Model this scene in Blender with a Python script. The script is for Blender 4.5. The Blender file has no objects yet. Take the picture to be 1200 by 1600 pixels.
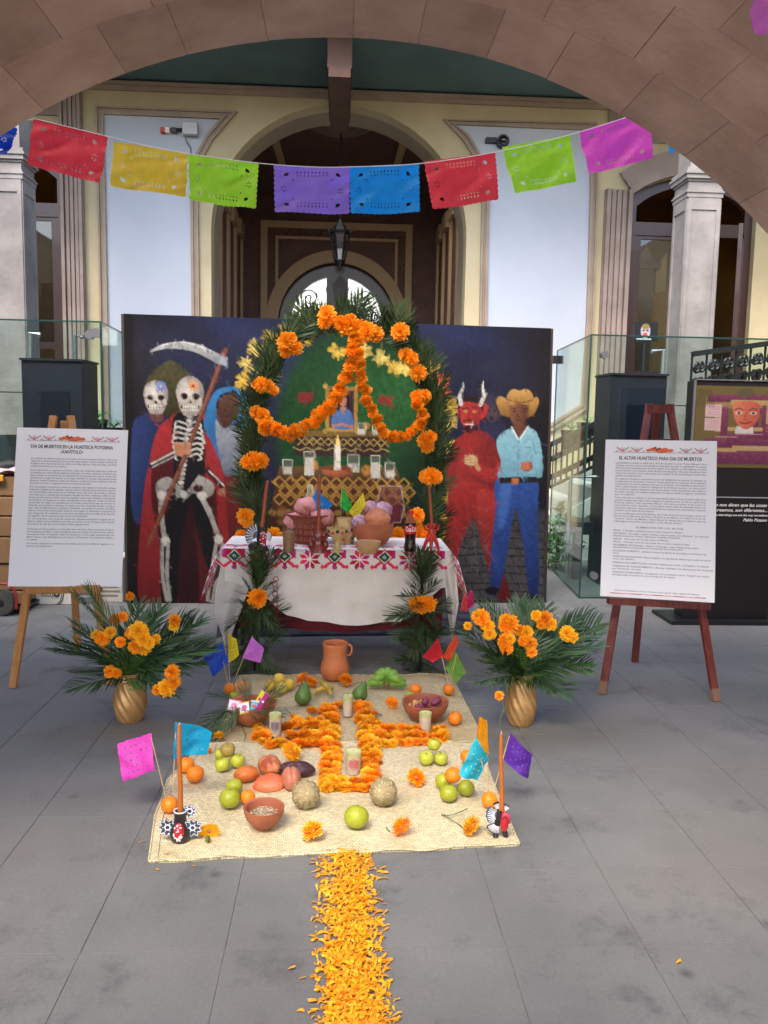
import bpy, math, random
import numpy as np
from mathutils import Vector, Matrix, Euler
from mathutils.geometry import delaunay_2d_cdt

# ---------------------------------------------------------------- camera
scene = bpy.context.scene
F, H = 1286.0, 1.495
RT = Vector((0.99843694, -0.05261382, 0.01885365))
UP = Vector((-0.01287649, 0.11171395, 0.99365698))
FW = Vector((0.0543863, 0.9923466, -0.11086185))
cam_data = bpy.data.cameras.new('camera')
cam = bpy.data.objects.new('camera', cam_data)
scene.collection.objects.link(cam)
cam_data.sensor_fit = 'VERTICAL'
cam_data.sensor_height = 36.0
cam_data.lens = 36.0 * F / 1600.0
cam_data.clip_start = 0.05
cam_data.clip_end = 500
cam.matrix_world = Matrix(((RT.x, UP.x, -FW.x, 0), (RT.y, UP.y, -FW.y, 0), (RT.z, UP.z, -FW.z, H), (0, 0, 0, 1)))
scene.camera = cam

# ---------------------------------------------------------------- daylight
SUN_EL, SUN_AZ = 52.0, 205.0      # azimuth clockwise from +Y: behind the camera, a little to the left
world = bpy.data.worlds.new('World')
scene.world = world
world.use_nodes = True
wn = world.node_tree
sky = wn.nodes.new('ShaderNodeTexSky')
sky.sky_type = 'NISHITA'
sky.sun_disc = False
sky.sun_elevation = math.radians(SUN_EL)
sky.sun_rotation = math.radians(SUN_AZ)
sky.air_density = 1.0
sky.dust_density = 3.0
sky.ozone_density = 1.0
bg = wn.nodes['Background']
bg.inputs['Strength'].default_value = 0.15
wn.links.new(sky.outputs['Color'], bg.inputs['Color'])
sun_data = bpy.data.lights.new('sun', 'SUN')
sun_data.energy = 1.2
sun_data.angle = math.radians(35)
sun_data.color = (1.0, 0.93, 0.84)
sun = bpy.data.objects.new('sun', sun_data)
scene.collection.objects.link(sun)
_a, _e = math.radians(SUN_AZ), math.radians(SUN_EL)
_d = Vector((math.sin(_a) * math.cos(_e), math.cos(_a) * math.cos(_e), math.sin(_e)))
sun.rotation_euler = _d.to_track_quat('Z', 'Y').to_euler()
scene.view_settings.view_transform = 'Standard'
scene.view_settings.look = 'None'
scene.view_settings.exposure = 2.05
scene.view_settings.gamma = 1.0
scene.view_settings.use_curve_mapping = False
scene.cycles.max_bounces = 7
scene.cycles.transparent_max_bounces = 12

random.seed(7)
rnd = random.random
def U(a, b): return a + (b - a) * random.random()

# ---------------------------------------------------------------- layout helpers
def ray(px, py): return RT * ((px - 600) / F) - UP * ((py - 800) / F) + FW
def PY(px, py, Y):
    d = ray(px, py)
    return d * (Y / d.y) + Vector((0, 0, H))
def G(px, py, z=0.0):
    d = ray(px, py)
    return d * ((z - H) / d.z) + Vector((0, 0, H))
def depth(p): return (Vector(p) - Vector((0, 0, H))).dot(FW)
def M_(px, p): return px * depth(p) / F       # a size in pixels at p, in metres
def X_(px, py, Y): return PY(px, py, Y).x
def Z_(px, py, Y): return PY(px, py, Y).z

# ---------------------------------------------------------------- colour and materials
def s2l(c): return c / 12.92 if c <= 0.04045 else ((c + 0.055) / 1.055) ** 2.4
def rgb(r, g, b): return (s2l(r / 255), s2l(g / 255), s2l(b / 255), 1.0)
MATS = {}
def mat(name, c, rough=0.6, c2=None, scale=8.0, bump=0.0, bscale=None, metal=0.0, trans=0.0, rand=0.0, island=False,
        spec=0.5, detail=4.0, coat=0.0, stretch=None, contrast=(0.35, 0.65), attr=None, sheen=0.0, spots=0.0, spotc=(.16, .09, .03, 1), spots_scale=22, wpos=False):
    if name in MATS: return MATS[name]
    m = bpy.data.materials.new(name); m.use_nodes = True
    nt = m.node_tree; N = nt.nodes; L = nt.links
    b = N['Principled BSDF']; out = N['Material Output']
    b.inputs['Roughness'].default_value = rough
    b.inputs['Metallic'].default_value = metal
    b.inputs['Specular IOR Level'].default_value = spec
    b.inputs['Coat Weight'].default_value = coat
    b.inputs['Sheen Weight'].default_value = sheen
    tc = N.new('ShaderNodeTexCoord')
    vec = N.new('ShaderNodeNewGeometry').outputs['Position'] if wpos else tc.outputs['Object']
    if stretch:
        mp = N.new('ShaderNodeMapping'); mp.inputs['Scale'].default_value = stretch
        L.new(vec, mp.inputs['Vector']); vec = mp.outputs['Vector']
    col = None
    if attr:
        a = N.new('ShaderNodeAttribute'); a.attribute_name = attr; col = a.outputs['Color']
        if c2 is not None:
            n = N.new('ShaderNodeTexNoise'); n.inputs['Scale'].default_value = scale; n.inputs['Detail'].default_value = detail
            L.new(vec, n.inputs['Vector'])
            mr = N.new('ShaderNodeMapRange'); mr.inputs['To Min'].default_value = 0.8; mr.inputs['To Max'].default_value = 1.2
            L.new(n.outputs['Fac'], mr.inputs['Value'])
            mx = N.new('ShaderNodeVectorMath'); mx.operation = 'SCALE'
            L.new(col, mx.inputs[0]); L.new(mr.outputs[0], mx.inputs['Scale']); col = mx.outputs[0]
    elif c2 is not None:
        if island:
            g = N.new('ShaderNodeNewGeometry'); fac = g.outputs['Random Per Island']
        else:
            n = N.new('ShaderNodeTexNoise'); n.inputs['Scale'].default_value = scale; n.inputs['Detail'].default_value = detail
            n.inputs['Roughness'].default_value = 0.6
            L.new(vec, n.inputs['Vector'])
            mr = N.new('ShaderNodeMapRange')
            mr.inputs['From Min'].default_value = contrast[0]; mr.inputs['From Max'].default_value = contrast[1]
            L.new(n.outputs['Fac'], mr.inputs['Value']); fac = mr.outputs[0]
        mx = N.new('ShaderNodeMix'); mx.data_type = 'RGBA'
        mx.inputs['A'].default_value = c; mx.inputs['B'].default_value = c2
        L.new(fac, mx.inputs['Factor']); col = mx.outputs['Result']
    if rand > 0:
        oi = N.new('ShaderNodeObjectInfo')
        mr = N.new('ShaderNodeMapRange'); mr.inputs['To Min'].default_value = 1 - rand; mr.inputs['To Max'].default_value = 1 + rand
        L.new(oi.outputs['Random'], mr.inputs['Value'])
        sc_ = N.new('ShaderNodeVectorMath'); sc_.operation = 'SCALE'
        if col is None: sc_.inputs[0].default_value = c[:3]
        else: L.new(col, sc_.inputs[0])
        L.new(mr.outputs[0], sc_.inputs['Scale']); col = sc_.outputs[0]
    if spots > 0:
        ns = N.new('ShaderNodeTexNoise'); ns.inputs['Scale'].default_value = spots_scale; ns.inputs['Detail'].default_value = 8; ns.inputs['Roughness'].default_value = .8
        oi2 = N.new('ShaderNodeObjectInfo'); ad = N.new('ShaderNodeVectorMath'); ad.operation = 'ADD'; L.new(vec, ad.inputs[0]); L.new(oi2.outputs['Location'], ad.inputs[1]); L.new(ad.outputs[0], ns.inputs['Vector'])
        ms_ = N.new('ShaderNodeMapRange'); ms_.inputs['From Min'].default_value = .60; ms_.inputs['From Max'].default_value = .72; ms_.inputs['To Max'].default_value = spots
        L.new(ns.outputs['Fac'], ms_.inputs['Value']); mq = N.new('ShaderNodeMix'); mq.data_type = 'RGBA'; mq.inputs['B'].default_value = spotc
        L.new(ms_.outputs[0], mq.inputs['Factor'])
        if col is None: mq.inputs['A'].default_value = c
        else: L.new(col, mq.inputs['A'])
        col = mq.outputs['Result']
    if col is None: b.inputs['Base Color'].default_value = c
    else: L.new(col, b.inputs['Base Color'])
    if bump > 0:
        n2 = N.new('ShaderNodeTexNoise'); n2.inputs['Scale'].default_value = bscale or scale * 3; n2.inputs['Detail'].default_value = 5
        L.new(vec, n2.inputs['Vector'])
        bp = N.new('ShaderNodeBump'); bp.inputs['Strength'].default_value = bump; bp.inputs['Distance'].default_value = 0.01
        L.new(n2.outputs['Fac'], bp.inputs['Height']); L.new(bp.outputs[0], b.inputs['Normal'])
    if trans > 0:
        t = N.new('ShaderNodeBsdfTranslucent')
        if col is None: t.inputs['Color'].default_value = c
        else: L.new(col, t.inputs['Color'])
        ms = N.new('ShaderNodeMixShader'); ms.inputs[0].default_value = trans
        L.new(b.outputs[0], ms.inputs[1]); L.new(t.outputs[0], ms.inputs[2]); L.new(ms.outputs[0], out.inputs['Surface'])
    MATS[name] = m
    return m
def glass_mat(name, tint, gloss=0.5, base=0.05):
    m = bpy.data.materials.new(name); m.use_nodes = True
    nt = m.node_tree; N = nt.nodes; L = nt.links
    N.remove(N['Principled BSDF']); out = N['Material Output']
    t = N.new('ShaderNodeBsdfTransparent'); t.inputs['Color'].default_value = tint
    g = N.new('ShaderNodeBsdfGlossy'); g.inputs['Roughness'].default_value = 0.02
    lw = N.new('ShaderNodeLayerWeight'); lw.inputs['Blend'].default_value = 0.5
    mr = N.new('ShaderNodeMapRange'); mr.inputs['To Min'].default_value = base; mr.inputs['To Max'].default_value = gloss
    pw = N.new('ShaderNodeMath'); pw.operation = 'POWER'; pw.inputs[1].default_value = 3.5
    L.new(lw.outputs['Facing'], pw.inputs[0]); L.new(pw.outputs[0], mr.inputs['Value'])
    ms = N.new('ShaderNodeMixShader')
    L.new(mr.outputs[0], ms.inputs[0]); L.new(t.outputs[0], ms.inputs[1]); L.new(g.outputs[0], ms.inputs[2])
    L.new(ms.outputs[0], out.inputs['Surface'])
    return m

# ---------------------------------------------------------------- mesh builder
class MB:
    def __init__(s): s.v = []; s.f = []; s.m = []; s.c = None
    def add(s, vs, fs, mi=0):
        o = len(s.v); s.v += [tuple(p) for p in vs]; s.f += [tuple(i + o for i in f) for f in fs]; s.m += [mi] * len(fs)
        return s
    def box(s, a, b, mi=0, bev=0.0):
        x0, y0, z0 = a; x1, y1, z1 = b
        if bev <= 0:
            return s.add([(x0,y0,z0),(x1,y0,z0),(x1,y1,z0),(x0,y1,z0),(x0,y0,z1),(x1,y0,z1),(x1,y1,z1),(x0,y1,z1)],
                     [(0,3,2,1),(4,5,6,7),(0,1,5,4),(1,2,6,5),(2,3,7,6),(3,0,4,7)], mi)
        e = bev; vs = []; 
        for z, i in ((z0, e), (z0 + e, 0), (z1 - e, 0), (z1, e)):
            vs += [(x0+i+ (e if i==0 else 0), y0+i, z),(x1-i-(e if i==0 else 0), y0+i, z),(x1-i, y0+i+(e if i==0 else 0), z),(x1-i, y1-i-(e if i==0 else 0), z),
                   (x1-i-(e if i==0 else 0), y1-i, z),(x0+i+(e if i==0 else 0), y1-i, z),(x0+i, y1-i-(e if i==0 else 0), z),(x0+i, y0+i+(e if i==0 else 0), z)]
        fs = [tuple(range(7, -1, -1)), tuple(range(24, 32))]
        for k in range(3):
            for j in range(8):
                fs.append((k*8+j, k*8+(j+1)%8, (k+1)*8+(j+1)%8, (k+1)*8+j))
        return s.add(vs, fs, mi)
    def obox(s, p, q, w, t, mi=0, up=Vector((0,0,1))):
        """a bar from p to q, w wide across, t thick"""
        p = Vector(p); q = Vector(q); d = (q - p).normalized()
        a = d.cross(up)
        if a.length < 1e-4: a = Vector((1,0,0))
        a.normalize(); b = a.cross(d).normalized()
        vs = []
        for e in (p, q):
            for sx, sy in ((-1,-1),(1,-1),(1,1),(-1,1)): vs.append(e + a*(w/2*sx) + b*(t/2*sy))
        return s.add(vs, [(0,1,2,3),(7,6,5,4),(0,4,5,1),(1,5,6,2),(2,6,7,3),(3,7,4,0)], mi)
    def tube(s, pts, r, n=8, mi=0, caps=True):
        pts = [Vector(p) for p in pts]; rs = r if isinstance(r, (list, tuple)) else [r] * len(pts)
        o = len(s.v); prev = None
        for i, p in enumerate(pts):
            t = (pts[min(i+1, len(pts)-1)] - pts[max(i-1, 0)])
            if t.length < 1e-9: t = Vector((0,0,1))
            t.normalize()
            if prev is None:
                a = t.cross(Vector((0,0,1)) if abs(t.z) < .9 else Vector((1,0,0))).normalized()
            else:
                a = prev - t * prev.dot(t)
                a = a.normalized() if a.length > 1e-6 else t.orthogonal().normalized()
            prev = a; b = t.cross(a)
            for k in range(n):
                an = 2*math.pi*k/n
                s.v.append(tuple(p + (a*math.cos(an) + b*math.sin(an)) * rs[i]))
        for i in range(len(pts)-1):
            for k in range(n):
                s.f.append((o+i*n+k, o+i*n+(k+1)%n, o+(i+1)*n+(k+1)%n, o+(i+1)*n+k)); s.m.append(mi)
        if caps:
            s.f.append(tuple(o+k for k in range(n))[::-1]); s.m.append(mi)
            s.f.append(tuple(o+(len(pts)-1)*n+k for k in range(n))); s.m.append(mi)
        return s
    def lathe(s, prof, n=24, c=(0,0,0), mi=0, mod=None, caps=True):
        """prof: (radius, z) pairs from the bottom; mod(angle, z, r) returns the radius"""
        o = len(s.v)
        for r, z in prof:
            for k in range(n):
                a = 2*math.pi*k/n; rr = mod(a, z, r) if mod else r
                s.v.append((c[0]+rr*math.cos(a), c[1]+rr*math.sin(a), c[2]+z))
        for i in range(len(prof)-1):
            for k in range(n):
                s.f.append((o+i*n+k, o+i*n+(k+1)%n, o+(i+1)*n+(k+1)%n, o+(i+1)*n+k)); s.m.append(mi)
        if caps:
            if prof[0][0] > 1e-5: s.f.append(tuple(o+k for k in range(n))[::-1]); s.m.append(mi)
            if prof[-1][0] > 1e-5: s.f.append(tuple(o+(len(prof)-1)*n+k for k in range(n))); s.m.append(mi)
        return s
    def ball(s, c, r, n=16, m=10, mi=0, fn=None):
        """fn(direction) returns a factor on the radius; r may be a triple"""
        c = Vector(c); r = Vector(r) if not isinstance(r, (int, float)) else Vector((r, r, r)); o = len(s.v)
        for i in range(m+1):
            th = math.pi*i/m
            for k in range(n):
                ph = 2*math.pi*k/n
                d = Vector((math.sin(th)*math.cos(ph), math.sin(th)*math.sin(ph), -math.cos(th)))
                q = fn(d) if fn else 1.0
                s.v.append((c.x+d.x*r.x*q, c.y+d.y*r.y*q, c.z+d.z*r.z*q))
        for i in range(m):
            for k in range(n):
                s.f.append((o+i*n+k, o+i*n+(k+1)%n, o+(i+1)*n+(k+1)%n, o+(i+1)*n+k)); s.m.append(mi)
        return s
    def sheet(s, fn, nu, nv, mi=0):
        o = len(s.v)
        for j in range(nv+1):
            for i in range(nu+1): s.v.append(tuple(fn(i/nu, j/nv)))
        for j in range(nv):
            for i in range(nu):
                a = o+j*(nu+1)+i; s.f.append((a, a+1, a+nu+2, a+nu+1)); s.m.append(mi)
        return s
    def extrude(s, poly, y0, y1, mi=0, to3=None):
        """poly in (x, z), from y0 (front) to y1"""
        to3 = to3 or (lambda a, b, y: (a, y, b)); n = len(poly)
        area = sum(poly[i][0]*poly[(i+1)%n][1]-poly[(i+1)%n][0]*poly[i][1] for i in range(n))
        if area < 0: poly = poly[::-1]
        vs = [to3(a, b, y0) for a, b in poly] + [to3(a, b, y1) for a, b in poly]
        fs = [tuple(range(n)), tuple(range(2*n-1, n-1, -1))] + [(i, i+n, (i+1)%n+n, (i+1)%n) for i in range(n)]
        return s.add(vs, fs, mi)

def inside(p, poly):
    x, y = p; c = False; j = len(poly)-1
    for i in range(len(poly)):
        xi, yi = poly[i]; xj, yj = poly[j]
        if (yi > y) != (yj > y) and x < (xj-xi)*(y-yi)/(yj-yi)+xi: c = not c
        j = i
    return c
def plate2d(outer, holes=(), extra=()):
    pts = [Vector(p) for p in outer]; edges = [(i, (i+1) % len(outer)) for i in range(len(outer))]
    for h in holes:
        o = len(pts); pts += [Vector(p) for p in h]; edges += [(o+i, o+(i+1) % len(h)) for i in range(len(h))]
    pts += [Vector(p) for p in extra]
    r = delaunay_2d_cdt(pts, edges, [], 0, 1e-7)
    V = [tuple(p) for p in r[0]]; tri = []
    for f in r[2]:
        cx = sum(V[i][0] for i in f)/len(f); cy = sum(V[i][1] for i in f)/len(f)
        if inside((cx, cy), outer) and not any(inside((cx, cy), h) for h in holes): tri.append(tuple(f))
    return V, tri
def plate(mb, outer, holes, y0, y1, mi=0, to3=None):
    """a wall with openings: front at y0, back at y1, and the sides of every opening"""
    to3 = to3 or (lambda a, b, y: (a, y, b))
    V, tri = plate2d(outer, holes)
    mb.add([to3(a, b, y0) for a, b in V], tri, mi)
    mb.add([to3(a, b, y1) for a, b in V], [t[::-1] for t in tri], mi)
    for lp in [outer] + list(holes):
        n = len(lp)
        mb.add([to3(a, b, y0) for a, b in lp] + [to3(a, b, y1) for a, b in lp], [(i, i+n, (i+1)%n+n, (i+1)%n) for i in range(n)], mi)
    return mb

C = scene.collection
def build(mb, name, mats, parent=None, smooth=False, recenter=True, fix=True):
    me = bpy.data.meshes.new(name)
    vs = np.array(mb.v, dtype=np.float64)
    if recenter:
        lo, hi = vs.min(0), vs.max(0); org = np.array([(lo[0]+hi[0])/2, (lo[1]+hi[1])/2, lo[2]])
    else: org = np.zeros(3)
    vs = vs - org
    me.from_pydata(vs.tolist(), [], mb.f)
    mats = mats if isinstance(mats, (list, tuple)) else [mats]
    for m in mats: me.materials.append(m)
    if len(mats) > 1: me.polygons.foreach_set('material_index', mb.m)
    if smooth:
        me.polygons.foreach_set('use_smooth', [True]*len(me.polygons))
        if smooth is not True: me.set_sharp_from_angle(angle=math.radians(smooth))
    if mb.c is not None:
        at = me.color_attributes.new('Col', 'FLOAT_COLOR', 'POINT')
        cc = np.ones((len(mb.v), 4), dtype=np.float32); cc[:, :3] = mb.c
        at.data.foreach_set('color', cc.ravel())
    me.update()
    o = bpy.data.objects.new(name, me); C.objects.link(o); o.location = org
    if parent is not None:
        o.parent = parent; o.matrix_parent_inverse = PM[parent.name].inverted()
    PM[o.name] = Matrix.Translation(org)
    return o
PM = {}
def tag(o, label, cat, group=None):
    o['label'] = label; o['category'] = cat
    if group: o['group'] = group
    return o
def thing(name, loc, label, cat, group=None):
    o = bpy.data.objects.new(name, None); C.objects.link(o); o.location = loc; o.empty_display_size = 0.05
    PM[o.name] = Matrix.Translation(Vector(loc))
    return tag(o, label, cat, group)
def structure(o): o['kind'] = 'structure'; return o
def dup(src, loc, rot=None, scale=None, label=None, group=None):
    r = src.copy(); C.objects.link(r); r.location = loc
    if rot is not None: r.rotation_euler = rot
    if scale is not None: r.scale = scale if not isinstance(scale, (int, float)) else (scale,)*3
    if label: r['label'] = label
    if group: r['group'] = group
    for ch in src.children:
        c = ch.copy(); C.objects.link(c); c.parent = r
        for g in ch.children:
            d = g.copy(); C.objects.link(d); d.parent = c
    return r
def text(body, size, m, loc, parent=None, name='lettering', align='CENTER', rot=(math.pi/2, 0, 0), bold=0.0, width=None, shear=0.0, spacing=1.0, depth_=0.0004, stretch=1.0, linesp=1.0):
    cu = bpy.data.curves.new(name, 'FONT'); cu.body = body; cu.size = size; cu.align_x = align; cu.resolution_u = 2
    cu.offset = bold; cu.shear = shear; cu.space_character = spacing; cu.extrude = depth_; cu.space_line = linesp
    to = bpy.data.objects.new('tmp', cu); C.objects.link(to)
    bpy.context.view_layer.update()
    me = bpy.data.meshes.new_from_object(to.evaluated_get(bpy.context.evaluated_depsgraph_get()))
    bpy.data.objects.remove(to); bpy.data.curves.remove(cu)
    me.name = name; me.materials.clear(); me.materials.append(m)
    o = bpy.data.objects.new(name, me); C.objects.link(o)
    w = max((v.co.x for v in me.vertices), default=1) - min((v.co.x for v in me.vertices), default=0)
    k = (width / w) if width and w > 0 else stretch
    mw = Matrix.Translation(Vector(loc)) @ (rot.to_matrix().to_4x4() if isinstance(rot, Euler) else (rot if isinstance(rot, Matrix) else Euler(rot).to_matrix().to_4x4())) @ Matrix.Diagonal((k, 1, 1, 1))
    o.matrix_world = mw
    if parent is not None:
        o.parent = parent; o.matrix_parent_inverse = PM[parent.name].inverted()
        o.matrix_basis = mw
    return o
def curve_pts(pts, n=8, closed=False):
    P = [Vector(p) for p in pts]; out = []; N = len(P)
    rng = range(N if closed else N-1)
    for i in rng:
        g = (lambda k: P[k % N]) if closed else (lambda k: P[max(0, min(N-1, k))])
        p0, p1, p2, p3 = g(i-1), g(i), g(i+1), g(i+2)
        for j in range(n):
            t = j/n
            out.append(0.5*((2*p1)+(p2-p0)*t+(2*p0-5*p1+4*p2-p3)*t*t+(3*p1-p0-3*p2+p3)*t**3))
    if not closed: out.append(P[-1])
    return out

# ---------------------------------------------------------------- painted pictures (flat print) as a fine sheet of coloured points
class Painter:
    """paints in picture coordinates x0..x1, y0..y1 (y down) onto a W x H array"""
    def __init__(s, x0, y0, x1, y1, W, Hh, base):
        s.x0, s.y0, s.x1, s.y1, s.W, s.H = x0, y0, x1, y1, W, Hh
        s.X, s.Y = np.meshgrid(np.linspace(x0, x1, W), np.linspace(y0, y1, Hh))
        s.a = np.zeros((Hh, W, 3)); s.a[:] = base; s.soft = (x1-x0)/W
        s.rs = np.random.RandomState(3)
        k = s.rs.rand(Hh//3+2, W//3+2)
        s.noise = np.kron(k, np.ones((3, 3)))[:Hh, :W]
        for _ in range(2): s.noise = (s.noise + np.roll(s.noise, 1, 0) + np.roll(s.noise, 1, 1) + np.roll(s.noise, -1, 0) + np.roll(s.noise, -1, 1))/5
    def win(s, x0, y0, x1, y1):
        i0 = int(max(0, (x0-s.x0)/(s.x1-s.x0)*s.W-2)); i1 = int(min(s.W, (x1-s.x0)/(s.x1-s.x0)*s.W+3))
        j0 = int(max(0, (y0-s.y0)/(s.y1-s.y0)*s.H-2)); j1 = int(min(s.H, (y1-s.y0)/(s.y1-s.y0)*s.H+3))
        return slice(j0, j1), slice(i0, i1)
    def mix(s, w, al, col, col2=None, g=None, tex=0.12):
        a = s.a[w]; al = np.clip(al, 0, 1)[..., None]
        c = np.array(col[:3], float)
        if col2 is not None: c = c + (np.array(col2[:3], float)-c)*np.clip(g, 0, 1)[..., None]
        else: c = np.broadcast_to(c, a.shape)
        c = c*(1-tex+2*tex*s.noise[w][..., None])
        s.a[w] = a*(1-al)+c*al
    def poly(s, pts, col, col2=None, gdir=(0, 1), smooth=False, soft=1.2, alpha=1.0, tex=0.12):
        if smooth: pts = [(p.x, p.y) for p in curve_pts([(a, b, 0) for a, b in pts], 5, True)]
        xs = [p[0] for p in pts]; ys = [p[1] for p in pts]; sf = soft
        w = s.win(min(xs)-sf, min(ys)-sf, max(xs)+sf, max(ys)+sf); X = s.X[w]; Y = s.Y[w]
        if X.size == 0: return
        ins = np.zeros(X.shape, bool); dm = np.full(X.shape, 1e9); n = len(pts)
        for i in range(n):
            x0, y0 = pts[i]; x1, y1 = pts[(i+1) % n]
            if y0 != y1:
                cond = ((y0 > Y) != (y1 > Y)) & (X < (x1-x0)*(Y-y0)/(y1-y0)+x0); ins ^= cond
            dx, dy = x1-x0, y1-y0; L2 = dx*dx+dy*dy+1e-9
            t = np.clip(((X-x0)*dx+(Y-y0)*dy)/L2, 0, 1); dm = np.minimum(dm, np.hypot(X-x0-t*dx, Y-y0-t*dy))
        sd = np.where(ins, dm, -dm); al = np.clip(sd/sf+0.5, 0, 1)*alpha
        g = None
        if col2 is not None:
            gx, gy = gdir; q = (X-min(xs))/(max(xs)-min(xs)+1e-6)*gx+(Y-min(ys))/(max(ys)-min(ys)+1e-6)*gy
            g = q if gx+gy > 0 else 1+q
        s.mix(w, al, col, col2, g, tex)
    def ell(s, cx, cy, rx, ry, col, rot=0, col2=None, soft=1.2, alpha=1.0, ring=None, tex=0.12):
        R_ = max(rx, ry)+soft; w = s.win(cx-R_, cy-R_, cx+R_, cy+R_); X = s.X[w]-cx; Y = s.Y[w]-cy
        if X.size == 0: return
        c, q = math.cos(rot), math.sin(rot); x = X*c+Y*q; y = -X*q+Y*c
        d = np.sqrt((x/rx)**2+(y/ry)**2); sd = (1-d)*min(rx, ry)
        al = np.clip(sd/soft+0.5, 0, 1)*alpha if ring is None else np.clip((ring/2-np.abs(sd))/soft+0.5, 0, 1)*alpha
        s.mix(w, al, col, col2, np.clip(d*0.9+(x/rx)*0.35, 0, 1) if col2 is not None else None, tex)
    def line(s, pts, width, col, soft=1.0, alpha=1.0, smooth=False, w2=None, tex=0.12):
        if smooth: pts = [(p.x, p.y) for p in curve_pts([(a, b, 0) for a, b in pts], 6)]
        xs = [p[0] for p in pts]; ys = [p[1] for p in pts]; r = width+soft
        w = s.win(min(xs)-r, min(ys)-r, max(xs)+r, max(ys)+r); X = s.X[w]; Y = s.Y[w]
        if X.size == 0: return
        dm = np.full(X.shape, 1e9); n = len(pts)-1
        for i in range(n):
            x0, y0 = pts[i]; x1, y1 = pts[i+1]; dx, dy = x1-x0, y1-y0
            t = np.clip(((X-x0)*dx+(Y-y0)*dy)/(dx*dx+dy*dy+1e-9), 0, 1)
            ww = width if w2 is None else width+(w2-width)*((i+t)/n)
            dm = np.minimum(dm, np.hypot(X-x0-t*dx, Y-y0-t*dy)-ww/2)
        s.mix(w, np.clip(-dm/soft+0.5, 0, 1)*alpha, col, tex=tex)
    def sheet(s, fn):
        mb = MB(); W, Hh = s.W, s.H
        for j in range(Hh):
            for i in range(W): mb.v.append(tuple(fn(i/(W-1), j/(Hh-1))))
        for j in range(Hh-1):
            for i in range(W-1):
                a = j*W+i; mb.f.append((a, a+W, a+W+1, a+1)); mb.m.append(0)
        mb.c = np.clip(s.a, 0, 1).reshape(-1, 3)
        return mb
def K(r, g, b): return np.array([s2l(r/255), s2l(g/255), s2l(b/255)])
# ================================================================ the floor
M_slab = mat('paving stone', rgb(98, 100, 99), 0.62, rgb(119, 119, 117), 1.3, bump=0.15, bscale=60, wpos=True, rand=0.012, spots=.3, spotc=(.30, .30, .30, 1), spots_scale=5, detail=8)
def dirty_slab(m):
    nt = m.node_tree; N = nt.nodes; L = nt.links; b = N['Principled BSDF']
    src = b.inputs['Base Color'].links[0].from_socket
    g = N.new('ShaderNodeNewGeometry')
    # dark worn blotches and small gum-like spots
    n = N.new('ShaderNodeTexNoise'); n.inputs['Scale'].default_value = 3.2; n.inputs['Detail'].default_value = 9; n.inputs['Roughness'].default_value = 0.75
    L.new(g.outputs['Position'], n.inputs['Vector'])
    r = N.new('ShaderNodeMapRange'); r.inputs['From Min'].default_value = 0.53; r.inputs['From Max'].default_value = 0.66; r.inputs['To Max'].default_value = 0.5
    L.new(n.outputs['Fac'], r.inputs['Value'])
    v = N.new('ShaderNodeTexVoronoi'); v.voronoi_dimensions = '2D'; v.inputs['Scale'].default_value = 3.0; L.new(g.outputs['Position'], v.inputs['Vector'])
    r2 = N.new('ShaderNodeMapRange'); r2.inputs['From Min'].default_value = 0.0; r2.inputs['From Max'].default_value = 0.09; r2.inputs['To Min'].default_value = 0.75; r2.inputs['To Max'].default_value = 0.0
    L.new(v.outputs['Distance'], r2.inputs['Value'])
    sep = N.new('ShaderNodeSeparateColor'); L.new(v.outputs['Color'], sep.inputs[0])
    gt = N.new('ShaderNodeMath'); gt.operation = 'GREATER_THAN'; gt.inputs[1].default_value = 0.80; L.new(sep.outputs[0], gt.inputs[0])
    mu = N.new('ShaderNodeMath'); mu.operation = 'MULTIPLY'; L.new(r2.outputs[0], mu.inputs[0]); L.new(gt.outputs[0], mu.inputs[1])
    mxx = N.new('ShaderNodeMath'); mxx.operation = 'MAXIMUM'; L.new(r.outputs[0], mxx.inputs[0]); L.new(mu.outputs[0], mxx.inputs[1])
    mi = N.new('ShaderNodeMix'); mi.data_type = 'RGBA'; mi.inputs['B'].default_value = rgb(46, 48, 54)
    L.new(mxx.outputs[0], mi.inputs['Factor']); L.new(src, mi.inputs['A'])
    # large drifts of a browner, drier tone
    n3 = N.new('ShaderNodeTexNoise'); n3.inputs['Scale'].default_value = 0.9; n3.inputs['Detail'].default_value = 3
    L.new(g.outputs['Position'], n3.inputs['Vector'])
    r3 = N.new('ShaderNodeMapRange'); r3.inputs['From Min'].default_value = 0.42; r3.inputs['From Max'].default_value = 0.62; r3.inputs['To Max'].default_value = 0.45
    L.new(n3.outputs['Fac'], r3.inputs['Value'])
    m2 = N.new('ShaderNodeMix'); m2.data_type = 'RGBA'; m2.inputs['B'].default_value = rgb(112, 106, 104)
    L.new(r3.outputs[0], m2.inputs['Factor']); L.new(mi.outputs['Result'], m2.inputs['A'])
    # fine pale scuffs
    n4 = N.new('ShaderNodeTexNoise'); n4.inputs['Scale'].default_value = 90; n4.inputs['Detail'].default_value = 3
    L.new(g.outputs['Position'], n4.inputs['Vector'])
    r4 = N.new('ShaderNodeMapRange'); r4.inputs['From Min'].default_value = 0.3; r4.inputs['From Max'].default_value = 0.7; r4.inputs['To Min'].default_value = 0.93; r4.inputs['To Max'].default_value = 1.07
    L.new(n4.outputs['Fac'], r4.inputs['Value'])
    s4 = N.new('ShaderNodeVectorMath'); s4.operation = 'SCALE'; L.new(m2.outputs['Result'], s4.inputs[0]); L.new(r4.outputs[0], s4.inputs['Scale'])
    L.new(s4.outputs[0], b.inputs['Base Color'])
dirty_slab(M_slab)
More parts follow.
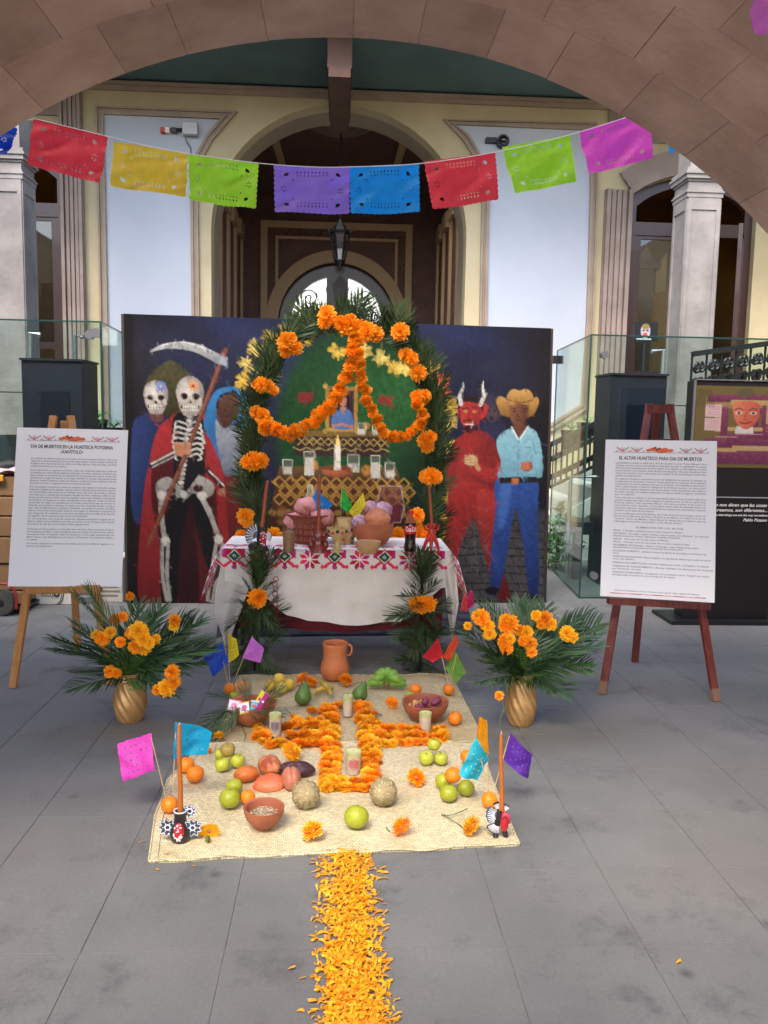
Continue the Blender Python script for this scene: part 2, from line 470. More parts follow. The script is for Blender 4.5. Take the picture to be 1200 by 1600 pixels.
M_joint = mat('floor joint', rgb(104, 104, 104), 0.85, rgb(150, 148, 146), 4)
# base sheet, reaching the horizon
mb = MB(); mb.box((-120, -120, -0.3), (120, 120, -0.0035))
floor = structure(build(mb, 'floor', M_joint, recenter=False))
sx0 = G(351, 1487).x; sy0 = G(650, 1481).y
def slab_mesh():
    s = 0.1995; e = 0.0016
    return MB().add([(-s,-s,-.0035),(s,-s,-.0035),(s,s,-.0035),(-s,s,-.0035),(-s+e,-s+e,0),(s-e,-s+e,0),(s-e,s-e,0),(-s+e,s-e,0)],
        [(4,5,6,7),(0,1,5,4),(1,2,6,5),(2,3,7,6),(3,0,4,7)])
proto = build(slab_mesh(), 'paving_slab', M_slab, floor, recenter=False)
first = True; nsl = 0
for j in range(-3, 15):
    cy = sy0+0.4*j+0.2; hw = 0.50*cy+0.35
    for i in range(-12, 14):
        cx = sx0+0.4*i+0.2
        if abs(cx-0.055*cy) > hw: continue
        o = proto if first else proto.copy()
        if not first: C.objects.link(o)
        o.location = (cx, cy, U(-0.0007, 0.0005)); o.rotation_euler = (0, 0, 0); first = False; nsl += 1
# the paving beyond, too fine to pick apart: one sheet of slabs
mb = MB(); s = 0.1988
for j in range(-12, 36):
    cy = sy0+0.4*j+0.2; hw = 0.50*cy+0.35
    for i in range(-24, 26):
        cx = sx0+0.4*i+0.2
        if -3 <= j < 15 and -12 <= i < 14 and abs(cx-0.055*cy) <= hw: continue
        mb.add([(cx-s,cy-s,0),(cx+s,cy-s,0),(cx+s,cy+s,0),(cx-s,cy+s,0)], [(0,1,2,3)])
o = build(mb, 'outer_paving', M_slab, floor, recenter=False); o['kind'] = 'stuff'

# ================================================================ the stone arch over the camera
M_cant = mat('pink quarry stone', rgb(220, 194, 178), 0.85, rgb(186, 158, 142), 2.6, bump=0.5, bscale=34, wpos=True, rand=0.15, detail=9, spots=.35, spotc=(.10, .08, .07, 1), spots_scale=9)
M_mort = mat('lime mortar', rgb(206, 180, 164), 0.9, rgb(182, 156, 140), 9)
AX, AZ, AR = 0.04, 0.433, 2.6707
arch = thing('stone_arch', (AX, 2.6, 0), 'low wide arch of pinkish brown stone blocks overhead', 'arch')
def arc_block(a0, a1, y0, y1, r0, r1, gap=0.0008):
    """stone between two angles (0 = right, pi = left)"""
    mb = MB(); g = gap/r0; n = 3; vs = []
    y0 += gap; y1 -= gap; k = 0.001
    for r, ins in ((r0+k, 0.0), (r0, 0.0012), (r1, 0.0012)):
        for yy in (y0+ins, y1-ins):
            for q in range(n+1):
                a = a0+g+ins/r0+(a1-a0-2*g-2*ins/r0)*q/n
                vs.append((AX+r*math.cos(a), yy, AZ+r*math.sin(a)))
    m = n+1; fs = []
    def ring(r, side): return [(r*2+side)*m+q for q in range(m)]
    A = ring(0,0); B = ring(0,1); C0 = ring(1,0); D0 = ring(1,1); E0 = ring(2,0); F0 = ring(2,1)
    for q in range(n):
        fs += [(C0[q], C0[q+1], D0[q+1], D0[q]), (A[q], A[q+1], C0[q+1], C0[q]), (B[q], D0[q], D0[q+1], B[q+1]),
               (E0[q], F0[q], F0[q+1], E0[q+1]), (A[q], E0[q], E0[q+1], A[q+1]), (B[q], B[q+1], F0[q+1], F0[q])]
    fs += [(A[0], C0[0], D0[0], B[0]), (A[n], B[n], D0[n], C0[n]), (A[0], B[0], F0[0], E0[0]), (A[n], E0[n], F0[n], B[n])]
    return mb.add(vs, fs)
random.seed(11)
nring = 26
y_edges = [3.7, 3.27, 2.86, 2.42, 2.0, 1.6]
for k in range(len(y_edges)-1):
    off = (k % 2)*0.5
    a = -0.02
    cuts = [0.02]
    while cuts[-1] < math.pi-0.06:
        step = math.pi/nring*U(0.82, 1.18)*(0.55 if (len(cuts) == 1 and off) else 1)
        cuts.append(cuts[-1]+step)
    cuts[-1] = math.pi-0.02
    for i in range(len(cuts)-1):
        yy1 = y_edges[k]; yy0 = y_edges[k+1]
        o = build(arc_block(cuts[i], cuts[i+1], yy0, yy1, AR+U(-0.002, 0.002), AR+0.30), 'stone_block', M_cant, arch)
# mortar bed just behind the faces of the blocks, the piers and the wall above
mb = MB()
for side in (0, 1):
    pass
outer = [(-6.5, 0), (AX-AR-0.012, 0)]
outer += [(AX+(AR+0.012)*math.cos(a), AZ+(AR+0.012)*math.sin(a)) for a in [math.pi-math.pi*q/60 for q in range(61)]]
outer += [(AX+AR+0.012, 0), (6.5, 0), (6.5, 4.3), (-6.5, 4.3)]
plate(mb, outer, [], 1.61, 3.69)
build(mb, 'spandrel_wall', M_mort, arch, recenter=False)

# ================================================================ loggia: facade, passage, ceiling
YF = 11.0
M_cream = mat('cream plaster', rgb(190, 177, 144), 0.8, rgb(176, 163, 130), 1.6, bump=0.12, bscale=30, spots=.16, spotc=(.2, .16, .1, 1), spots_scale=1.7)
M_white = mat('white painted panel', rgb(166, 173, 186), 0.5, rgb(177, 183, 195), 0.6, bump=0.04, bscale=20, spots=.07, spotc=(.2, .2, .22, 1), spots_scale=1.3)
M_taupe = mat('taupe moulding paint', rgb(156, 140, 122), 0.7, rgb(140, 124, 108), 3)
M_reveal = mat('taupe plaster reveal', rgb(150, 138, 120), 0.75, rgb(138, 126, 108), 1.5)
M_stone = mat('grey brown stone', rgb(150, 134, 126), 0.8, rgb(132, 116, 108), 2.5, bump=0.2, bscale=25)
M_grey = mat('pale grey stone', rgb(136, 131, 128), 0.8, rgb(108, 104, 102), 2.6, bump=0.4, bscale=18, detail=7)
M_teal = mat('teal ceiling paint', rgb(74, 100, 98), 0.7, rgb(64, 88, 88), 1.5)
M_maroon = mat('dark maroon wood', rgb(62, 28, 26), 0.4, rgb(44, 20, 18), 6, stretch=(6, 6, .6), coat=0.2)
M_brownst = mat('brown stone beam', rgb(84, 57, 45), 0.8, rgb(70, 48, 39), 3, bump=0.2)
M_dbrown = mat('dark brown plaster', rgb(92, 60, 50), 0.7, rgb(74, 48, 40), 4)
M_gold2 = mat('passage cream trim', rgb(160, 132, 98), 0.7)
M_dark = mat('dark room wall', rgb(70, 52, 30), 0.8, rgb(58, 44, 26), 2)
M_iron = mat('black wrought iron', rgb(30, 32, 34), 0.45, metal=0.3)
facade = thing('loggia_facade', (0, YF, 0), 'cream plaster facade with central archway and white wall panels', 'building')
def fp(px, py, Y=YF): p = PY(px, py, Y); return (p.x, p.z)
acx = (fp(330, 400)[0]+fp(728, 400)[0])/2; arx = (fp(728, 400)[0]-fp(330, 400)[0])/2
atz = fp(529, 164)[1]; arz = arx*0.97; asz = atz-arz
def arch_poly(cx, rx, cz, rz, z0, n=40):
    return [(cx-rx, z0)]+[(cx+rx*math.cos(a), cz+rz*math.sin(a)) for a in [math.pi-math.pi*q/n for q in range(n+1)]]+[(cx+rx, z0)]
FLZ = 1.28       # raised loggia floor
xl0, xl1 = fp(30, 300)[0], fp(99, 300)[0]     # left doorway
xr0, xr1 = fp(982, 400)[0], fp(1178, 400)[0]
dz1 = fp(1010, 285)[1]
def seg_poly(x0, x1, z0, zs, rise, n=14):
    return [(x0, z0)]+[(x0+(x1-x0)*q/n, zs+rise*math.sin(math.pi*q/n)**0.8) for q in range(n+1)]+[(x1, z0)]
door_r = seg_poly(xr0, xr1, FLZ, fp(985, 305)[1], 0.28)
xll = xl1-(xr1-xr0)
door_l = seg_poly(xll, xl1, FLZ, fp(95, 262)[1], 0.28)
hole_c = arch_poly(acx, arx, asz, arz, 0.02)
mb = MB(); plate(mb, [(-8, 0), (8, 0), (8, 6.4), (-8, 6.4)], [hole_c, door_r, door_l], YF, YF+0.25)
build(mb, 'wall', M_cream, facade, recenter=False)
# arch reveal, deep
mb = MB(); pts = arch_poly(acx, arx+0.006, asz, arz+0.006, 0.02); n = len(pts)
mb.add([(a, YF+0.004, b) for a, b in pts]+[(a, YF+0.75, b) for a, b in pts], [(i, i+1, i+1+n, i+n) for i in range(n-1)])
build(mb, 'arch_reveal', M_reveal, facade, recenter=False)
# white panels with mouldings: outline in the plane of the wall
def panel(pts_px, name='white_panel', inset=0.0):
    poly = [fp(a, b) for a, b in pts_px]
    mb = MB(); mb.extrude(poly, YF-0.012, YF+0.01); build(mb, name, M_white, facade, recenter=False)
    def grow(P, d):
        out = []; n = len(P); ar = sum(P[i][0]*P[(i+1)%n][1]-P[(i+1)%n][0]*P[i][1] for i in range(n)); sg = 1 if ar > 0 else -1
        for i in range(n):
            a = Vector(P[i-1]); b = Vector(P[i]); c = Vector(P[(i+1) % n])
            t1 = (b-a).normalized(); t2 = (c-b).normalized()
            n1 = Vector((t1.y, -t1.x))*sg; n2 = Vector((t2.y, -t2.x))*sg; m = (n1+n2)
            m = m/max(m.dot(n1), 0.35) if m.length > 1e-4 else n1
            out.append(tuple(b+m*d))
        return out
    for d0, d1, y in ((0.0, 0.035, 0.05), (0.035, 0.075, 0.028), (0.075, 0.10, 0.055)):
        mb = MB(); A = grow(poly, d1); B = grow(poly, d0)
        plate(mb, A, [B], YF-y, YF+0.01); build(mb, 'panel_moulding', M_taupe, facade, recenter=False)
Lp = [(173, 700), (166, 300), (163, 180), (345, 187), (322, 213), (305, 245), (298, 285), (299, 400), (303, 700)]
panel(Lp)
Rp = [(757, 700), (762, 400), (765, 285), (752, 245), (733, 213), (712, 196), (920, 205), (921, 300), (915, 500), (906, 632), (858, 662)]
panel(Rp)
# cornice line at the ceiling
zc = fp(530, 152)[1]
mb = MB(); mb.box((-8, YF-0.05, zc-0.03), (8, YF-0.001, zc+0.02)); mb.box((-8, YF-0.1, zc+0.022), (8, YF-0.001, zc+0.06))
build(mb, 'cornice', M_taupe, facade, recenter=False)
# stone door surrounds with fluting
def fluted(x0, x1, z0, z1, name='door_surround'):
    mb = MB(); n = 5; w = (x1-x0)/n
    mb.box((x0, YF-0.045, z0), (x1, YF-0.002, z1))
    for i in range(n):
        mb.box((x0+w*i+w*0.14, YF-0.075-(0.03 if i in (0, n-1) else 0.0), z0), (x0+w*(i+1)-w*0.14, YF-0.044, z1))
    build(mb, name, M_stone, facade, recenter=False)
lx0, lx1 = fp(99, 400)[0], fp(134, 400)[0]
fluted(lx0, lx1, FLZ, zc)
rx0, rx1 = fp(940, 400)[0], xr0
fluted(rx0, rx1, FLZ, fp(985, 305)[1]+0.05)
def seg_band(P, wd, y, thk, m, name):
    pts = P[1:-1]; n = len(pts); cx = sum(p[0] for p in pts)/n; base = pts[0][1]
    out = []
    for i, (a, b) in enumerate(pts):
        t = Vector(pts[min(i+1, n-1)])-Vector(pts[max(i-1, 0)]); t.normalize(); out.append((a-t.y*wd, b+t.x*wd))
    vs = [(a, y, b) for a, b in pts]+[(a, y, b) for a, b in out]+[(a, y+thk, b) for a, b in pts]+[(a, y+thk, b) for a, b in out]
    fs = []
    for i in range(n-1):
        fs += [(i, i+1, n+i+1, n+i), (n+i, n+i+1, 3*n+i+1, 3*n+i), (i, 2*n+i, 2*n+i+1, i+1)]
    build(MB().add(vs, fs), name, m, facade, recenter=False)
for k, (w0, y) in enumerate(((0.10, 0.10), (0.2, 0.08), (0.32, 0.06))):
    seg_band(door_r, w0, YF-y, y-0.003, M_stone, 'door_surround'); seg_band(door_l, w0, YF-y, y-0.003, M_stone, 'door_surround')
# brown wall field over the left and right doorways
mb = MB(); mb.extrude([(-8, fp(95, 262)[1]+0.62), (lx0-0.002, fp(95, 262)[1]+0.62), (lx0-0.002, zc-0.03), (-8, zc-0.03)], YF-0.03, YF-0.002); build(mb, 'stone_field', M_stone, facade, recenter=False); mb = MB()
mb.extrude([(rx0+0.002, fp(985, 305)[1]+0.66), (8, fp(985, 305)[1]+0.66), (8, zc-0.03), (rx0+0.002, zc-0.03)], YF-0.03, YF-0.002)
build(mb, 'stone_field', M_stone, facade, recenter=False)

# wooden doors in both doorways
def leaf(mbx, x0, x1, z0, z1, y, lights, mi=0, rail=0.09, th=0.05):
    mbx.box((x0, y, z0), (x0+rail, y+th, z1)); mbx.box((x1-rail, y, z0), (x1, y+th, z1))
    zs = [z0]+lights+[z1]
    for z in zs: mbx.box((x0+rail, y+.004, max(z0, z-rail/2)), (x1-rail, y+th-.004, min(z1, z+rail/2)))
M_pane = glass_mat('window glass', (0.82, 0.84, 0.82, 1), 0.45, 0.06)
doorL = thing('wooden_doors', ((xll+xl1)/2, YF+.2, FLZ), 'dark maroon double doors behind the left grey column', 'door')
doorR = thing('wooden_doors', ((xr0+xr1)/2, YF+.2, FLZ), 'dark maroon double doors behind the right grey column, one leaf open', 'door')
for par, dp, x0, x1, tz in ((doorL, door_l, xll, xl1, fp(70, 320)[1]), (doorR, door_r, xr0, xr1, fp(1010, 350)[1])):
    mb = MB(); w = 0.11
    o_ = [(x0+.002, FLZ+.002)]+[(a+(.002 if a < (x0+x1)/2 else -.002), b-.002) for a, b in dp[1:-1]]+[(x1-.002, FLZ+.002)]
    inn = [(x0+w, FLZ+.06)]+[((a-(x0+x1)/2)*(1-2*w/(x1-x0))+(x0+x1)/2, b-w) for a, b in dp[1:-1]]+[(x1-w, FLZ+.06)]
    plate(mb, o_, [inn], YF+0.10, YF+0.2)
    mb.box((x0+w, YF+0.11, tz-0.12), (x1-w, YF+0.19, tz+0.05))
    build(mb, 'door_frame', M_maroon, par, recenter=False)
    mid = (x0+x1)/2; tt = tz-0.12
    if par is doorL:
        mb = MB(); leaf(mb, mid, x1-w, FLZ+.06, tt, YF+0.13, [FLZ+1.1]); build(mb, 'door_leaf', M_maroon, par, recenter=False)
        mb = MB(); leaf(mb, x0+w, mid-.004, FLZ+.06, tt, YF+0.13, [FLZ+1.1]); build(mb, 'door_leaf', M_maroon, par, recenter=False)
        mb = MB(); mb.box((x0+w+.1, YF+.15, FLZ+1.15), (x1-w-.1, YF+.158, tt-.05)); build(mb, 'glass_pane', M_pane, par, recenter=False)
    else:
        mb = MB(); leaf(mb, x0+w, mid, FLZ+.06, tt, YF+0.13, [FLZ+0.9]); build(mb, 'door_leaf', M_maroon, par, recenter=False)
        mb = MB(); mb.box((x0+w+.1, YF+.15, FLZ+.95), (mid-.1, YF+.158, tt-.05)); build(mb, 'glass_pane', M_pane, par, recenter=False)
        # the open leaf, swung forward to the right
        L_ = mid-x0-w; hx = x1-w-0.02
        mb = MB(); leaf(mb, -L_, 0, FLZ+.06, tt+0.02, 0, [FLZ+0.9])
        o = build(mb, 'open_door_leaf', M_maroon, par, recenter=False)
        R_ = Matrix.Translation((hx, YF+0.02, 0)) @ Matrix.Rotation(math.radians(62), 4, 'Z')
        o.matrix_basis = R_
        mb = MB(); mb.box((-L_+.1, .02, FLZ+.95), (-.1, .028, tt-.05)); o = build(mb, 'glass_pane', M_pane, par, recenter=False); o.matrix_basis = R_
# rooms behind the doors
M_ochre = mat('ochre room wall', rgb(176, 132, 62), 0.8, rgb(150, 110, 50), 1)
for nm, x0, x1, lb in (('side_room', -6.5, xl1+0.6, 'dim ochre room seen through the left doorway'), ('side_room', xr0-0.4, 8, 'dim ochre room seen through the right doorway')):
    t = thing(nm, ((x0+x1)/2, YF+1.5, FLZ), lb, 'room')
    mb = MB(); a, b, y0, y1, z0, z1 = x0, x1, YF+.26, YF+3, FLZ-.1, 5.2
    mb.add([(a,y0,z0),(b,y0,z0),(b,y1,z0),(a,y1,z0),(a,y0,z1),(b,y0,z1),(b,y1,z1),(a,y1,z1)], [(3,2,6,7),(0,3,7,4),(1,5,6,2),(4,7,6,5),(0,1,2,3)])
    build(mb, 'room_wall', M_ochre, t, recenter=False)
# dark carved cabinet with pale panels inside the right room
t = thing('carved_cabinet', (fp(1012, 500)[0]+.35, YF+1.4, FLZ), 'dark carved cabinet with pointed crest inside the right room', 'cabinet')
cx0 = X_(990, 500, YF+1.2); cx1 = X_(1018, 500, YF+1.2); ctz = Z_(1000, 398, YF+1.2)
mb = MB(); mb.box((cx0, YF+1.2, FLZ), (cx1, YF+1.6, ctz-.2)); mb.box((cx0-.05, YF+1.15, ctz-.2), (cx1+.08, YF+1.65, ctz-.1))
mb.extrude([(cx0, ctz-.098), (cx1, ctz-.098), (cx1-.05, ctz), ((cx0+cx1)/2, ctz+.16), (cx0+.05, ctz)], YF+1.2, YF+1.26)
build(mb, 'case', M_maroon, t, recenter=False)
M_palep = mat('pale gilded panel', rgb(196, 160, 90), 0.6)
t = thing('carved_screen', (cx1+.5, YF+1.6, FLZ), 'ochre screen with two pale pointed panels beside the cabinet', 'screen')
mb = MB(); sx = cx1+.14; mb.box((sx, YF+1.6, FLZ), (sx+.9, YF+1.66, ctz-.35)); build(mb, 'board', M_ochre, t, recenter=False)
for k in (0, 1):
    mb = MB(); q = sx+.02+k*.3; mb.extrude([(q, ctz-.5), (q+.16, ctz-.45), (q+.16, ctz+.12), (q+.06, ctz-.02), (q, ctz-.1)], YF+1.55, YF+1.595)
    build(mb, 'pointed_panel', M_palep, t, recenter=False)

# ceiling of the loggia and the beam with its end
CZ = fp(530, 147)[1]
mb = MB(); mb.box((-8, 8.95, CZ+.045), (8, YF-.001, CZ+.3)); ceil = build(mb, 'loggia_ceiling', M_teal, recenter=False)
tag(ceil, 'dark teal painted ceiling above the cream facade', 'ceiling')
bxc = fp(531, 180)[0]; bw = (fp(546, 180)[0]-fp(517, 180)[0])/2; bz = fp(531, 206)[1]
mb = MB(); yb = 9.3
mb.box((bxc-bw*1.12, yb+.02, bz+.10), (bxc+bw*1.12, YF-.06, CZ+.04)); mb.box((bxc-bw, yb, bz), (bxc+bw, YF+.05, bz+.098))
tag(build(mb, 'stone_beam', M_brownst), 'brown stone beam under the teal ceiling above the archway', 'beam')
# storey over the loggia and the columns' entablature (out of frame, shades the loggia)
mb = MB(); mb.box((-8, 8.95, CZ+.31), (8, YF+.25, CZ+.9)); o = build(mb, 'upper_storey', M_cream, facade, recenter=False)
# unseen slab added behind the camera, sized to dim the foreground
mb = MB(); mb.box((-6.5, -6.5, 3.7), (6.5, -0.8, 4.3)); tag(build(mb, 'shade_slab', M_mort, recenter=False), 'unseen slab added behind the stone arch to shade the foreground', 'ceiling')
# side walls of the courtyard, out of frame
mb = MB(); mb.box((-7.2, -7, 0), (-6.9, YF+.2, 5.6)); mb.box((6.9, -7, 0), (7.2, YF+.2, 5.6))
tag(build(mb, 'courtyard_wall', M_cream), 'cream side walls enclosing the courtyard', 'wall')

# ---- the passage behind the arch
YB = 15.2
passage = thing('entrance_passage', (acx, 13, 0), 'dark painted passage with pilasters seen through the central archway', 'passage')
ix0, ix1 = acx-arx-0.25, acx+arx+0.25
def pp(px, py): return fp(px, py, YB)
pz1 = Z_(530, 188, 12.2)+.6
mb = MB()
yy = YF+.76
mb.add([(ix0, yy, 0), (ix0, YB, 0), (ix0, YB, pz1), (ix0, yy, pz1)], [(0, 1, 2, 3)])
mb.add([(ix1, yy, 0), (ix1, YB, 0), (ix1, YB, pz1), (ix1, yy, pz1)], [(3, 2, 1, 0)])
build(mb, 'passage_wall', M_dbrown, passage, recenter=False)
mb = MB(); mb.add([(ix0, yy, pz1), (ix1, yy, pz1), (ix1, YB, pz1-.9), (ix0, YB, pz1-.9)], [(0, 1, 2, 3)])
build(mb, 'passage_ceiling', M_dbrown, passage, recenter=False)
# pilaster strips on the passage walls
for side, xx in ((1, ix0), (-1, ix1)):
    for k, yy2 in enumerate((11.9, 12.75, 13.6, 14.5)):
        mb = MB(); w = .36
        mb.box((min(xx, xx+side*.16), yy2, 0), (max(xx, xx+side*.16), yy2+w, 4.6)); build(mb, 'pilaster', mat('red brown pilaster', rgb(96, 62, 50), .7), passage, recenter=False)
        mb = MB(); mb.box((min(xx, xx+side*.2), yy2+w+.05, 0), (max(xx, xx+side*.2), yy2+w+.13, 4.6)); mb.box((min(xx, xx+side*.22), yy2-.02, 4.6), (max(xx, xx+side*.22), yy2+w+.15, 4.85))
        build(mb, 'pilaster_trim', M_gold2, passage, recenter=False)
# back wall with round arched doorway
dcx = pp(527, 450)[0]; dr = (pp(640, 480)[0]-pp(413, 480)[0])/2*0.97; dtop = pp(527, 392)[1]; dcz = dtop-dr
inner = dr*0.83
hb = arch_poly(dcx, inner, dcz, inner, 0.02, 30)
mb = MB(); plate(mb, [(ix0, 0), (ix1, 0), (ix1, pz1), (ix0, pz1)], [hb], YB, YB+.4)
build(mb, 'passage_end_wall', M_dbrown, passage, recenter=False)
def ringband(r0, r1, y0, y1, m, name, par, z0=0.02, cx=dcx, cz=dcz, n=36):
    A = arch_poly(cx, r1, cz, r1, z0, n); B = arch_poly(cx, r0, cz, r0, z0, n); k = len(A)
    vs = [(a, y0, b) for a, b in A]+[(a, y0, b) for a, b in B]+[(a, y1, b) for a, b in A]+[(a, y1, b) for a, b in B]
    fs = []
    for i in range(k-1): fs += [(i, k+i, k+i+1, i+1), (i, i+1, 2*k+i+1, 2*k+i), (k+i, 3*k+i, 3*k+i+1, k+i+1)]
    return build(MB().add(vs, fs), name, m, par, recenter=False)
ringband(inner, dr, YB-.08, YB-.001, M_gold2, 'arch_band', passage)
ringband(dr+.002, dr+.06, YB-.05, YB-.001, mat('passage red trim', rgb(84, 50, 40), .7), 'arch_band_edge', passage)
# rectangular frames on the end wall
fx0, fz1 = pp(408, 345); fx1 = pp(645, 345)[0]
for d, m_ in ((0, M_gold2), (.26, M_gold2)):
    mb = MB(); w = .12 if d == 0 else .05
    mb.box((fx0+d, YB-.07, 0), (fx0+d+w, YB-.001, fz1-d)); mb.box((fx1-d-w, YB-.07, 0), (fx1-d, YB-.001, fz1-d)); mb.box((fx0+d+w, YB-.07, fz1-d-w), (fx1-d-w, YB-.001, fz1-d))
    build(mb, 'wall_frame', m_, passage, recenter=False)
# scroll ornament relief in the spandrels of the end wall
mb = MB()
def spiral(cx, cz, r, turns, y, a0=0, sg=1, n=26):
    return [(cx+sg*r*(1-t/n*.85)*math.cos(a0+turns*2*math.pi*t/n), y, cz+r*(1-t/n*.85)*math.sin(a0+turns*2*math.pi*t/n)) for t in range(n+1)]
for sg in (-1, 1):
    for (dx, dz, r) in ((.35, .28, .16), (.75, .22, .17), (1.12, .12, .2), (1.2, -.35, .14), (1.22, -.75, .1)):
        mb.tube(spiral(dcx+sg*dx, dtop+dz+.02, r, 1.6, YB-.012, 0, sg), .018, 5)
build(mb, 'scroll_relief', mat('passage scroll relief', rgb(104, 62, 48), .7), passage, recenter=False)['kind'] = 'stuff'
# ceiling medallion
mb = MB(); mc = PY(530, 226, 12.9)
for r in (.42, .33, .2, .1): mb.lathe([(r, -.02), (r+.03, -.045), (r+.06, -.02)], 32, (mc.x, 12.9, pz1-.42), caps=False)
mb.lathe([(.02, -.03), (.5, -.012)], 32, (mc.x, 12.9, pz1-.42))
build(mb, 'ceiling_medallion', mat('medallion grey plaster', rgb(110, 92, 80), .7), passage, recenter=False)
for sg in (-1, 1):
    mb = MB(); mb.add([(mc.x+sg*1.05, 11.9, pz1-.2), (mc.x+sg*1.2, 11.9, pz1-.2), (mc.x+sg*.9, 14.9, pz1-.88), (mc.x+sg*.8, 14.9, pz1-.88)], [(0, 1, 2, 3)])
    build(mb, 'ceiling_stripe', M_gold2, passage, recenter=False)
# the arched street door with its glazed fanlights
sd = thing('street_door', (dcx, YB+.2, 0), 'dark arched street door with scrolled iron fanlights at the passage end', 'door')
ringband(inner*0.80, inner-.003, YB+.12, YB+.24, M_maroon, 'door_frame', sd)
mb = MB(); wst = .13
mb.box((dcx-wst*1.5, YB+.1, 0.02), (dcx+wst*1.5, YB+.26, dcz+inner*.97))
mb.box((dcx-inner*.8, YB+.13, dcz-.75), (dcx-wst*1.5, YB+.23, dcz-.5)); mb.box((dcx+wst*1.5, YB+.13, dcz-.75), (dcx+inner*.8, YB+.23, dcz-.5))
mb.box((dcx-inner*.8, YB+.13, .02), (dcx+inner*.8, YB+.23, dcz-.751))
build(mb, 'door_leaf', M_maroon, sd, recenter=False)
for sg in (-1, 1):
    mb = MB(); r = inner*.8; pl = [(dcx+sg*wst*1.5, dcz-.5)]+[(dcx+sg*r*math.sin(a), dcz+r*math.cos(a)) for a in [math.asin(wst*1.5/r)+q*(math.pi/2-math.asin(wst*1.5/r))/10 for q in range(11)]]+[(dcx+sg*r, dcz-.5)]
    mb.extrude(pl, YB+.18, YB+.188); build(mb, 'glass_pane', M_pane, sd, recenter=False)
    mb = MB()
    for (dx, dz, rr) in ((.5, .45, .17), (.55, .1, .2), (.95, .1, .17), (.9, .42, .12), (.5, -.27, .17), (.95, -.25, .17), (.4, .78, .1), (1.2, -.1, .1)):
        if (dx**2+dz**2)**.5 < r-.1: mb.tube(spiral(dcx+sg*dx, dcz+dz, rr, 1.5, YB+.16, 0, sg), .012, 5)
    for q in range(6):
        a = math.radians(15+q*14); mb.tube([(dcx+sg*.2*math.sin(a), YB+.16, dcz-.45+.2*math.cos(a)), (dcx+sg*r*.97*math.sin(a), YB+.16, dcz+r*.97*math.cos(a)-.12)], .008, 5)
    build(mb, 'iron_scrolls', M_iron, sd, recenter=False)
# pale sunlit house across the street, seen through the fanlights
mb = MB(); mb.box((-6, 24, 0), (7, 26, 7)); mb.box((-6, 23.9, 4.2), (7, 24, 4.35)); 
tag(build(mb, 'street_house', mat('pale street wall', rgb(240, 236, 230), .8)), 'pale sunlit house front across the street behind the fanlights', 'building')
# hanging lantern
YL = 12.9; lp = PY(531, 385, YL); lt = PY(531, 345, YL); hh = (Z_(531, 355, YL)-Z_(531, 412, YL))
lan = thing('hanging_lantern', (lp.x, YL, Z_(531, 412, YL)), 'black iron and glass lantern hanging in the central archway', 'lantern')
zb = Z_(531, 412, YL); rT = M_(15, lp); rB = M_(8, lp)
mb = MB(); mb.tube([(lp.x, YL, zb+hh), (lp.x, YL, pz1-.44)], .014, 6); build(mb, 'chain', M_iron, lan, recenter=False)
mb = MB(); mb.lathe([(.01, hh+.12), (.05, hh+.06), (rT*.9, hh*.9), (rT*1.2, hh*.84), (rT, hh*.8), (rT, hh*.76)], 6, (lp.x, YL, zb), caps=True)
mb.lathe([(rB, hh*.1), (rB*1.2, hh*.08), (rB*.5, -.02), (.02, -.1)], 6, (lp.x, YL, zb))
for k in range(6):
    a = 2*math.pi*k/6; mb.tube([(lp.x+rT*math.cos(a), YL+rT*math.sin(a), zb+hh*.78), (lp.x+rB*math.cos(a), YL+rB*math.sin(a), zb+hh*.1)], .014, 5)
    mb.tube([(lp.x+rT*math.cos(a), YL+rT*math.sin(a), zb+hh*.8), (lp.x+rT*1.25*math.cos(a), YL+rT*1.25*math.sin(a), zb+hh*.98)], .012, 5)
build(mb, 'lantern_frame', M_iron, lan, recenter=False)
mb = MB(); mb.lathe([(rB*.93, hh*.1), (rT*.93, hh*.77)], 6, (lp.x, YL, zb), caps=False); build(mb, 'lantern_glass', glass_mat('lantern glass', (.75, .75, .68, 1), .4, .25), lan, recenter=False)

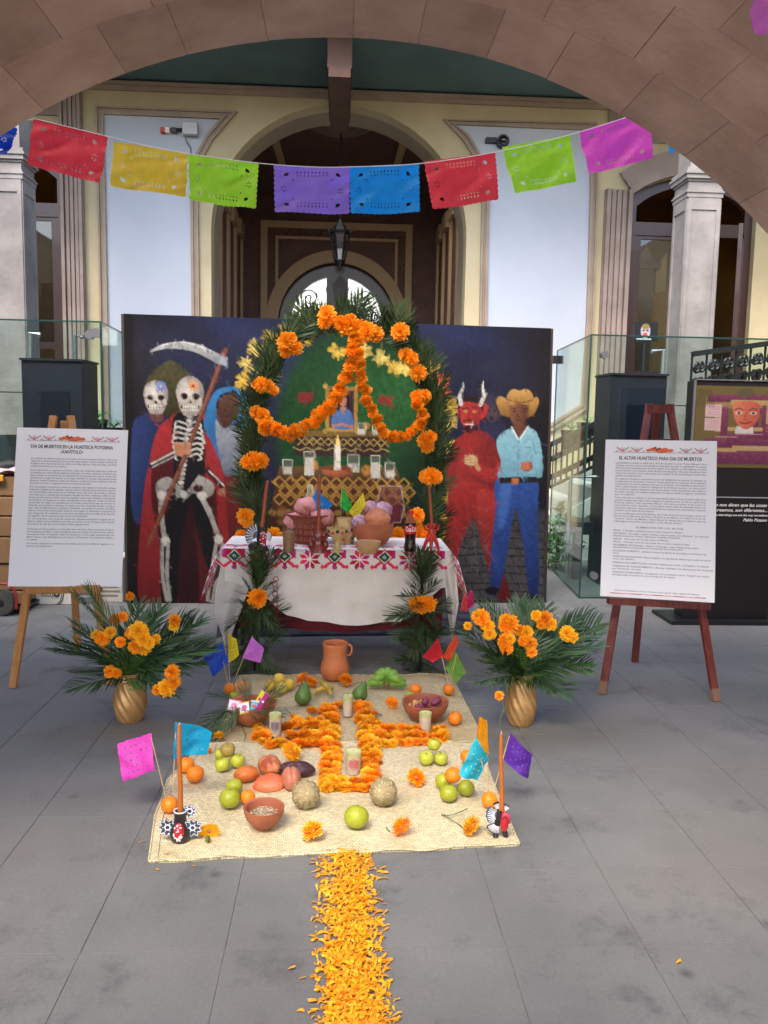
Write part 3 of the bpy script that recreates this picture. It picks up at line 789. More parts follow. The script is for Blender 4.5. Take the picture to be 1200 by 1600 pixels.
# ================================================================ loggia podium, columns
YC = 8.55
M_pod = mat('greenish grey podium stone', rgb(120, 126, 122), .8, rgb(104, 110, 106), 2, bump=.2)
for x0, x1, lb in ((-7, -3.35, 'grey stone podium under the left column'), (3.85, 7, 'grey stone podium under the right column')):
    mb = MB(); mb.box((x0, YC-.25, 0), (x1, YF-.08, FLZ-.12)); mb.box((x0, YC-.3, FLZ-.118), (x1, YF-.08, FLZ))
    for z in (.25, .5, .75, 1.0): mb.box((x0-.01, YC-.26, z), (x1+.01, YC-.245, z+.235))
    tag(build(mb, 'stone_podium', M_pod, recenter=False), lb, 'podium')
def column(xa, xb, capy, label):
    """square panelled pier; capy = pixel rows (top of cap, bottom of cap)"""
    cx = (xa+xb)/2; w = (xb-xa)/2; y = YC+w
    t = thing('stone_column', (cx, y, FLZ), label, 'column')
    zt, zb_ = capy
    def sq(mb, z0, z1, hw, b=0): mb.box((cx-hw, y-hw, z0), (cx+hw, y+hw, z1))
    mb = MB(); sq(mb, FLZ+.42, zb_, w); build(mb, 'shaft', M_grey, t, recenter=False)
    # raised edges leave sunk panels
    mb = MB(); e = w*.24; k = .012; z0 = FLZ+.55; z1 = zb_-.12
    for dx, dy in ((0, -1), (0, 1), (1, 0), (-1, 0)):
        for (u0, u1, q0, q1) in ((-w, -w+e, z0, z1), (w-e, w, z0, z1), (-w, w, z1, zb_-.002), (-w, w, FLZ+.43, z0)):
            if dy: ya = y+dy*w; mb.box((cx+u0, min(ya, ya+dy*k), q0), (cx+u1, max(ya, ya+dy*k), q1))
            else: xx = cx+dx*w; mb.box((min(xx, xx+dx*k), y+u0, q0), (max(xx, xx+dx*k), y+u1, q1))
    build(mb, 'panel_border', M_grey, t, recenter=False)
    mb = MB(); h = zt-zb_; hs = [(0, .16, 1.10), (.16, .22, 1.16), (.22, .30, 1.08), (.30, .55, 1.02), (.55, .63, 1.10), (.63, .78, 1.22), (.78, .86, 1.3), (.86, 1.0, 1.2)]
    for a, b, s_ in hs: sq(mb, zb_+a*h+.001, zb_+b*h, w*s_)
    build(mb, 'capital', M_grey, t, recenter=False)
    mb = MB(); sq(mb, zt+.001, CZ+.04, w*.93); build(mb, 'impost_block', M_grey, t, recenter=False)
    mb = MB()
    for z0, z1, s_ in ((FLZ, FLZ+.2, 1.28), (FLZ+.201, FLZ+.27, 1.22), (FLZ+.271, FLZ+.34, 1.12), (FLZ+.341, FLZ+.419, 1.05)): sq(mb, z0, z1, w*s_)
    build(mb, 'base', M_grey, t, recenter=False)
    return t
pR0 = X_(1073, 345, YC); pR1 = X_(1124, 345, YC)
column(pR0, pR1, (Z_(1072, 262, YC), Z_(1072, 308, YC)), 'pale grey square stone column right of the archway')
pL1 = X_(37, 300, YC)-.02; pL0 = pL1-(pR1-pR0)
column(pL0, pL1, (Z_(30, 232, YC), Z_(30, 280, YC)), 'pale grey square stone column at the left edge of the picture')
# ================================================================ the painted mural
YM = 6.55
def make_mural():
    P = Painter(193, 490, 861, 947, 446, 306, K(34, 36, 52))
    X, Y = P.X, P.Y
    # night sky: navy in the middle of each half, near black at the outer edges
    n1 = np.sin(X*.035+np.sin(Y*.03)*2)*.5+.5; 
    edge = np.clip((X-193)/150, 0, 1)*np.clip((861-X)/170, 0, 1)
    c0 = K(30, 27, 30); c1 = K(38, 48, 92)
    vert = np.clip((700-Y)/260, 0, 1)
    k = (np.clip(edge*1.1, 0, 1)*(.55+.45*n1)*(.35+.65*vert))[..., None]
    P.a[:] = c0*(1-k)+c1*k
    P.a *= (.85+.3*P.noise)[..., None]
    cl = np.zeros_like(X); r9 = np.random.RandomState(2)
    for _ in range(46): cx, cy, sx_, sy_ = r9.uniform(193, 861), r9.uniform(490, 700), r9.uniform(14, 50), r9.uniform(6, 20); cl += r9.uniform(-.5, .7)*np.exp(-((X-cx)/sx_)**2-((Y-cy)/sy_)**2)
    P.a *= (1+.55*np.clip(cl, -.9, 1.4))[..., None]
    P.poly([(193, 488), (206, 488), (210, 950), (193, 950)], K(24, 22, 24), soft=4)
    # cobbled ground painted on the right
    P.poly([(690, 800), (770, 780), (862, 790), (862, 950), (640, 950)], K(66, 62, 64), K(84, 82, 84), soft=10, tex=.3)
    for j, yy in enumerate(range(806, 950, 15)):
        P.line([(690+(j % 3)*9, yy+4), (760, yy-2+(j % 2)*4), (858, yy+5)], 2.2, K(34, 32, 36), smooth=True)
        for i in range(7): xx = 700+i*26+(j % 2)*12; P.line([(xx, yy), (xx+5, yy+14)], 1.8, K(38, 36, 40), alpha=.8)
    # left: dark ground under the cape
    P.poly([(205, 760), (380, 740), (470, 947), (205, 947)], K(48, 20, 24), K(30, 18, 24), soft=10)
    # ---- green centre of the mural
    P.ell(552, 665, 128, 170, K(30, 86, 40), col2=K(18, 46, 24), soft=18, tex=.25)
    P.ell(610, 610, 60, 60, K(44, 110, 48), soft=60, alpha=.5, tex=.3)
    # painted yellow flower arch
    rs = np.random.RandomState(5)
    for (cx, cy) in [(366, 690), (362, 660), (366, 620), (372, 588), (378, 560), (392, 538), (415, 520), (440, 510), (470, 520), (520, 540), (590, 545), (612, 560), (630, 560), (668, 560), (686, 580), (690, 600), (700, 622), (700, 650), (702, 690), (700, 735), (700, 770), (698, 805), (694, 835), (688, 860), (370, 730), (366, 770), (372, 830), (380, 860), (560, 535), (640, 545)]:
        base = K(196, 160, 40) if rs.rand() < .7 else K(206, 180, 80)
        if 675 < cx < 705 and 570 < cy < 612: base = K(196, 74, 50)
        for q in range(16):
            a = rs.rand()*6.28; r = rs.rand()*13
            P.ell(cx+r*math.cos(a), cy+r*math.sin(a), 3+rs.rand()*3, 2+rs.rand()*2, base*(.6+.7*rs.rand()), rot=a, soft=1.5, alpha=.9)
        for q in range(9):
            a = q*.7+rs.rand(); P.line([(cx, cy), (cx+11*math.cos(a), cy+11*math.sin(a))], 2.2, base*(1.1+.5*rs.rand()), alpha=.75)
    # red squares hanging in the green
    P.poly([(458, 605), (482, 603), (480, 618), (460, 620)], K(130, 36, 36)); P.poly([(588, 604), (610, 608), (605, 622), (584, 618)], K(140, 40, 36))
    P.poly([(600, 672), (616, 668), (614, 680), (600, 682)], K(130, 40, 30))
    # stepped altar
    P.poly([(455, 668), (598, 668), (600, 705), (452, 705)], K(58, 34, 34)); P.poly([(470, 664), (598, 664), (600, 672), (462, 674)], K(120, 96, 40))
    for x in range(458, 598, 12): P.line([(x, 676), (x+6, 682), (x+12, 676)], 1.8, K(176, 150, 74)); P.line([(x, 688), (x+6, 682), (x+12, 688)], 1.8, K(176, 150, 74))
    P.line([(452, 692)]+[(452+q*10, 692+(4 if q % 2 else 0)) for q in range(16)], 2.0, K(170, 150, 86), smooth=True)
    P.poly([(430, 722), (615, 722), (622, 742), (424, 742)], K(110, 80, 38), K(80, 56, 30)); P.poly([(424, 741), (622, 741), (628, 790), (416, 800)], K(84, 46, 30))
    for r0, y0 in ((0, 748), (1, 762), (2, 776)):
        for x in range(420, 622, 18):
            xx = x+(9 if r0 % 2 else 0); P.line([(xx, y0), (xx+9, y0+9), (xx+18, y0), (xx+9, y0-9), (xx, y0)], 2.6, K(184, 136, 44))
    P.poly([(405, 790), (640, 786), (655, 862), (395, 868)], K(70, 40, 28), K(50, 30, 26))
    for q in range(34):
        P.ell(410+rs.rand()*225, 792+rs.rand()*60, 9+rs.rand()*7, 7+rs.rand()*5, K(120+60*rs.rand(), 74+30*rs.rand(), 40), soft=2, col2=K(70, 40, 26))
    for x in range(418, 640, 13): P.ell(x, 797+(x % 3), 6, 5, K(150, 110, 50), soft=2)
    # portrait in a gold frame
    P.poly([(501, 593), (552, 593), (552, 665), (501, 665)], K(150, 112, 36), K(186, 146, 60)); P.poly([(507, 599), (546, 599), (546, 659), (507, 659)], K(60, 34, 40))
    for (x, y) in ((501, 593), (552, 593), (501, 665), (552, 665)): P.ell(x, y, 4, 4, K(190, 150, 60))
    P.poly([(512, 659), (514, 634), (522, 628), (534, 628), (543, 636), (544, 659)], K(74, 112, 168), smooth=True)
    P.ell(529, 616, 6.5, 8.5, K(178, 120, 90)); P.poly([(519, 632), (518, 612), (526, 603), (537, 606), (540, 630), (535, 622), (534, 611), (525, 612), (524, 628)], K(40, 24, 24), smooth=True)
    P.line([(513, 656), (528, 653), (543, 657)], 4, K(184, 120, 96)); P.poly([(524, 626), (534, 626), (531, 636), (527, 636)], K(184, 124, 96))
    P.ell(527, 615, 1, .8, K(30, 20, 20)); P.ell(532, 615, 1, .8, K(30, 20, 20)); P.line([(528, 620), (532, 620)], .9, K(140, 40, 44))
    # glasses, candle, fruit on the tiers
    def glass(x, y, w, h, fill=.5):
        P.poly([(x-w/2, y-h), (x+w/2, y-h), (x+w/2-1.2, y), (x-w/2+1.2, y)], K(150, 150, 140), alpha=.25)
        P.poly([(x-w/2+1.5, y-h*fill), (x+w/2-1.5, y-h*fill), (x+w/2-2, y-1), (x-w/2+2, y-1)], K(214, 208, 196), alpha=.85)
        P.line([(x-w/2, y-h), (x+w/2, y-h), (x+w/2-1.2, y), (x-w/2+1.2, y), (x-w/2, y-h)], 1.0, K(226, 222, 208))
    P.ell(485, 720, 6, 8, K(206, 150, 50), col2=K(170, 110, 30)); P.ell(567, 727, 9, 9, K(206, 146, 48), col2=K(170, 100, 30)); P.ell(566, 655, 6, 6, K(196, 120, 40))
    for a in ((467, 666, 15, 15), (559, 669, 13, 18), (580, 668, 9, 14), (442, 735, 15, 23), (476, 736, 16, 38, .75), (546, 730, 19, 28), (581, 739, 15, 36, .7), (604, 738, 15, 24)): glass(*a)
    P.ell(520, 729, 24, 10, K(186, 100, 54), col2=K(140, 66, 36)); P.ell(520, 724, 23, 4, K(120, 60, 36)); P.poly([(516, 686), (525, 686), (526, 727), (515, 727)], K(226, 220, 204)); P.poly([(518, 686), (521, 670), (524, 686)], K(246, 214, 110), smooth=True); P.line([(517, 700), (516, 722)], 1.5, K(160, 150, 140))
    # bottle and jar
    P.poly([(474, 752), (481, 752), (482, 764), (488, 774), (487, 800), (470, 800), (469, 774), (474, 764)], K(190, 180, 150), alpha=.45); P.poly([(471, 782), (487, 782), (487, 799), (471, 799)], K(206, 186, 130), alpha=.7)
    P.line([(474, 752), (481, 752), (482, 764), (488, 774), (487, 800), (470, 800), (469, 774), (474, 764), (474, 752)], 1, K(220, 214, 196))
    P.poly([(590, 752), (622, 752), (626, 790), (622, 812), (588, 810), (585, 785)], K(120, 60, 66), alpha=.6); P.poly([(587, 784), (626, 784), (622, 810), (589, 810)], K(110, 34, 50), alpha=.9); P.line([(590, 752), (622, 752), (628, 785), (622, 812), (588, 812), (584, 785), (590, 752)], 1.4, K(190, 178, 168))
    # ---- left figures
    P.poly([(222, 600), (238, 576), (262, 560), (284, 572), (296, 596), (284, 660), (236, 640), (226, 612)], K(78, 74, 38), K(48, 46, 26), smooth=True, tex=.3)
    P.poly([(203, 668), (222, 645), (240, 640), (262, 655), (270, 720), (240, 800), (203, 810)], K(38, 60, 120), K(22, 30, 64), gdir=(1, .3), smooth=True)
    P.poly([(228, 636), (250, 636), (252, 652), (240, 658), (230, 650)], K(110, 62, 46))
    def skull(cx, cy, rx, ry, flower, petal):
        P.ell(cx, cy-ry*.18, rx, ry*.82, K(222, 216, 206), col2=K(150, 144, 138)); P.poly([(cx-rx*.8, cy+ry*.1), (cx+rx*.8, cy+ry*.1), (cx+rx*.55, cy+ry*.92), (cx, cy+ry), (cx-rx*.55, cy+ry*.92)], K(206, 198, 186), K(160, 150, 142), smooth=True)
        for q in (-1, 1): P.ell(cx+q*rx*.42, cy+ry*.02, rx*.27, ry*.17, K(62, 30, 28)); P.ell(cx+q*rx*.42, cy+ry*.04, rx*.13, ry*.09, K(20, 14, 14))
        P.poly([(cx, cy+ry*.16), (cx+rx*.16, cy+ry*.38), (cx-rx*.16, cy+ry*.38)], K(30, 20, 18))
        P.line([(cx-rx*.55, cy+ry*.56), (cx, cy+ry*.62), (cx+rx*.55, cy+ry*.56)], ry*.2, K(60, 50, 44), smooth=True)
        for q in range(-4, 5): P.ell(cx+q*rx*.125, cy+ry*.54, rx*.055, ry*.07, K(238, 232, 218), soft=.8); P.ell(cx+q*rx*.12, cy+ry*.68, rx*.05, ry*.06, K(226, 220, 206), soft=.8)
        fx, fy = flower
        for q in range(9): a = q*.698; P.line([(fx+2*math.cos(a), fy+2*math.sin(a)), (fx+7.5*math.cos(a), fy+7.5*math.sin(a))], 2.4, petal, tex=.2)
        P.ell(fx, fy, 2.3, 2.3, K(140, 60, 90) if petal[0] > .4 else K(200, 190, 120))
    skull(240, 617, 19, 26, (248, 600), K(84, 116, 200)); 
    # red cape, left and right sides
    P.poly([(285, 635), (262, 648), (242, 668), (228, 720), (216, 800), (210, 880), (212, 947), (246, 947), (246, 860), (232, 790), (238, 740), (262, 712), (276, 680), (290, 650)], K(176, 34, 38), K(112, 22, 28), smooth=True)
    P.poly([(236, 720), (268, 712), (262, 770), (262, 947), (244, 947), (244, 860), (232, 780)], K(84, 20, 26), K(60, 16, 22), smooth=True)
    P.poly([(300, 640), (318, 646), (330, 680), (336, 720), (352, 748), (346, 765), (360, 800), (372, 947), (338, 947), (330, 860), (322, 780), (312, 730), (302, 690)], K(168, 32, 36), K(120, 22, 28), smooth=True)
    P.poly([(250, 770), (330, 760), (336, 860), (330, 947), (250, 947)], K(70, 18, 24), K(92, 26, 30))
    P.poly([(266, 648), (310, 646), (314, 720), (318, 790), (330, 870), (318, 890), (300, 830), (290, 790), (276, 850), (268, 947), (252, 947), (250, 850), (256, 780), (266, 740)], K(22, 20, 26), smooth=True)
    P.poly([(290, 788), (300, 860), (302, 947), (272, 947), (276, 850)], K(50, 16, 24), smooth=True)
    P.poly([(288, 632), (300, 632), (304, 652), (286, 652)], K(28, 24, 28))
    # spine, ribs, pelvis, limbs
    bone = K(206, 202, 192); bone2 = K(168, 164, 158)
    for q in range(19): P.ell(288-q*.55+(3 if q < 4 else 0)-(.6*max(0, q-10)), 646+q*7, 4.6, 3.2, bone if q % 2 else bone2)
    for q in range(7):
        y = 658+q*8.5; w = 22-abs(q-3)*1.6
        P.line([(286, y), (280-w*.45, y-4), (286-w, y+3), (280-w*.5, y+6)], 3.0, bone, smooth=True); P.line([(291, y), (295+w*.4, y-4), (291+w, y+3), (295+w*.5, y+6)], 3.0, bone, smooth=True)
    P.poly([(240, 752), (256, 742), (270, 752), (281, 768), (296, 750), (306, 740), (326, 752), (326, 768), (312, 776), (296, 768), (282, 778), (266, 770), (252, 780), (240, 770)], K(176, 172, 166), K(132, 128, 124), smooth=True)
    P.ell(262, 764, 7, 5, K(60, 30, 34)); P.ell(303, 760, 8, 6, K(60, 30, 34)); P.ell(281, 770, 5, 6, K(190, 186, 180))
    P.line([(247, 772), (246, 800), (250, 838)], 8, bone2, smooth=True, w2=7); P.line([(308, 774), (320, 800), (332, 832)], 9, bone2, smooth=True, w2=7)
    P.ell(247, 772, 7, 7, bone); P.ell(309, 772, 8, 7, bone); P.ell(252, 846, 7, 8, bone); P.ell(334, 842, 7, 8, bone)
    for a in ([(247, 850), (247, 900), (253, 942)], [(256, 852), (254, 900), (258, 942)], [(330, 850), (322, 900), (316, 942)], [(340, 852), (332, 900), (324, 944)]): P.line(a, 5.2, bone2, smooth=True)
    P.line([(316, 942), (330, 947)], 4, bone2)
    # arm bones and hands
    P.line([(232, 724), (250, 714), (268, 704)], 9, K(26, 26, 34)); P.line([(232, 722), (268, 702)], 3, bone); P.line([(234, 727), (270, 708)], 2.6, bone2)
    P.line([(318, 732), (332, 748), (346, 762)], 8, K(26, 26, 34)); P.line([(320, 732), (346, 758)], 3, bone)
    P.line([(346, 541), (290, 692), (226, 852)], 7, K(116, 62, 44)); P.line([(344, 545), (288, 694), (226, 850)], 1.8, K(160, 92, 66))
    for q in range(4): P.line([(268+q, 690+q*5), (290, 690+q*4.6)], 5, K(196, 132, 92), tex=.2)
    P.ell(276, 700, 9, 9, K(190, 124, 86)); P.ell(344, 766, 11, 7, K(170, 108, 76)); P.ell(356, 768, 8, 6, K(150, 92, 66))
    for q in range(3): P.line([(352, 762+q*4), (366, 764+q*4)], 3.2, K(160, 98, 70))
    skull(292, 614, 21, 31, (297, 598), K(232, 140, 30))
    # scythe blade
    P.poly([(230, 548), (248, 536), (275, 530), (305, 533), (330, 544), (344, 552), (338, 564), (322, 556), (298, 545), (270, 541), (248, 543)], K(190, 190, 186), K(120, 122, 126), gdir=(.3, .7), smooth=True, soft=1)
    P.line([(250, 536), (285, 531), (325, 543)], 1.2, K(236, 236, 230), smooth=True); P.poly([(338, 550), (350, 552), (347, 566), (336, 562)], K(150, 160, 176))
    # old woman in a blue shawl
    P.poly([(312, 660), (318, 630), (330, 606), (350, 598), (368, 602), (380, 620), (392, 660), (380, 700), (366, 760), (350, 750), (338, 720), (326, 690)], K(36, 124, 186), K(20, 78, 140), smooth=True)
    P.poly([(330, 654), (350, 660), (368, 658), (380, 690), (374, 740), (348, 740), (336, 710)], K(150, 158, 170), K(96, 104, 120), smooth=True)
    P.poly([(332, 624), (340, 610), (360, 608), (368, 624), (366, 642), (356, 654), (344, 664), (334, 652)], K(104, 64, 48), K(74, 42, 34), smooth=True); P.line([(333, 630), (340, 612), (362, 606)], 4, K(40, 32, 34), smooth=True)
    P.ell(345, 626, 4, 1.6, K(40, 24, 20)); P.ell(361, 626, 3.4, 1.5, K(40, 24, 20)); P.line([(354, 626), (358, 636), (353, 638)], 2, K(74, 40, 32)); P.line([(347, 644), (358, 643)], 2, K(50, 24, 22)); P.line([(345, 634), (340, 646)], 1.2, K(60, 36, 30))
    P.poly([(342, 740), (372, 740), (400, 947), (360, 947)], K(120, 26, 34), K(72, 18, 26))
    for q in range(16): P.line([(374, 760+q*12), (398, 768+q*12)], 3, K(180, 180, 178), alpha=.6)
    # ---- right figures
    P.ell(768, 622, 17, 22, K(60, 54, 70), alpha=.8, soft=5); P.ell(768, 632, 9, 13, K(88, 66, 70), alpha=.7, soft=3); P.ell(767, 638, 3, 4, K(26, 20, 24), alpha=.8); P.ell(763, 626, 2, 1.5, K(20, 16, 20)); P.ell(772, 626, 2, 1.5, K(20, 16, 20))
    P.poly([(752, 645), (790, 645), (800, 700), (760, 700)], K(44, 48, 84), alpha=.7, soft=5)
    # devil
    red = K(178, 38, 36); red2 = K(116, 26, 26)
    P.poly([(702, 690), (712, 672), (735, 660), (760, 662), (776, 680), (786, 715), (790, 735), (770, 744), (776, 760), (772, 800), (700, 800), (704, 750), (696, 740), (682, 748), (680, 730)], red, red2, gdir=(1, .2), smooth=True, tex=.15)
    P.poly([(706, 745), (774, 755), (778, 800), (780, 845), (792, 890), (804, 938), (786, 942), (764, 880), (748, 820), (740, 800), (728, 830), (716, 868), (722, 930), (700, 944), (694, 860), (698, 800)], K(170, 34, 34), K(96, 24, 26), gdir=(.4, .6), smooth=True, tex=.18)
    P.poly([(746, 760), (776, 765), (780, 840), (760, 860), (750, 815)], K(186, 46, 42), K(130, 28, 30), smooth=True)
    P.poly([(684, 748), (702, 700), (716, 716), (706, 745), (694, 752)], K(150, 30, 32), smooth=True)
    P.line([(786, 718), (775, 734), (746, 722)], 20, K(164, 34, 34)); P.line([(776, 742), (750, 732)], 2, red2); P.line([(764, 672), (758, 700), (760, 720)], 2, red2, smooth=True)
    P.ell(736, 708, 10, 9, K(192, 152, 100)); 
    for q in range(4): P.line([(726, 701+q*4), (740, 702+q*4)], 3.2, K(206, 168, 116)); P.line([(726, 703+q*4), (738, 704+q*4)], .8, K(110, 70, 50))
    P.line([(742, 712), (748, 722)], 7, K(180, 138, 92))
    P.poly([(716, 620), (722, 608), (742, 606), (752, 618), (750, 640), (740, 652), (727, 656), (718, 644)], K(196, 46, 42), K(138, 28, 30), gdir=(1, 0), smooth=True)
    P.poly([(752, 616), (762, 618), (758, 632), (750, 640)], K(180, 40, 38), smooth=True); P.poly([(716, 624), (710, 622), (714, 640)], K(180, 40, 38))
    P.poly([(716, 618), (722, 606), (744, 604), (753, 616), (752, 628), (746, 616), (724, 612)], K(44, 26, 26), smooth=True)
    P.line([(720, 624), (729, 622)], 1.8, K(30, 16, 16)); P.line([(735, 621), (745, 622)], 1.8, K(30, 16, 16)); P.ell(725, 628, 3, 1.6, K(216, 186, 90)); P.ell(740, 628, 3.2, 1.6, K(216, 186, 90)); P.ell(725, 628, 1, 1.2, K(20, 10, 10)); P.ell(740, 628, 1, 1.2, K(20, 10, 10))
    P.line([(731, 624), (729, 638), (734, 640)], 1.6, K(120, 24, 26)); P.line([(722, 644), (730, 642), (741, 645)], 2.2, K(40, 18, 18), smooth=True); P.line([(724, 649), (738, 649)], 1.8, K(236, 226, 214)); P.poly([(724, 652), (740, 652), (734, 664), (726, 662)], K(46, 22, 22), smooth=True)
    for a in ([(717, 616), (715, 602), (720, 590), (720, 581)], [(749, 616), (754, 602), (752, 590), (753, 579)]):
        P.line(a, 7, K(214, 210, 202), smooth=True, w2=1.5)
        for q in range(5): t = q/5; P.line([(a[0][0]-4+t*4, 613-q*7), (a[0][0]+4, 611-q*7)], .8, K(120, 114, 110), alpha=.8)
    # man with hat, light blue shirt and jeans
    P.poly([(779, 737), (842, 735), (846, 790), (850, 850), (850, 935), (836, 930), (826, 860), (812, 790), (806, 800), (796, 870), (786, 925), (770, 930), (772, 850), (776, 790)], K(40, 84, 166), K(20, 40, 100), gdir=(.2, .8), smooth=True, tex=.2)
    P.poly([(784, 745), (800, 745), (796, 800), (782, 820)], K(64, 116, 196), alpha=.6, soft=6, smooth=True)
    P.ell(774, 926, 12, 7, K(28, 26, 30)); P.ell(843, 938, 9, 6, K(28, 26, 30))
    P.poly([(777, 672), (790, 658), (808, 652), (826, 652), (842, 660), (851, 690), (853, 728), (842, 736), (782, 737), (784, 710), (778, 690)], K(140, 196, 212), K(104, 160, 184), smooth=True, tex=.15)
    P.line([(812, 668), (812, 734)], 1, K(90, 130, 150)); P.line([(836, 676), (842, 700), (838, 722)], 1.6, K(90, 140, 160), smooth=True); P.line([(820, 684), (832, 685)], 1, K(90, 130, 150)); P.line([(846, 700), (838, 722), (828, 722)], 11, K(126, 184, 202))
    for q in range(5): P.ell(813.5, 676+q*13, .9, .9, K(60, 90, 110))
    P.poly([(802, 652), (812, 672), (828, 650), (818, 644), (806, 644)], K(104, 66, 48)); P.line([(800, 652), (811, 671)], 3, K(214, 230, 234)); P.line([(828, 650), (815, 670)], 3, K(214, 230, 234))
    P.ell(827, 716, 10, 9, K(176, 98, 62), col2=K(130, 66, 44)); 
    for q in range(3): P.line([(818, 711+q*4.5), (830, 710+q*4.5)], 3.6, K(186, 106, 68))
    P.poly([(782, 735), (844, 733), (845, 743), (782, 745)], K(36, 28, 28)); P.poly([(802, 736), (814, 736), (814, 746), (802, 746)], K(190, 110, 50))
    P.poly([(796, 612), (826, 612), (826, 634), (819, 646), (810, 651), (802, 645), (796, 632)], K(140, 88, 60), K(96, 56, 42), gdir=(1, .2), smooth=True)
    P.line([(800, 622), (808, 621)], 1.6, K(34, 22, 20)); P.line([(815, 621), (823, 622)], 1.6, K(34, 22, 20)); P.ell(804, 626, 2.4, 1.2, K(30, 20, 20)); P.ell(818, 626, 2.4, 1.2, K(30, 20, 20)); P.line([(811, 624), (809, 634), (814, 635)], 1.6, K(90, 52, 38)); P.line([(806, 640), (816, 640)], 1.6, K(80, 36, 30))
    P.poly([(774, 610), (780, 602), (792, 606), (812, 612), (832, 606), (840, 602), (844, 610), (836, 630), (824, 634), (826, 616), (796, 616), (798, 634), (784, 632)], K(196, 146, 66), K(138, 92, 38), smooth=True)
    P.poly([(792, 608), (794, 596), (802, 590), (812, 592), (822, 589), (832, 596), (833, 608), (812, 613)], K(208, 158, 76), K(160, 112, 48), smooth=True); P.line([(792, 607), (812, 612), (833, 607)], 2, K(110, 74, 34), smooth=True)
    # cobwebby white scratches near the devil's leg
    for q in range(60):
        x = 715+rs.rand()*60; y = 790+rs.rand()*110; P.line([(x, y), (x+rs.randn()*9, y+rs.randn()*9)], .8, K(150, 140, 138), alpha=.35)
    P.a *= .62; P.a = P.a*.9+P.a.mean(2, keepdims=True)*.1
    # brushwork, then light and dark of the canvas folds painted into the colour
    for q in range(3400):
        x, y = rs.uniform(208, 858), rs.uniform(494, 944); c = P.a[int((y-490)/457*305), int((x-193)/668*445)].copy(); a_ = rs.choice([1.45, 1.7, 1.2, .5])+rs.normal(0, .3); l = rs.uniform(4, 11) if c.mean() > .12 else rs.uniform(8, 24); w_ = rs.uniform(1.4, 3.2)
        P.line([(x-l*.5*math.cos(a_), y-l*.5*math.sin(a_)), (x+l*.5*math.cos(a_), y+l*.5*math.sin(a_))], w_, c*rs.uniform(.72, 1.34), alpha=.45, soft=2, tex=.04)
    P.a *= (1+.05*np.sin(X*.06+Y*.012))[..., None]
    return P
Pm = make_mural()
mural = thing('painted_mural', (0, YM, 0), 'large painted canvas with skeleton, devil and hatted man behind the altar', 'mural')
M_paint = mat('mural paint', (1, 1, 1, 1), .7, attr='Col', spec=.15, bump=.12, bscale=40)
q = [PY(193, 490, YM), PY(861, 513, YM+.12), PY(850, 941, YM+.12), PY(200, 947, YM)]
q[3].z = 0.004; q[2].z = 0.004
def mural_pt(u, v):
    a = q[0].lerp(q[1], u); b = q[3].lerp(q[2], u); p = a.lerp(b, v)
    return (p.x, p.y+.006*math.sin(u*31+v*4)+.004*math.sin(v*19), p.z)
build(Pm.sheet(mural_pt), 'canvas', M_paint, mural, smooth=True)
mb = MB()
for a, b in ((0, 1), (1, 2), (2, 3), (3, 0)): mb.obox(q[a]+Vector((0, .045, -.03 if a == 0 else 0)), q[b]+Vector((0, .045, -.03 if b == 1 else 0)), .045, .05)
mb.obox(q[0].lerp(q[1], .5)+Vector((0, .045, -.02)), q[3].lerp(q[2], .5)+Vector((0, .045, 0)), .045, .05)
build(mb, 'stretcher_frame', mat('dark frame wood', rgb(50, 40, 36), .7), mural, recenter=False)
# loose foot of the canvas lying on the floor under the table
gb = [G(338, 996), G(742, 992)]
P2 = Painter(0, 0, 400, 60, 160, 30, K(52, 52, 62))
for j in range(5):
    P2.line([(0, 6+j*14), (200, 3+j*14), (400, 8+j*14)], 3, K(30, 30, 38), smooth=True)
    for i in range(14): P2.line([(i*30+(j % 2)*15, 6+j*14), (i*30+(j % 2)*15+4, 18+j*14)], 2.6, K(32, 32, 40)); P2.ell(i*30+14+(j % 2)*15, 12+j*14, 10, 4.5, K(72, 74, 84), soft=4, alpha=.6)
build(P2.sheet(lambda u, v: tuple((Vector((gb[0].x-.12+u*(gb[1].x-gb[0].x+.2), YM-.01, 0)).lerp(gb[0].lerp(gb[1], u), v))+Vector((0, 0, .007+.004*math.sin(u*23)+.02*(1-v))))), 'canvas_foot', M_paint, mural, smooth=True)

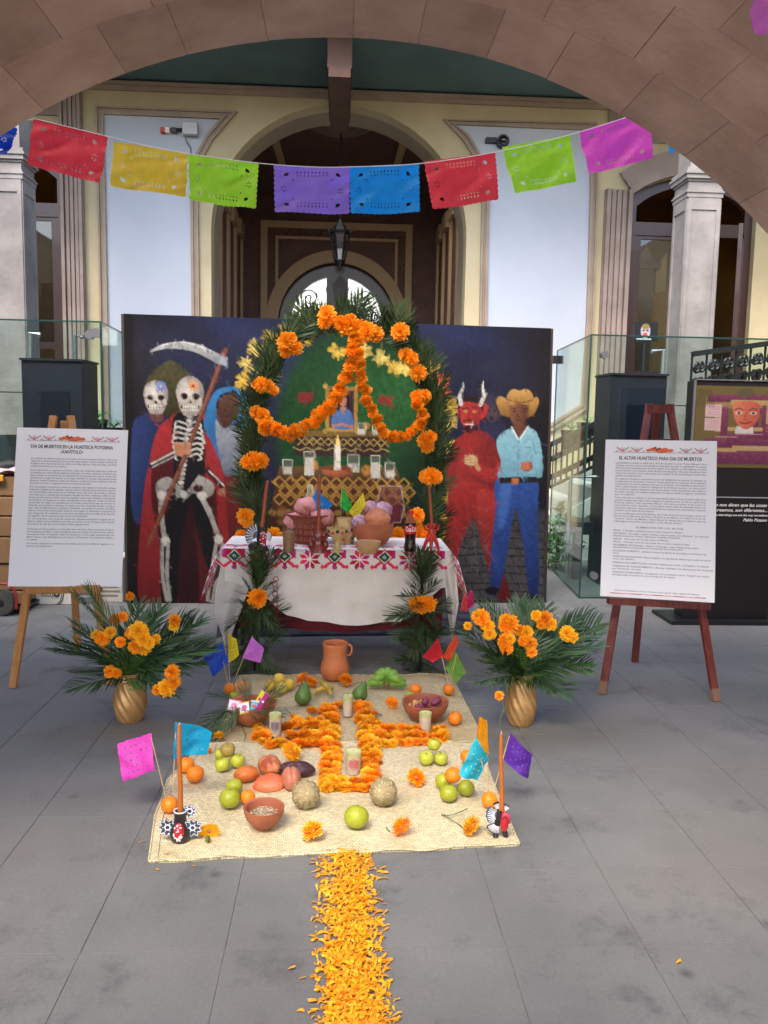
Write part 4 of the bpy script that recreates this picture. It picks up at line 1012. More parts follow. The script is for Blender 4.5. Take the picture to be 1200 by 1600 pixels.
# ================================================================ plants: marigolds and palms
M_mari = mat('marigold petals', rgb(254, 146, 8), .55, rgb(255, 192, 40), island=True, trans=.3, rand=.14)
M_mari_y = mat('yellow orange marigold petals', rgb(255, 184, 14), .55, rgb(255, 204, 50), island=True, trans=.25, rand=.08)
M_green = mat('fresh stem green', rgb(92, 122, 50), .6, rgb(70, 100, 40), 20)
M_palm = mat('dark palm leaf', rgb(38, 64, 36), .5, rgb(80, 100, 52), island=True, rand=.3)
M_palm2 = mat('blue green palm leaf', rgb(42, 74, 46), .5, rgb(84, 114, 66), island=True, rand=.3)
M_fern = mat('marigold foliage', rgb(64, 104, 44), .5, rgb(92, 132, 58), island=True)
def mari_mesh(seed, flat=0.8, rings=8):
    """a ruffled pompom of petals, radius 1, centre at 0"""
    rs = random.Random(seed); mb = MB()
    for k in range(rings):
        el = math.radians(-25+k*(112/(rings-1))); n = max(5, int(25*math.cos(el)*(1 if k else .9)))
        for i in range(n):
            az = 2*math.pi*(i+rs.random()*.6+(k % 2)*.5)/n; e = el+rs.uniform(-.12, .12)
            d = Vector((math.cos(az)*math.cos(e), math.sin(az)*math.cos(e), math.sin(e)))
            t = Vector((-math.sin(az), math.cos(az), 0)); u = d.cross(t)
            L = (1.0-.05*k/rings)*rs.uniform(.8, 1.12); w = rs.uniform(.10, .155)
            z = Vector((1, 1, flat))
            cup = u*rs.uniform(-.10, .16)
            tip = d*L+cup
            pts = [d*.25-t*w*.3, d*.25+t*w*.3, d*L*.7+t*w*.85+cup*.2-d*.02, d*L*.7-t*w*.85+cup*.2, tip+t*w*rs.uniform(.6, 1.0)-d*rs.uniform(0, .14), tip-t*w*rs.uniform(.6, 1.0)-d*rs.uniform(0, .14), tip*1.0+d*rs.uniform(-.03, .08)+u*.05]
            mb.add([Vector((p.x*z.x, p.y*z.y, p.z*z.z)) for p in pts], [(0, 1, 2, 3), (3, 2, 6), (2, 4, 6), (3, 6, 5)])
    return mb
def mesh_of(mb, name, mats, smooth=False):
    me = bpy.data.meshes.new(name); me.from_pydata([tuple(v) for v in mb.v], [], mb.f)
    mats = mats if isinstance(mats, (list, tuple)) else [mats]
    for m in mats: me.materials.append(m)
    if len(mats) > 1: me.polygons.foreach_set('material_index', mb.m)
    if smooth: me.polygons.foreach_set('use_smooth', [True]*len(me.polygons))
    me.update(); return me
MARI = [mesh_of(mari_mesh(s), 'marigold_bloom', M_mari) for s in (1, 2, 3, 4)]
MARIY = [mesh_of(mari_mesh(s), 'marigold_bloom', M_mari_y) for s in (5, 6, 7)]
def place(me, name, loc, r=1.0, rot=None, parent=None):
    o = bpy.data.objects.new(name, me); C.objects.link(o)
    sc_ = (r, r, r) if isinstance(r, (int, float)) else r
    rot = rot if rot is not None else Euler((U(-.4, .4), U(-.4, .4), U(0, 6.28)))
    mw = Matrix.Translation(Vector(loc)) @ (rot.to_matrix().to_4x4()) @ Matrix.Diagonal((*sc_, 1))
    if parent is not None:
        o.parent = parent; o.matrix_parent_inverse = PM[parent.name].inverted()
    o.matrix_basis = mw
    PM[o.name] = mw
    return o
FRONT = Euler((math.radians(65), 0, 0))       # bloom turned to the viewer
def face_rot(tx=65, tz=0): return (Euler((math.radians(tx+U(-14, 14)), U(-.25, .25), math.radians(tz+U(-18, 18)))).to_matrix() @ Euler((0, 0, U(0, 6.28))).to_matrix()).to_euler()

def frond_mesh(L=.5, n=26, leaf=.2, w=.011, droop=.25, spread=55, seed=0, curl=0.1, mats=None):
    """palm frond along +X from the origin, leaflets to both sides, arching down"""
    rs = random.Random(seed); mb = MB()
    def rach(t): return Vector((L*t, curl*L*math.sin(t*2.2), -droop*L*t*t))
    mb.tube([rach(q/10) for q in range(11)], [.0045*(1-.7*q/10) for q in range(11)], 5)
    for i in range(n):
        t = .06+.93*i/(n-1)
        for sg in (-1, 1):
            if rs.random() < .04: continue
            p = rach(t); ll = leaf*(math.sin(math.pi*(.18+.74*t))**.6)*rs.uniform(.85, 1.1)
            a = math.radians(spread*(1-.55*t)+rs.uniform(-6, 6))
            d = Vector((math.cos(a), sg*math.sin(a), rs.uniform(-.1, .22))).normalized(); sd = d.cross(Vector((0, 0, 1))).normalized(); nrm = Vector((0, 0, 1))
            ww = w*rs.uniform(.8, 1.15); pts = []
            for k, (s_, wf) in enumerate(((0, .35), (.3, 1), (.65, .8), (.88, .4))):
                c_ = p+d*ll*s_+Vector((0, 0, -1))*ll*.28*s_*s_*droop*3
                pts += [c_-sd*ww*wf*.5+nrm*ww*.1, c_+sd*ww*wf*.5+nrm*ww*.1]
            pts.append(p+d*ll+Vector((0, 0, -1))*ll*.28*droop*3)
            mb.add(pts, [(0, 1, 3, 2), (2, 3, 5, 4), (4, 5, 7, 6), (6, 7, 8)])
    return mb
FR_ARCH = [mesh_of(frond_mesh(.32, 17, .24, .012, .16, 46, s, .05), 'palm_frond', M_palm) for s in (1, 2, 3)]
FR_VASE = [mesh_of(frond_mesh(.48, 19, .21, .016, .45, 50, s, .05), 'palm_frond', M_palm2) for s in (4, 5, 6)]
FR_UP = [mesh_of(frond_mesh(.34, 17, .24, .012, .2, 40, s, .05), 'palm_frond', M_palm) for s in (7, 8)]
def aim(direction, roll=0.0):
    d = Vector(direction).normalized()
    return (d.to_track_quat('X', 'Z').to_matrix() @ Euler((roll, 0, 0)).to_matrix()).to_euler()

# ================================================================ the arch of palm over the table
YA = 5.6
ap = [(402, 868), (400, 800), (396, 740), (394, 680), (404, 620), (424, 570), (454, 530), (500, 506), (556, 502), (606, 512), (642, 544), (662, 592), (674, 650), (678, 720), (672, 790), (662, 865)]
apc = curve_pts([PY(a, b, YA) for a, b in ap], 6)
parch = thing('palm_arch', (PY(540, 860, YA).x, YA, .0), 'arch of dark palm fronds with orange marigolds standing behind the table', 'arch')
mb = MB(); mb.tube([Vector((apc[0].x, YA+.02, 0))]+[p+Vector((0, .02, 0)) for p in apc]+[Vector((apc[-1].x, YA+.02, 0))], .014, 6)
build(mb, 'arch_frame', mat('cane frame', rgb(110, 86, 50), .7), parch, recenter=False)
random.seed(21)
N_ = len(apc)
for i in range(0, N_, 1):
    p = apc[i]; t = apc[min(i+1, N_-1)]-apc[max(i-1, 0)]; t.normalize()
    if t.z < 0 and i > N_*.55: t = -t      # fronds point upwards on both sides
    left = p.x < PY(545, 600, YA).x
    nrm = Vector((-t.z, 0, t.x)); 
    if (p-Vector((PY(542, 700, YA)))).dot(nrm) < 0: nrm = -nrm     # outward
    reps = 2
    for r_ in range(reps):
        out = U(.05, .8) if r_ == 0 else U(-.75, .1)
        d = t*U(.55, 1.0)+nrm*out+Vector((0, U(-.35, .05), 0))
        if .42*N_ < i < .62*N_: d = nrm*U(.6, 1)+t*U(-.6, .6)+Vector((0, U(-.3, .1), 0))
        sc_ = U(.58, .82) if r_ == 0 else U(.45, .66)
        place(FR_ARCH[(i+r_) % 3], 'palm_frond', p-d.normalized()*.10+Vector((0, U(-.05, .04), 0)), sc_, aim(d, U(-.7, .7)+math.pi/2*(1 if left else -1)*.55), parch)
# blooms tied to the arch: pixel centre, width in pixels, count
def cluster(par, blobs, Y, y_off=-.12, name='marigold'):
    for (px, py, r) in blobs:
        p = PY(px, py, Y+y_off); rr = M_(r, p)
        place(random.choice(MARI), name, p+Vector((0, U(-.02, .01), 0)), rr, face_rot(80), par)
cluster(parch, [(511, 491, 15), (516, 500, 9), (507, 505, 11), (448, 535, 16), (463, 545, 11), (446, 548, 11), (455, 529, 10), (408, 601, 13), (420, 604, 11), (428, 610, 8), (399, 601, 7),
    (400, 644, 11), (410, 650, 13), (418, 661, 12), (414, 671, 11), (396, 721, 16), (408, 720, 13), (386, 722, 11), (384, 806, 14), (386, 814, 11), (378, 838, 11), (392, 840, 10), (428, 836, 13),
    (540, 508, 18), (556, 514, 17), (573, 518, 16), (586, 522, 14), (531, 505, 12), (548, 502, 12), (560, 530, 13), (625, 519, 15), (634, 554, 12), (643, 561, 12), (653, 583, 14), (653, 620, 12), (662, 622, 11), (664, 618, 10),
    (665, 688, 14), (667, 697, 12), (672, 683, 11), (673, 744, 15), (664, 745, 11), (681, 745, 11), (651, 805, 13), (622, 835, 12), (634, 838, 10), (655, 832, 14), (668, 836, 12), (645, 812, 10), (400, 846, 9)], YA)
# two garlands of strung blooms
def garland(pts, r0, label, name='marigold_garland'):
    t = thing(name, PY(pts[0][0], pts[0][1], YA-.2), label, 'garland', 'marigold garlands hung from the arch')
    cp = curve_pts([PY(a, b, YA-.22) for a, b in pts], 10)
    mb = MB(); mb.tube(cp, .004, 5); build(mb, 'string', mat('garland string', rgb(150, 120, 60), .8), t, recenter=False)
    L = 0; last = cp[0]; nxt = 0; k = 0
    for p in cp[1:]:
        L += (p-last).length; dirv = (p-last); last = p
        if L >= nxt:
            r = M_(r0, p)*U(.82, 1.12); k += 1
            d = dirv.normalized() if dirv.length > 0 else Vector((0, 0, 1))
            rot = (d*(1 if k % 2 else -1)+Vector((U(-.3, .3), -.7, U(-.3, .3)))).to_track_quat('Z', 'Y').to_euler()
            place(random.choice(MARI), 'marigold', p+Vector((U(-.01, .01), U(-.012, .006), U(-.01, .01))), (r, r, r*.85), rot, t); nxt = L+r*.78
garland([(554, 520), (548, 560), (540, 590), (524, 620), (510, 640), (484, 662), (455, 676), (430, 672), (408, 660)], 11.5, 'thicker left orange marigold garland swagged beside the painted portrait')
garland([(556, 530), (562, 570), (567, 600), (574, 625), (588, 655), (600, 675), (622, 684), (642, 676), (656, 662), (658, 640), (648, 630)], 9.5, 'slimmer right orange marigold garland looping to the right of the arch')

# ================================================================ the table with its cloths
YT0, YT1, ZT = 4.93, 5.42, 0.715
tx0, tx1 = X_(350, 862, YT0), X_(700, 862, YT0)
table = thing('altar_table', ((tx0+tx1)/2, (YT0+YT1)/2, 0), 'folding table hidden under the white and embroidered cloths', 'table')
M_metal = mat('dark grey metal', rgb(50, 50, 54), .4, metal=.6)
mb = MB(); mb.box((tx0, YT0, ZT-.035), (tx1, YT1, ZT-.004)); build(mb, 'tabletop', mat('table laminate', rgb(120, 110, 100), .5), table, recenter=False)
for x in (tx0+.06, tx1-.06):
    for y in (YT0+.06, YT1-.05):
        mb = MB(); mb.tube([(x, y, 0), (x, y, ZT-.036)], .016, 8); build(mb, 'leg', M_metal, table, recenter=False)
for y in (YT1-.05,):
    mb = MB(); mb.tube([(tx0+.06, y, .12), (tx1-.06, y, .12)], .011, 6); build(mb, 'crossbar', M_metal, table, recenter=False)
# maroon cloth hanging behind, under the table
mb = MB(); mb.sheet(lambda u, v: (tx0+.04+u*(tx1-tx0-.06), YT0+.05+.014*math.sin(u*31), ZT-.04-(ZT-.04-.20-.015*math.sin(u*9))*v), 60, 6)
tag(build(mb, 'maroon_cloth', mat('maroon cloth', rgb(112, 20, 34), .8, rgb(84, 14, 26), 8), smooth=True), 'dark red cloth showing below the white tablecloth', 'cloth')
# white tablecloth: top, front with a curved hem, and pointed tails at both ends
M_wcloth = mat('white cotton', rgb(242, 238, 232), .85, rgb(230, 224, 216), 5, bump=.15, bscale=90, sheen=.2)
wc = thing('white_tablecloth', ((tx0+tx1)/2, YT0, ZT), 'plain white tablecloth hanging in front of the altar table with a curved hem', 'tablecloth')
hx = lambda px: X_(px, 940, YT0-.03)
def hem(x):
    xs = [hx(405), hx(428), hx(448), hx(480), hx(560), hx(625), hx(655), hx(668), hx(690)]; ys = [925, 945, 960, 970, 977, 970, 955, 935, 918]
    y = np.interp(x, xs, ys); return Z_(550, y, YT0-.03)
xa, xb = tx0+.01, tx1-.01
def drape(u, v):
    x = xa+(xb-xa)*u; zb_ = hem(x)
    if u < .16: zb_ = np.interp(u, [0, .16], [Z_(400, 905, YT0), hem(xa+(xb-xa)*.16)])
    z = ZT-.002-(ZT-zb_)*v
    return (x, YT0-.012-.016*v-.016*v*math.sin(u*21+v*2.5)-.008*v*math.sin(u*47+v*2)-.004*math.sin(v*14+u*9)*math.sin(u*13), z)
mb = MB(); mb.sheet(drape, 90, 24); build(mb, 'front_drape', M_wcloth, wc, smooth=True)
mb = MB(); mb.sheet(lambda u, v: (xa+(xb-xa)*u, YT0-.012+(YT1-YT0+.02)*v, ZT-.001), 4, 2); build(mb, 'cloth_top', M_wcloth, wc)
def tail(name, x_top0, x_top1, pxs, side):
    """a gathered tail whose outline follows pixel points (left edge list, right edge list)"""
    Ls, Rs = pxs; n = 22
    def pt(u, v):
        l = np.array(Ls, float); r = np.array(Rs, float); tt = np.linspace(0, 1, len(Ls))
        a = PY(np.interp(v, tt, l[:, 0]), np.interp(v, tt, l[:, 1]), YT0-.03); b = PY(np.interp(v, tt, r[:, 0]), np.interp(v, tt, r[:, 1]), YT0-.03)
        p = a.lerp(b, u); return (p.x, p.y+.035*math.sin(u*7.5+1+v)*(.3+v*.7)+(.04 if side < 0 else .02), p.z)
    mb = MB(); mb.sheet(pt, 18, n); build(mb, name, M_wcloth, wc, smooth=True)
tail('corner_tail', 0, 0, ([(346, 872), (334, 930), (333, 965), (342, 990), (352, 1025)], [(402, 872), (388, 920), (374, 960), (362, 990), (354, 1026)]), -1)
tail('corner_tail', 0, 0, ([(686, 872), (697, 920), (700, 950), (703, 975), (706, 1000)], [(712, 872), (716, 920), (718, 945), (714, 965), (708, 1002)]), 1)
# stitched red chain on the left of the drape
M_redth = mat('magenta thread', rgb(186, 30, 82), .8)
mb = MB()
for q_ in range(9):
    y = 905+q_*7.6; x = 431-(q_ % 2)*1.2+(1.5 if q_ > 6 else 0)
    pts = [PY(x+4*math.cos(a), y+4*math.sin(a), YT0-.052) for a in [k*math.pi/5 for k in range(11)]]; mb.tube(pts, .0022, 4, caps=False)
build(mb, 'stitched_chain', M_redth, wc, recenter=False)

# embroidered runner laid over it: pattern painted in cloth coordinates
RW, RD = .92, .74      # half width, total depth (from back edge)
TW = (tx1-tx0)/2; tcx = (tx0+tx1)/2; FRD = .125   # front drop
def embroidery():
    W, Hh = 460, 186; P = Painter(-RW, 0, RW, RD, W, Hh, K(232, 226, 220)); X, Y = P.X, P.Y
    pk, mg, rd, gr, wh = K(236, 40, 90), K(196, 24, 130), K(184, 14, 40), K(20, 84, 62), K(238, 232, 226)
    step = 39*(YT0)/F
    def star(cx, cy, s, fa):
        a = (X-cx)/s; b = (Y-cy)/s; m = (np.abs(a) < 1.05) & (np.abs(b) < 1.05)
        for k in range(8):
            an = math.pi/8+k*math.pi/4; dx, dy = math.cos(an), math.sin(an); al = a*dx+b*dy; pe = np.abs(-a*dy+b*dx)
            ins = m & (pe/.30+np.abs(al-.52)/.52 < 1); P.a[ins] = [pk, mg, rd][(k//2+fa) % 3] if k % 2 else [mg, pk, rd][(k//2+fa) % 3]
        for an in (0, math.pi/4, math.pi/2, 3*math.pi/4):
            ins = m & (np.abs(-a*math.sin(an)+b*math.cos(an)) < .045) & (np.hypot(a, b) < .95); P.a[ins] = wh
    def bird(cx, cy, s):
        a = (X-cx)/s; b = (Y-cy)/s; r = np.abs(a); m = (r < 1.1) & (np.abs(b) < 1.1)
        d = r*.9+np.abs(b+.25)
        def put(c, k): P.a[c & m] = k
        put((r < .98) & (b > -.92+.0*r) & (b < -.45+.35*r) & (r > .25), rd)          # wings
        put((r > .72) & (r < 1.0) & (b > -.85) & (b < -.1), mg); put((r > .55) & (r < .75) & (b > -.25) & (b < -.05), rd)
        put((np.abs(b-.15-.75*(r-.2)) < .17) & (r < .9), pk); put((r > .66) & (r < 1.0) & (b > .55) & (b < .8), pk)
        put((r < .16) & (b > .1) & (b < .95), rd); put((r+np.abs(b-.75) < .28), mg)
        put(d < .78, rd); put(d < .60, wh); put(d < .50, gr); put(d < .16, wh); put(d < .09, gr)
    yc = RD-.062; s = .066
    k0 = X_(523, 880, YT0)-tcx
    for k in range(-7, 8):
        cx = k0+k*step
        for row in range(2):
            cy = yc-row*.17
            if (k % 2 == 0): bird(cx, cy, s)
            else: star(cx, cy, s, k % 3)
            if row == 0:
                P.poly([(cx+step/2-.012, cy+.045), (cx+step/2, cy+.028), (cx+step/2+.012, cy+.045), (cx+step/2, cy+.062)], pk, soft=.002)
    # bands at both ends
    for sx in (-1, 1):
        for j in range(6):
            star(sx*(RW-.075), .05+j*.125, .055, j)
        P.poly([(sx*(RW-.155), 0), (sx*(RW-.145), 0), (sx*(RW-.145), RD), (sx*(RW-.155), RD)], mg, soft=.003)
        P.poly([(sx*(RW-.006), 0), (sx*RW, 0), (sx*RW, RD), (sx*(RW-.006), RD)], rd, soft=.002)
        for j in range(40):
            P.poly([(sx*(RW-.18), .01+j*.018), (sx*(RW-.165), .018+j*.018), (sx*(RW-.18), .026+j*.018)], K(60, 40, 40), soft=.002)
    P.a *= (1+.10*np.sign(np.sin(X*900))*np.sign(np.sin(Y*900)))[..., None]
    return P
Pe = embroidery()
def run_pt(u, v):
    s_ = -RW+2*RW*u; d = RD*v; dd = RD-FRD
    ox = max(0, abs(s_)-TW); sg = 1 if s_ > 0 else -1; oy = max(0, d-dd)
    x = tcx+sg*(min(abs(s_), TW)); y = YT1-.02-(min(d, dd))*((YT1-.02-(YT0-.035))/dd); z = ZT+.006
    if oy > 0 and ox == 0:
        z -= oy; y -= .006+.004*math.sin(s_*26)*oy/FRD
    elif ox > 0:
        f = oy/FRD; dro = ox+oy*.55
        x += sg*(ox*.26+.01+.05*f); z -= dro*.96; y += -.05*f*ox/.2+.012*math.sin(d*30+1)*ox/.2
    return (x, y, z+.0015*math.sin(s_*60)*math.sin(d*40))
tag(build(Pe.sheet(run_pt), 'embroidered_runner', mat('embroidered cotton', (1, 1, 1, 1), .85, attr='Col', bump=.3, bscale=300, sheen=.15), smooth=True),
    'white runner with pink and magenta cross stitch stars laid over the table', 'table runner')
# pink tassels on the right corner of the runner
rt_ = Vector(run_pt(1, 1)); tas = thing('cloth_tassel', rt_, 'coral and magenta tassels at the right corner of the embroidered runner', 'tassel')
for k, (dx, col) in enumerate(((-.028, (226, 84, 84)), (.006, (214, 40, 112)))):
    mb = MB(); rs = random.Random(k)
    for j in range(26):
        a = rs.uniform(0, 6.28); r = rs.uniform(0, .014); top = rt_+Vector((dx+r*.5*math.cos(a), -.01+r*.5*math.sin(a), .04-k*-.02))
        mb.tube([top, top+Vector((r*math.cos(a), r*math.sin(a), -.045)), top+Vector((r*1.3*math.cos(a), r*1.3*math.sin(a), -.09+rs.uniform(-.01, .01)))], .0024, 4)
    mb.ball(rt_+Vector((dx, -.01, .04+k*.02)), .010, 8, 6)
    build(mb, 'tassel', mat('tassel %d' % k, rgb(*col), .8), tas)

# palm sprays with blooms in front of the table legs
def leg_spray(pxs, flower, label):
    base = G(pxs[0], pxs[1]); t = thing('palm_spray', (base.x, YT0-.14, 0), label, 'palm spray', 'palm sprays tied at the table front')
    Y = YT0-.13; X0 = base.x
    mb = MB(); mb.tube([(X0, Y, 0), (X0, Y, .62)], .010, 6); mb.lathe([(.02, 0), (.02, .05)], 8, (X0, Y, 0)); build(mb, 'pole', M_metal, t)
    for k in range(58):
        z = .06+.0098*k; a = (k*2.4) % 6.28
        side = 1 if k % 2 else -1
        d = Vector((side*U(.1, .8), U(-.6, .05), U(-.9, .9)))
        if k > 44: d = Vector((U(-.6, .6), U(-.5, 0), 1))
        place(FR_UP[k % 2], 'palm_frond', (X0, Y, z-.03), U(.4, .56), aim(d, U(-.8, .8)), t)
    for (px, py, r) in flower:
        p = PY(px, py, Y-.1); place(random.choice(MARI), 'marigold', p, M_(r, p), face_rot(82), t)
random.seed(5)
leg_spray((400, 1050), [(402, 935, 16), (406, 930, 10)], 'left palm spray with one round marigold before the table leg')
leg_spray((657, 1052), [(658, 945, 15), (670, 944, 13), (650, 944, 12)], 'right palm spray with a wide marigold pair before the table leg')
# ================================================================ the mats on the floor
M_petate = mat('woven palm straw', rgb(230, 218, 184), .8, rgb(214, 198, 158), 5)
M_petate2 = mat('darker woven palm straw', rgb(216, 198, 158), .8, rgb(202, 182, 140), 5)
def weave(m, sc_=40):
    nt = m.node_tree; N = nt.nodes; L = nt.links; b = N['Principled BSDF']
    src = b.inputs['Base Color'].links[0].from_socket
    g = N.new('ShaderNodeNewGeometry')
    w1 = N.new('ShaderNodeTexBrick'); w1.inputs['Scale'].default_value = sc_; w1.inputs['Mortar Size'].default_value = .045; w1.inputs['Color1'].default_value = (.78, .78, .78, 1); w1.inputs['Color2'].default_value = (1.15, 1.15, 1.1, 1); w1.inputs['Mortar'].default_value = (.38, .34, .28, 1)
    w1.inputs['Brick Width'].default_value = .5; w1.inputs['Row Height'].default_value = .42; w1.inputs['Mortar Smooth'].default_value = .6
    n = N.new('ShaderNodeTexNoise'); n.inputs['Scale'].default_value = 7; n.inputs['Detail'].default_value = 2; L.new(g.outputs['Position'], n.inputs['Vector'])
    va = N.new('ShaderNodeVectorMath'); va.operation = 'MULTIPLY_ADD'; va.inputs[1].default_value = (.03, .03, 0)
    L.new(n.outputs['Color'], va.inputs[0]); L.new(g.outputs['Position'], va.inputs[2]); L.new(va.outputs[0], w1.inputs['Vector'])
    mu = N.new('ShaderNodeMix'); mu.data_type = 'RGBA'; mu.blend_type = 'MULTIPLY'; mu.inputs['Factor'].default_value = .95
    L.new(src, mu.inputs['A']); L.new(w1.outputs['Color'], mu.inputs['B']); L.new(mu.outputs['Result'], b.inputs['Base Color'])
    bp = N.new('ShaderNodeBump'); bp.inputs['Strength'].default_value = .7; bp.inputs['Distance'].default_value = .003
    sp = N.new('ShaderNodeSeparateColor'); L.new(w1.outputs['Color'], sp.inputs[0]); L.new(sp.outputs[0], bp.inputs['Height']); L.new(bp.outputs[0], b.inputs['Normal'])
weave(M_petate); weave(M_petate2, 44)
def petate(left, right, m, label, z0, seed):
    """left/right: matching pixel points from the front edge to the back edge"""
    Ls = [G(a, b) for a, b in left]; Rs = [G(a, b) for a, b in right]; n = len(Ls)-1
    def at(P, v):
        q = v*n; i = min(int(q), n-1); return P[i].lerp(P[i+1], q-i)
    def hh(u, v): return z0+.0035+.0022*math.sin(u*17+seed)*math.sin(v*13+seed*2)+.0018*math.sin(u*41+v*23)
    def fn(u, v):
        a = at(Ls, v).lerp(at(Rs, v), u); wob = .004*math.sin(u*29+seed) if v in (0, 1) else 0
        return (a.x, a.y+wob+.004*math.sin(u*7), hh(u, v))
    t = thing('petate_mat', (fn(.5, .5)[0], fn(.5, .5)[1], 0), label, 'mat')
    mb = MB(); mb.sheet(fn, 60, 44)
    # thickness at the rim
    rim = [fn(q/60, 0) for q in range(61)]+[fn(1, q/44) for q in range(1, 45)]+[fn(1-q/60, 1) for q in range(1, 61)]+[fn(0, 1-q/44) for q in range(1, 44)]
    k = len(rim); mb.add(rim+[(a, b, .0005) for a, b, c in rim], [(i, i+k, (i+1) % k+k, (i+1) % k) for i in range(k)])
    build(mb, 'woven_sheet', m, t, smooth=30)
    mb = MB(); mb.tube([Vector(p)+Vector((0, 0, .001)) for p in rim+[rim[0]]], .0042, 5, caps=False)
    rim2 = [fn(.012, q/44) for q in range(45)]; mb2 = MB(); mb2.tube([Vector(p)+Vector((.012, 0, .001)) for p in rim2], .0034, 5, caps=False)
    build(mb, 'bound_edge', m, t, smooth=True); build(mb2, 'edge_cord', m, t, smooth=True)
petate([(334, 1178), (346, 1135), (358, 1095), (373, 1057)], [(763, 1176), (742, 1128), (722, 1090), (704, 1054)], M_petate2, 'browner woven straw mat at the back, next to the altar table', 0.0, 1)
petate([(232, 1350), (242, 1280), (262, 1222), (318, 1164)], [(812, 1322), (786, 1265), (765, 1210), (748, 1162)], M_petate, 'pale woven straw mat at the front carrying breads and fruit', 0.0045, 2)
ZM = .0095     # top of the mats

# ================================================================ loose marigolds
def bloom(px, py, rpx, label=None, group=None, y=False, k=.62, rot=None, z=None, flat=.85):
    z = ZM if z is None else z
    p = G(px, py+rpx*.25, z); r = M_(rpx, p)
    o = place(random.choice(MARIY if y else MARI), 'marigold', p+Vector((0, 0, r*k*flat)), (r, r, r*flat), rot)
    tag(o, label or 'orange marigold head in the outline of the flower cross on the mat', 'marigold', group or (None if label else 'marigold heads forming the flower cross'))
    return o
random.seed(31)
CR = [  # outline strips of the cross in pixels (start, end, spacing, bloom radius)
    ((508, 1112), (516, 1150), 12, 13), ((520, 1112), (524, 1150), 12, 12), ((512, 1150), (508, 1225), 12, 13), ((526, 1165), (520, 1222), 12, 12),
    ((400, 1150), (504, 1150), 13, 13), ((402, 1136), (410, 1160), 12, 11), ((446, 1134), (505, 1134), 13, 12), ((425, 1163), (505, 1163), 14, 12), ((460, 1122), (470, 1132), 9, 10), ((486, 1126), (500, 1126), 12, 10),
    ((512, 1232), (592, 1232), 13, 13), ((520, 1222), (586, 1222), 15, 12), ((584, 1222), (575, 1150), 12, 13), ((573, 1218), (568, 1165), 12, 11), ((590, 1190), (584, 1150), 13, 11),
    ((573, 1106), (576, 1150), 12, 13), ((561, 1108), (566, 1150), 12, 11), ((585, 1118), (590, 1150), 12, 11),
    ((594, 1152), (690, 1152), 13, 13), ((600, 1138), (682, 1140), 14, 11), ((600, 1162), (680, 1160), 14, 10), ((692, 1138), (694, 1156), 11, 10), ((512, 1106), (532, 1104), 11, 10), ((552, 1103), (562, 1103), 10, 9)]
ORD = 'first second third fourth fifth sixth seventh eighth ninth tenth eleventh twelfth'.split()
WH = ['top of the outer left side of the shaft', 'top of the inner left side of the shaft', 'top of the outer left side below the arms', 'top of the inner left side below the arms', 'left of the middle row of the left arm', 'top of the left arm tip', 'left of the upper row of the left arm', 'left of the lower row of the left arm', 'left of the short row above the left arm', 'left of the inner corner above the left arm', 'left of the bottom row', 'left of the row above the bottom one', 'bottom of the outer right side of the shaft', 'bottom of the inner right side of the shaft', 'bottom of the outermost right column', 'top of the right side above the arms', 'top of the inner right side above the arms', 'top of the outermost right side above the arms', 'left of the middle row of the right arm', 'left of the upper row of the right arm', 'left of the lower row of the right arm', 'top of the right arm tip', 'left of the head row left of the top candle', 'left of the head row right of the top candle']
for si, (a, b, sp, r) in enumerate(CR):
    L = math.hypot(b[0]-a[0], (b[1]-a[1])*1.4); n = max(1, round(L/sp*.98)); cnt = 0
    for i in range(n+1):
        t = i/n; x = a[0]+(b[0]-a[0])*t+U(-2, 2); y = a[1]+(b[1]-a[1])*t+U(-1.5, 1.5)
        if abs(x-429) < 13 and abs(y-1146) < 12: continue
        if abs(x-552) < 14 and abs(y-1208) < 10: continue
        if abs(x-543) < 10 and abs(y-1116) < 9: continue
        if abs(x-665) < 11 and abs(y-1140) < 9: continue
        w_ = WH[si].split(' of ', 1)
        bloom(x, y, r*U(.8, 1.12), ORD[cnt]+' marigold from the '+w_[0]+', '+w_[1].replace('the ', '', 1)+', flower cross', 'marigold heads forming the flower cross', y=rnd() < .45, k=.42+.25*rnd(), rot=Euler((U(-.2, .55), U(-.4, .4), U(0, 6.28))), flat=.75); cnt += 1
for (px, py, r, lb, y) in [
    (488, 1307, 17, 'loose marigold on the front edge of the mat above the petal trail', 1), (628, 1301, 16, 'round orange marigold right of centre at the mat front edge', 0),
    (737, 1299, 16, 'marigold beside a bare stem near the right clay candleholder', 1), (650, 1222, 14, 'marigold lying between the melon and the apple pile', 0),
    (455, 1184, 16, 'yellow orange marigold behind the eggplant shaped bread', 1), (342, 1155, 9, 'small marigold between the blue paper flag and the palm leaves', 1), (326, 1176, 6, 'tiny marigold scrap beside the blue paper flag', 0),
    (612, 1105, 11, 'single marigold between the cross and the sweet potato bowl', 0), (487, 1117, 10, 'small marigold just left of the cross top', 0),
    (473, 1068, 12, 'orange marigold next to the yellow guavas', 0), (487, 1070, 9, 'orange marigold between guavas and yellow bananas', 0), (540, 1068, 11, 'orange marigold at the right foot of the clay jug', 0), (426, 1097, 8, 'marigold at the right rim of the candy bowl', 1)]:
    bloom(px, py, r*1.08, lb, y=bool(y), flat=1.0, k=.8, rot=Euler((U(.3, .9), U(-.4, .4), U(0, 6.28))))
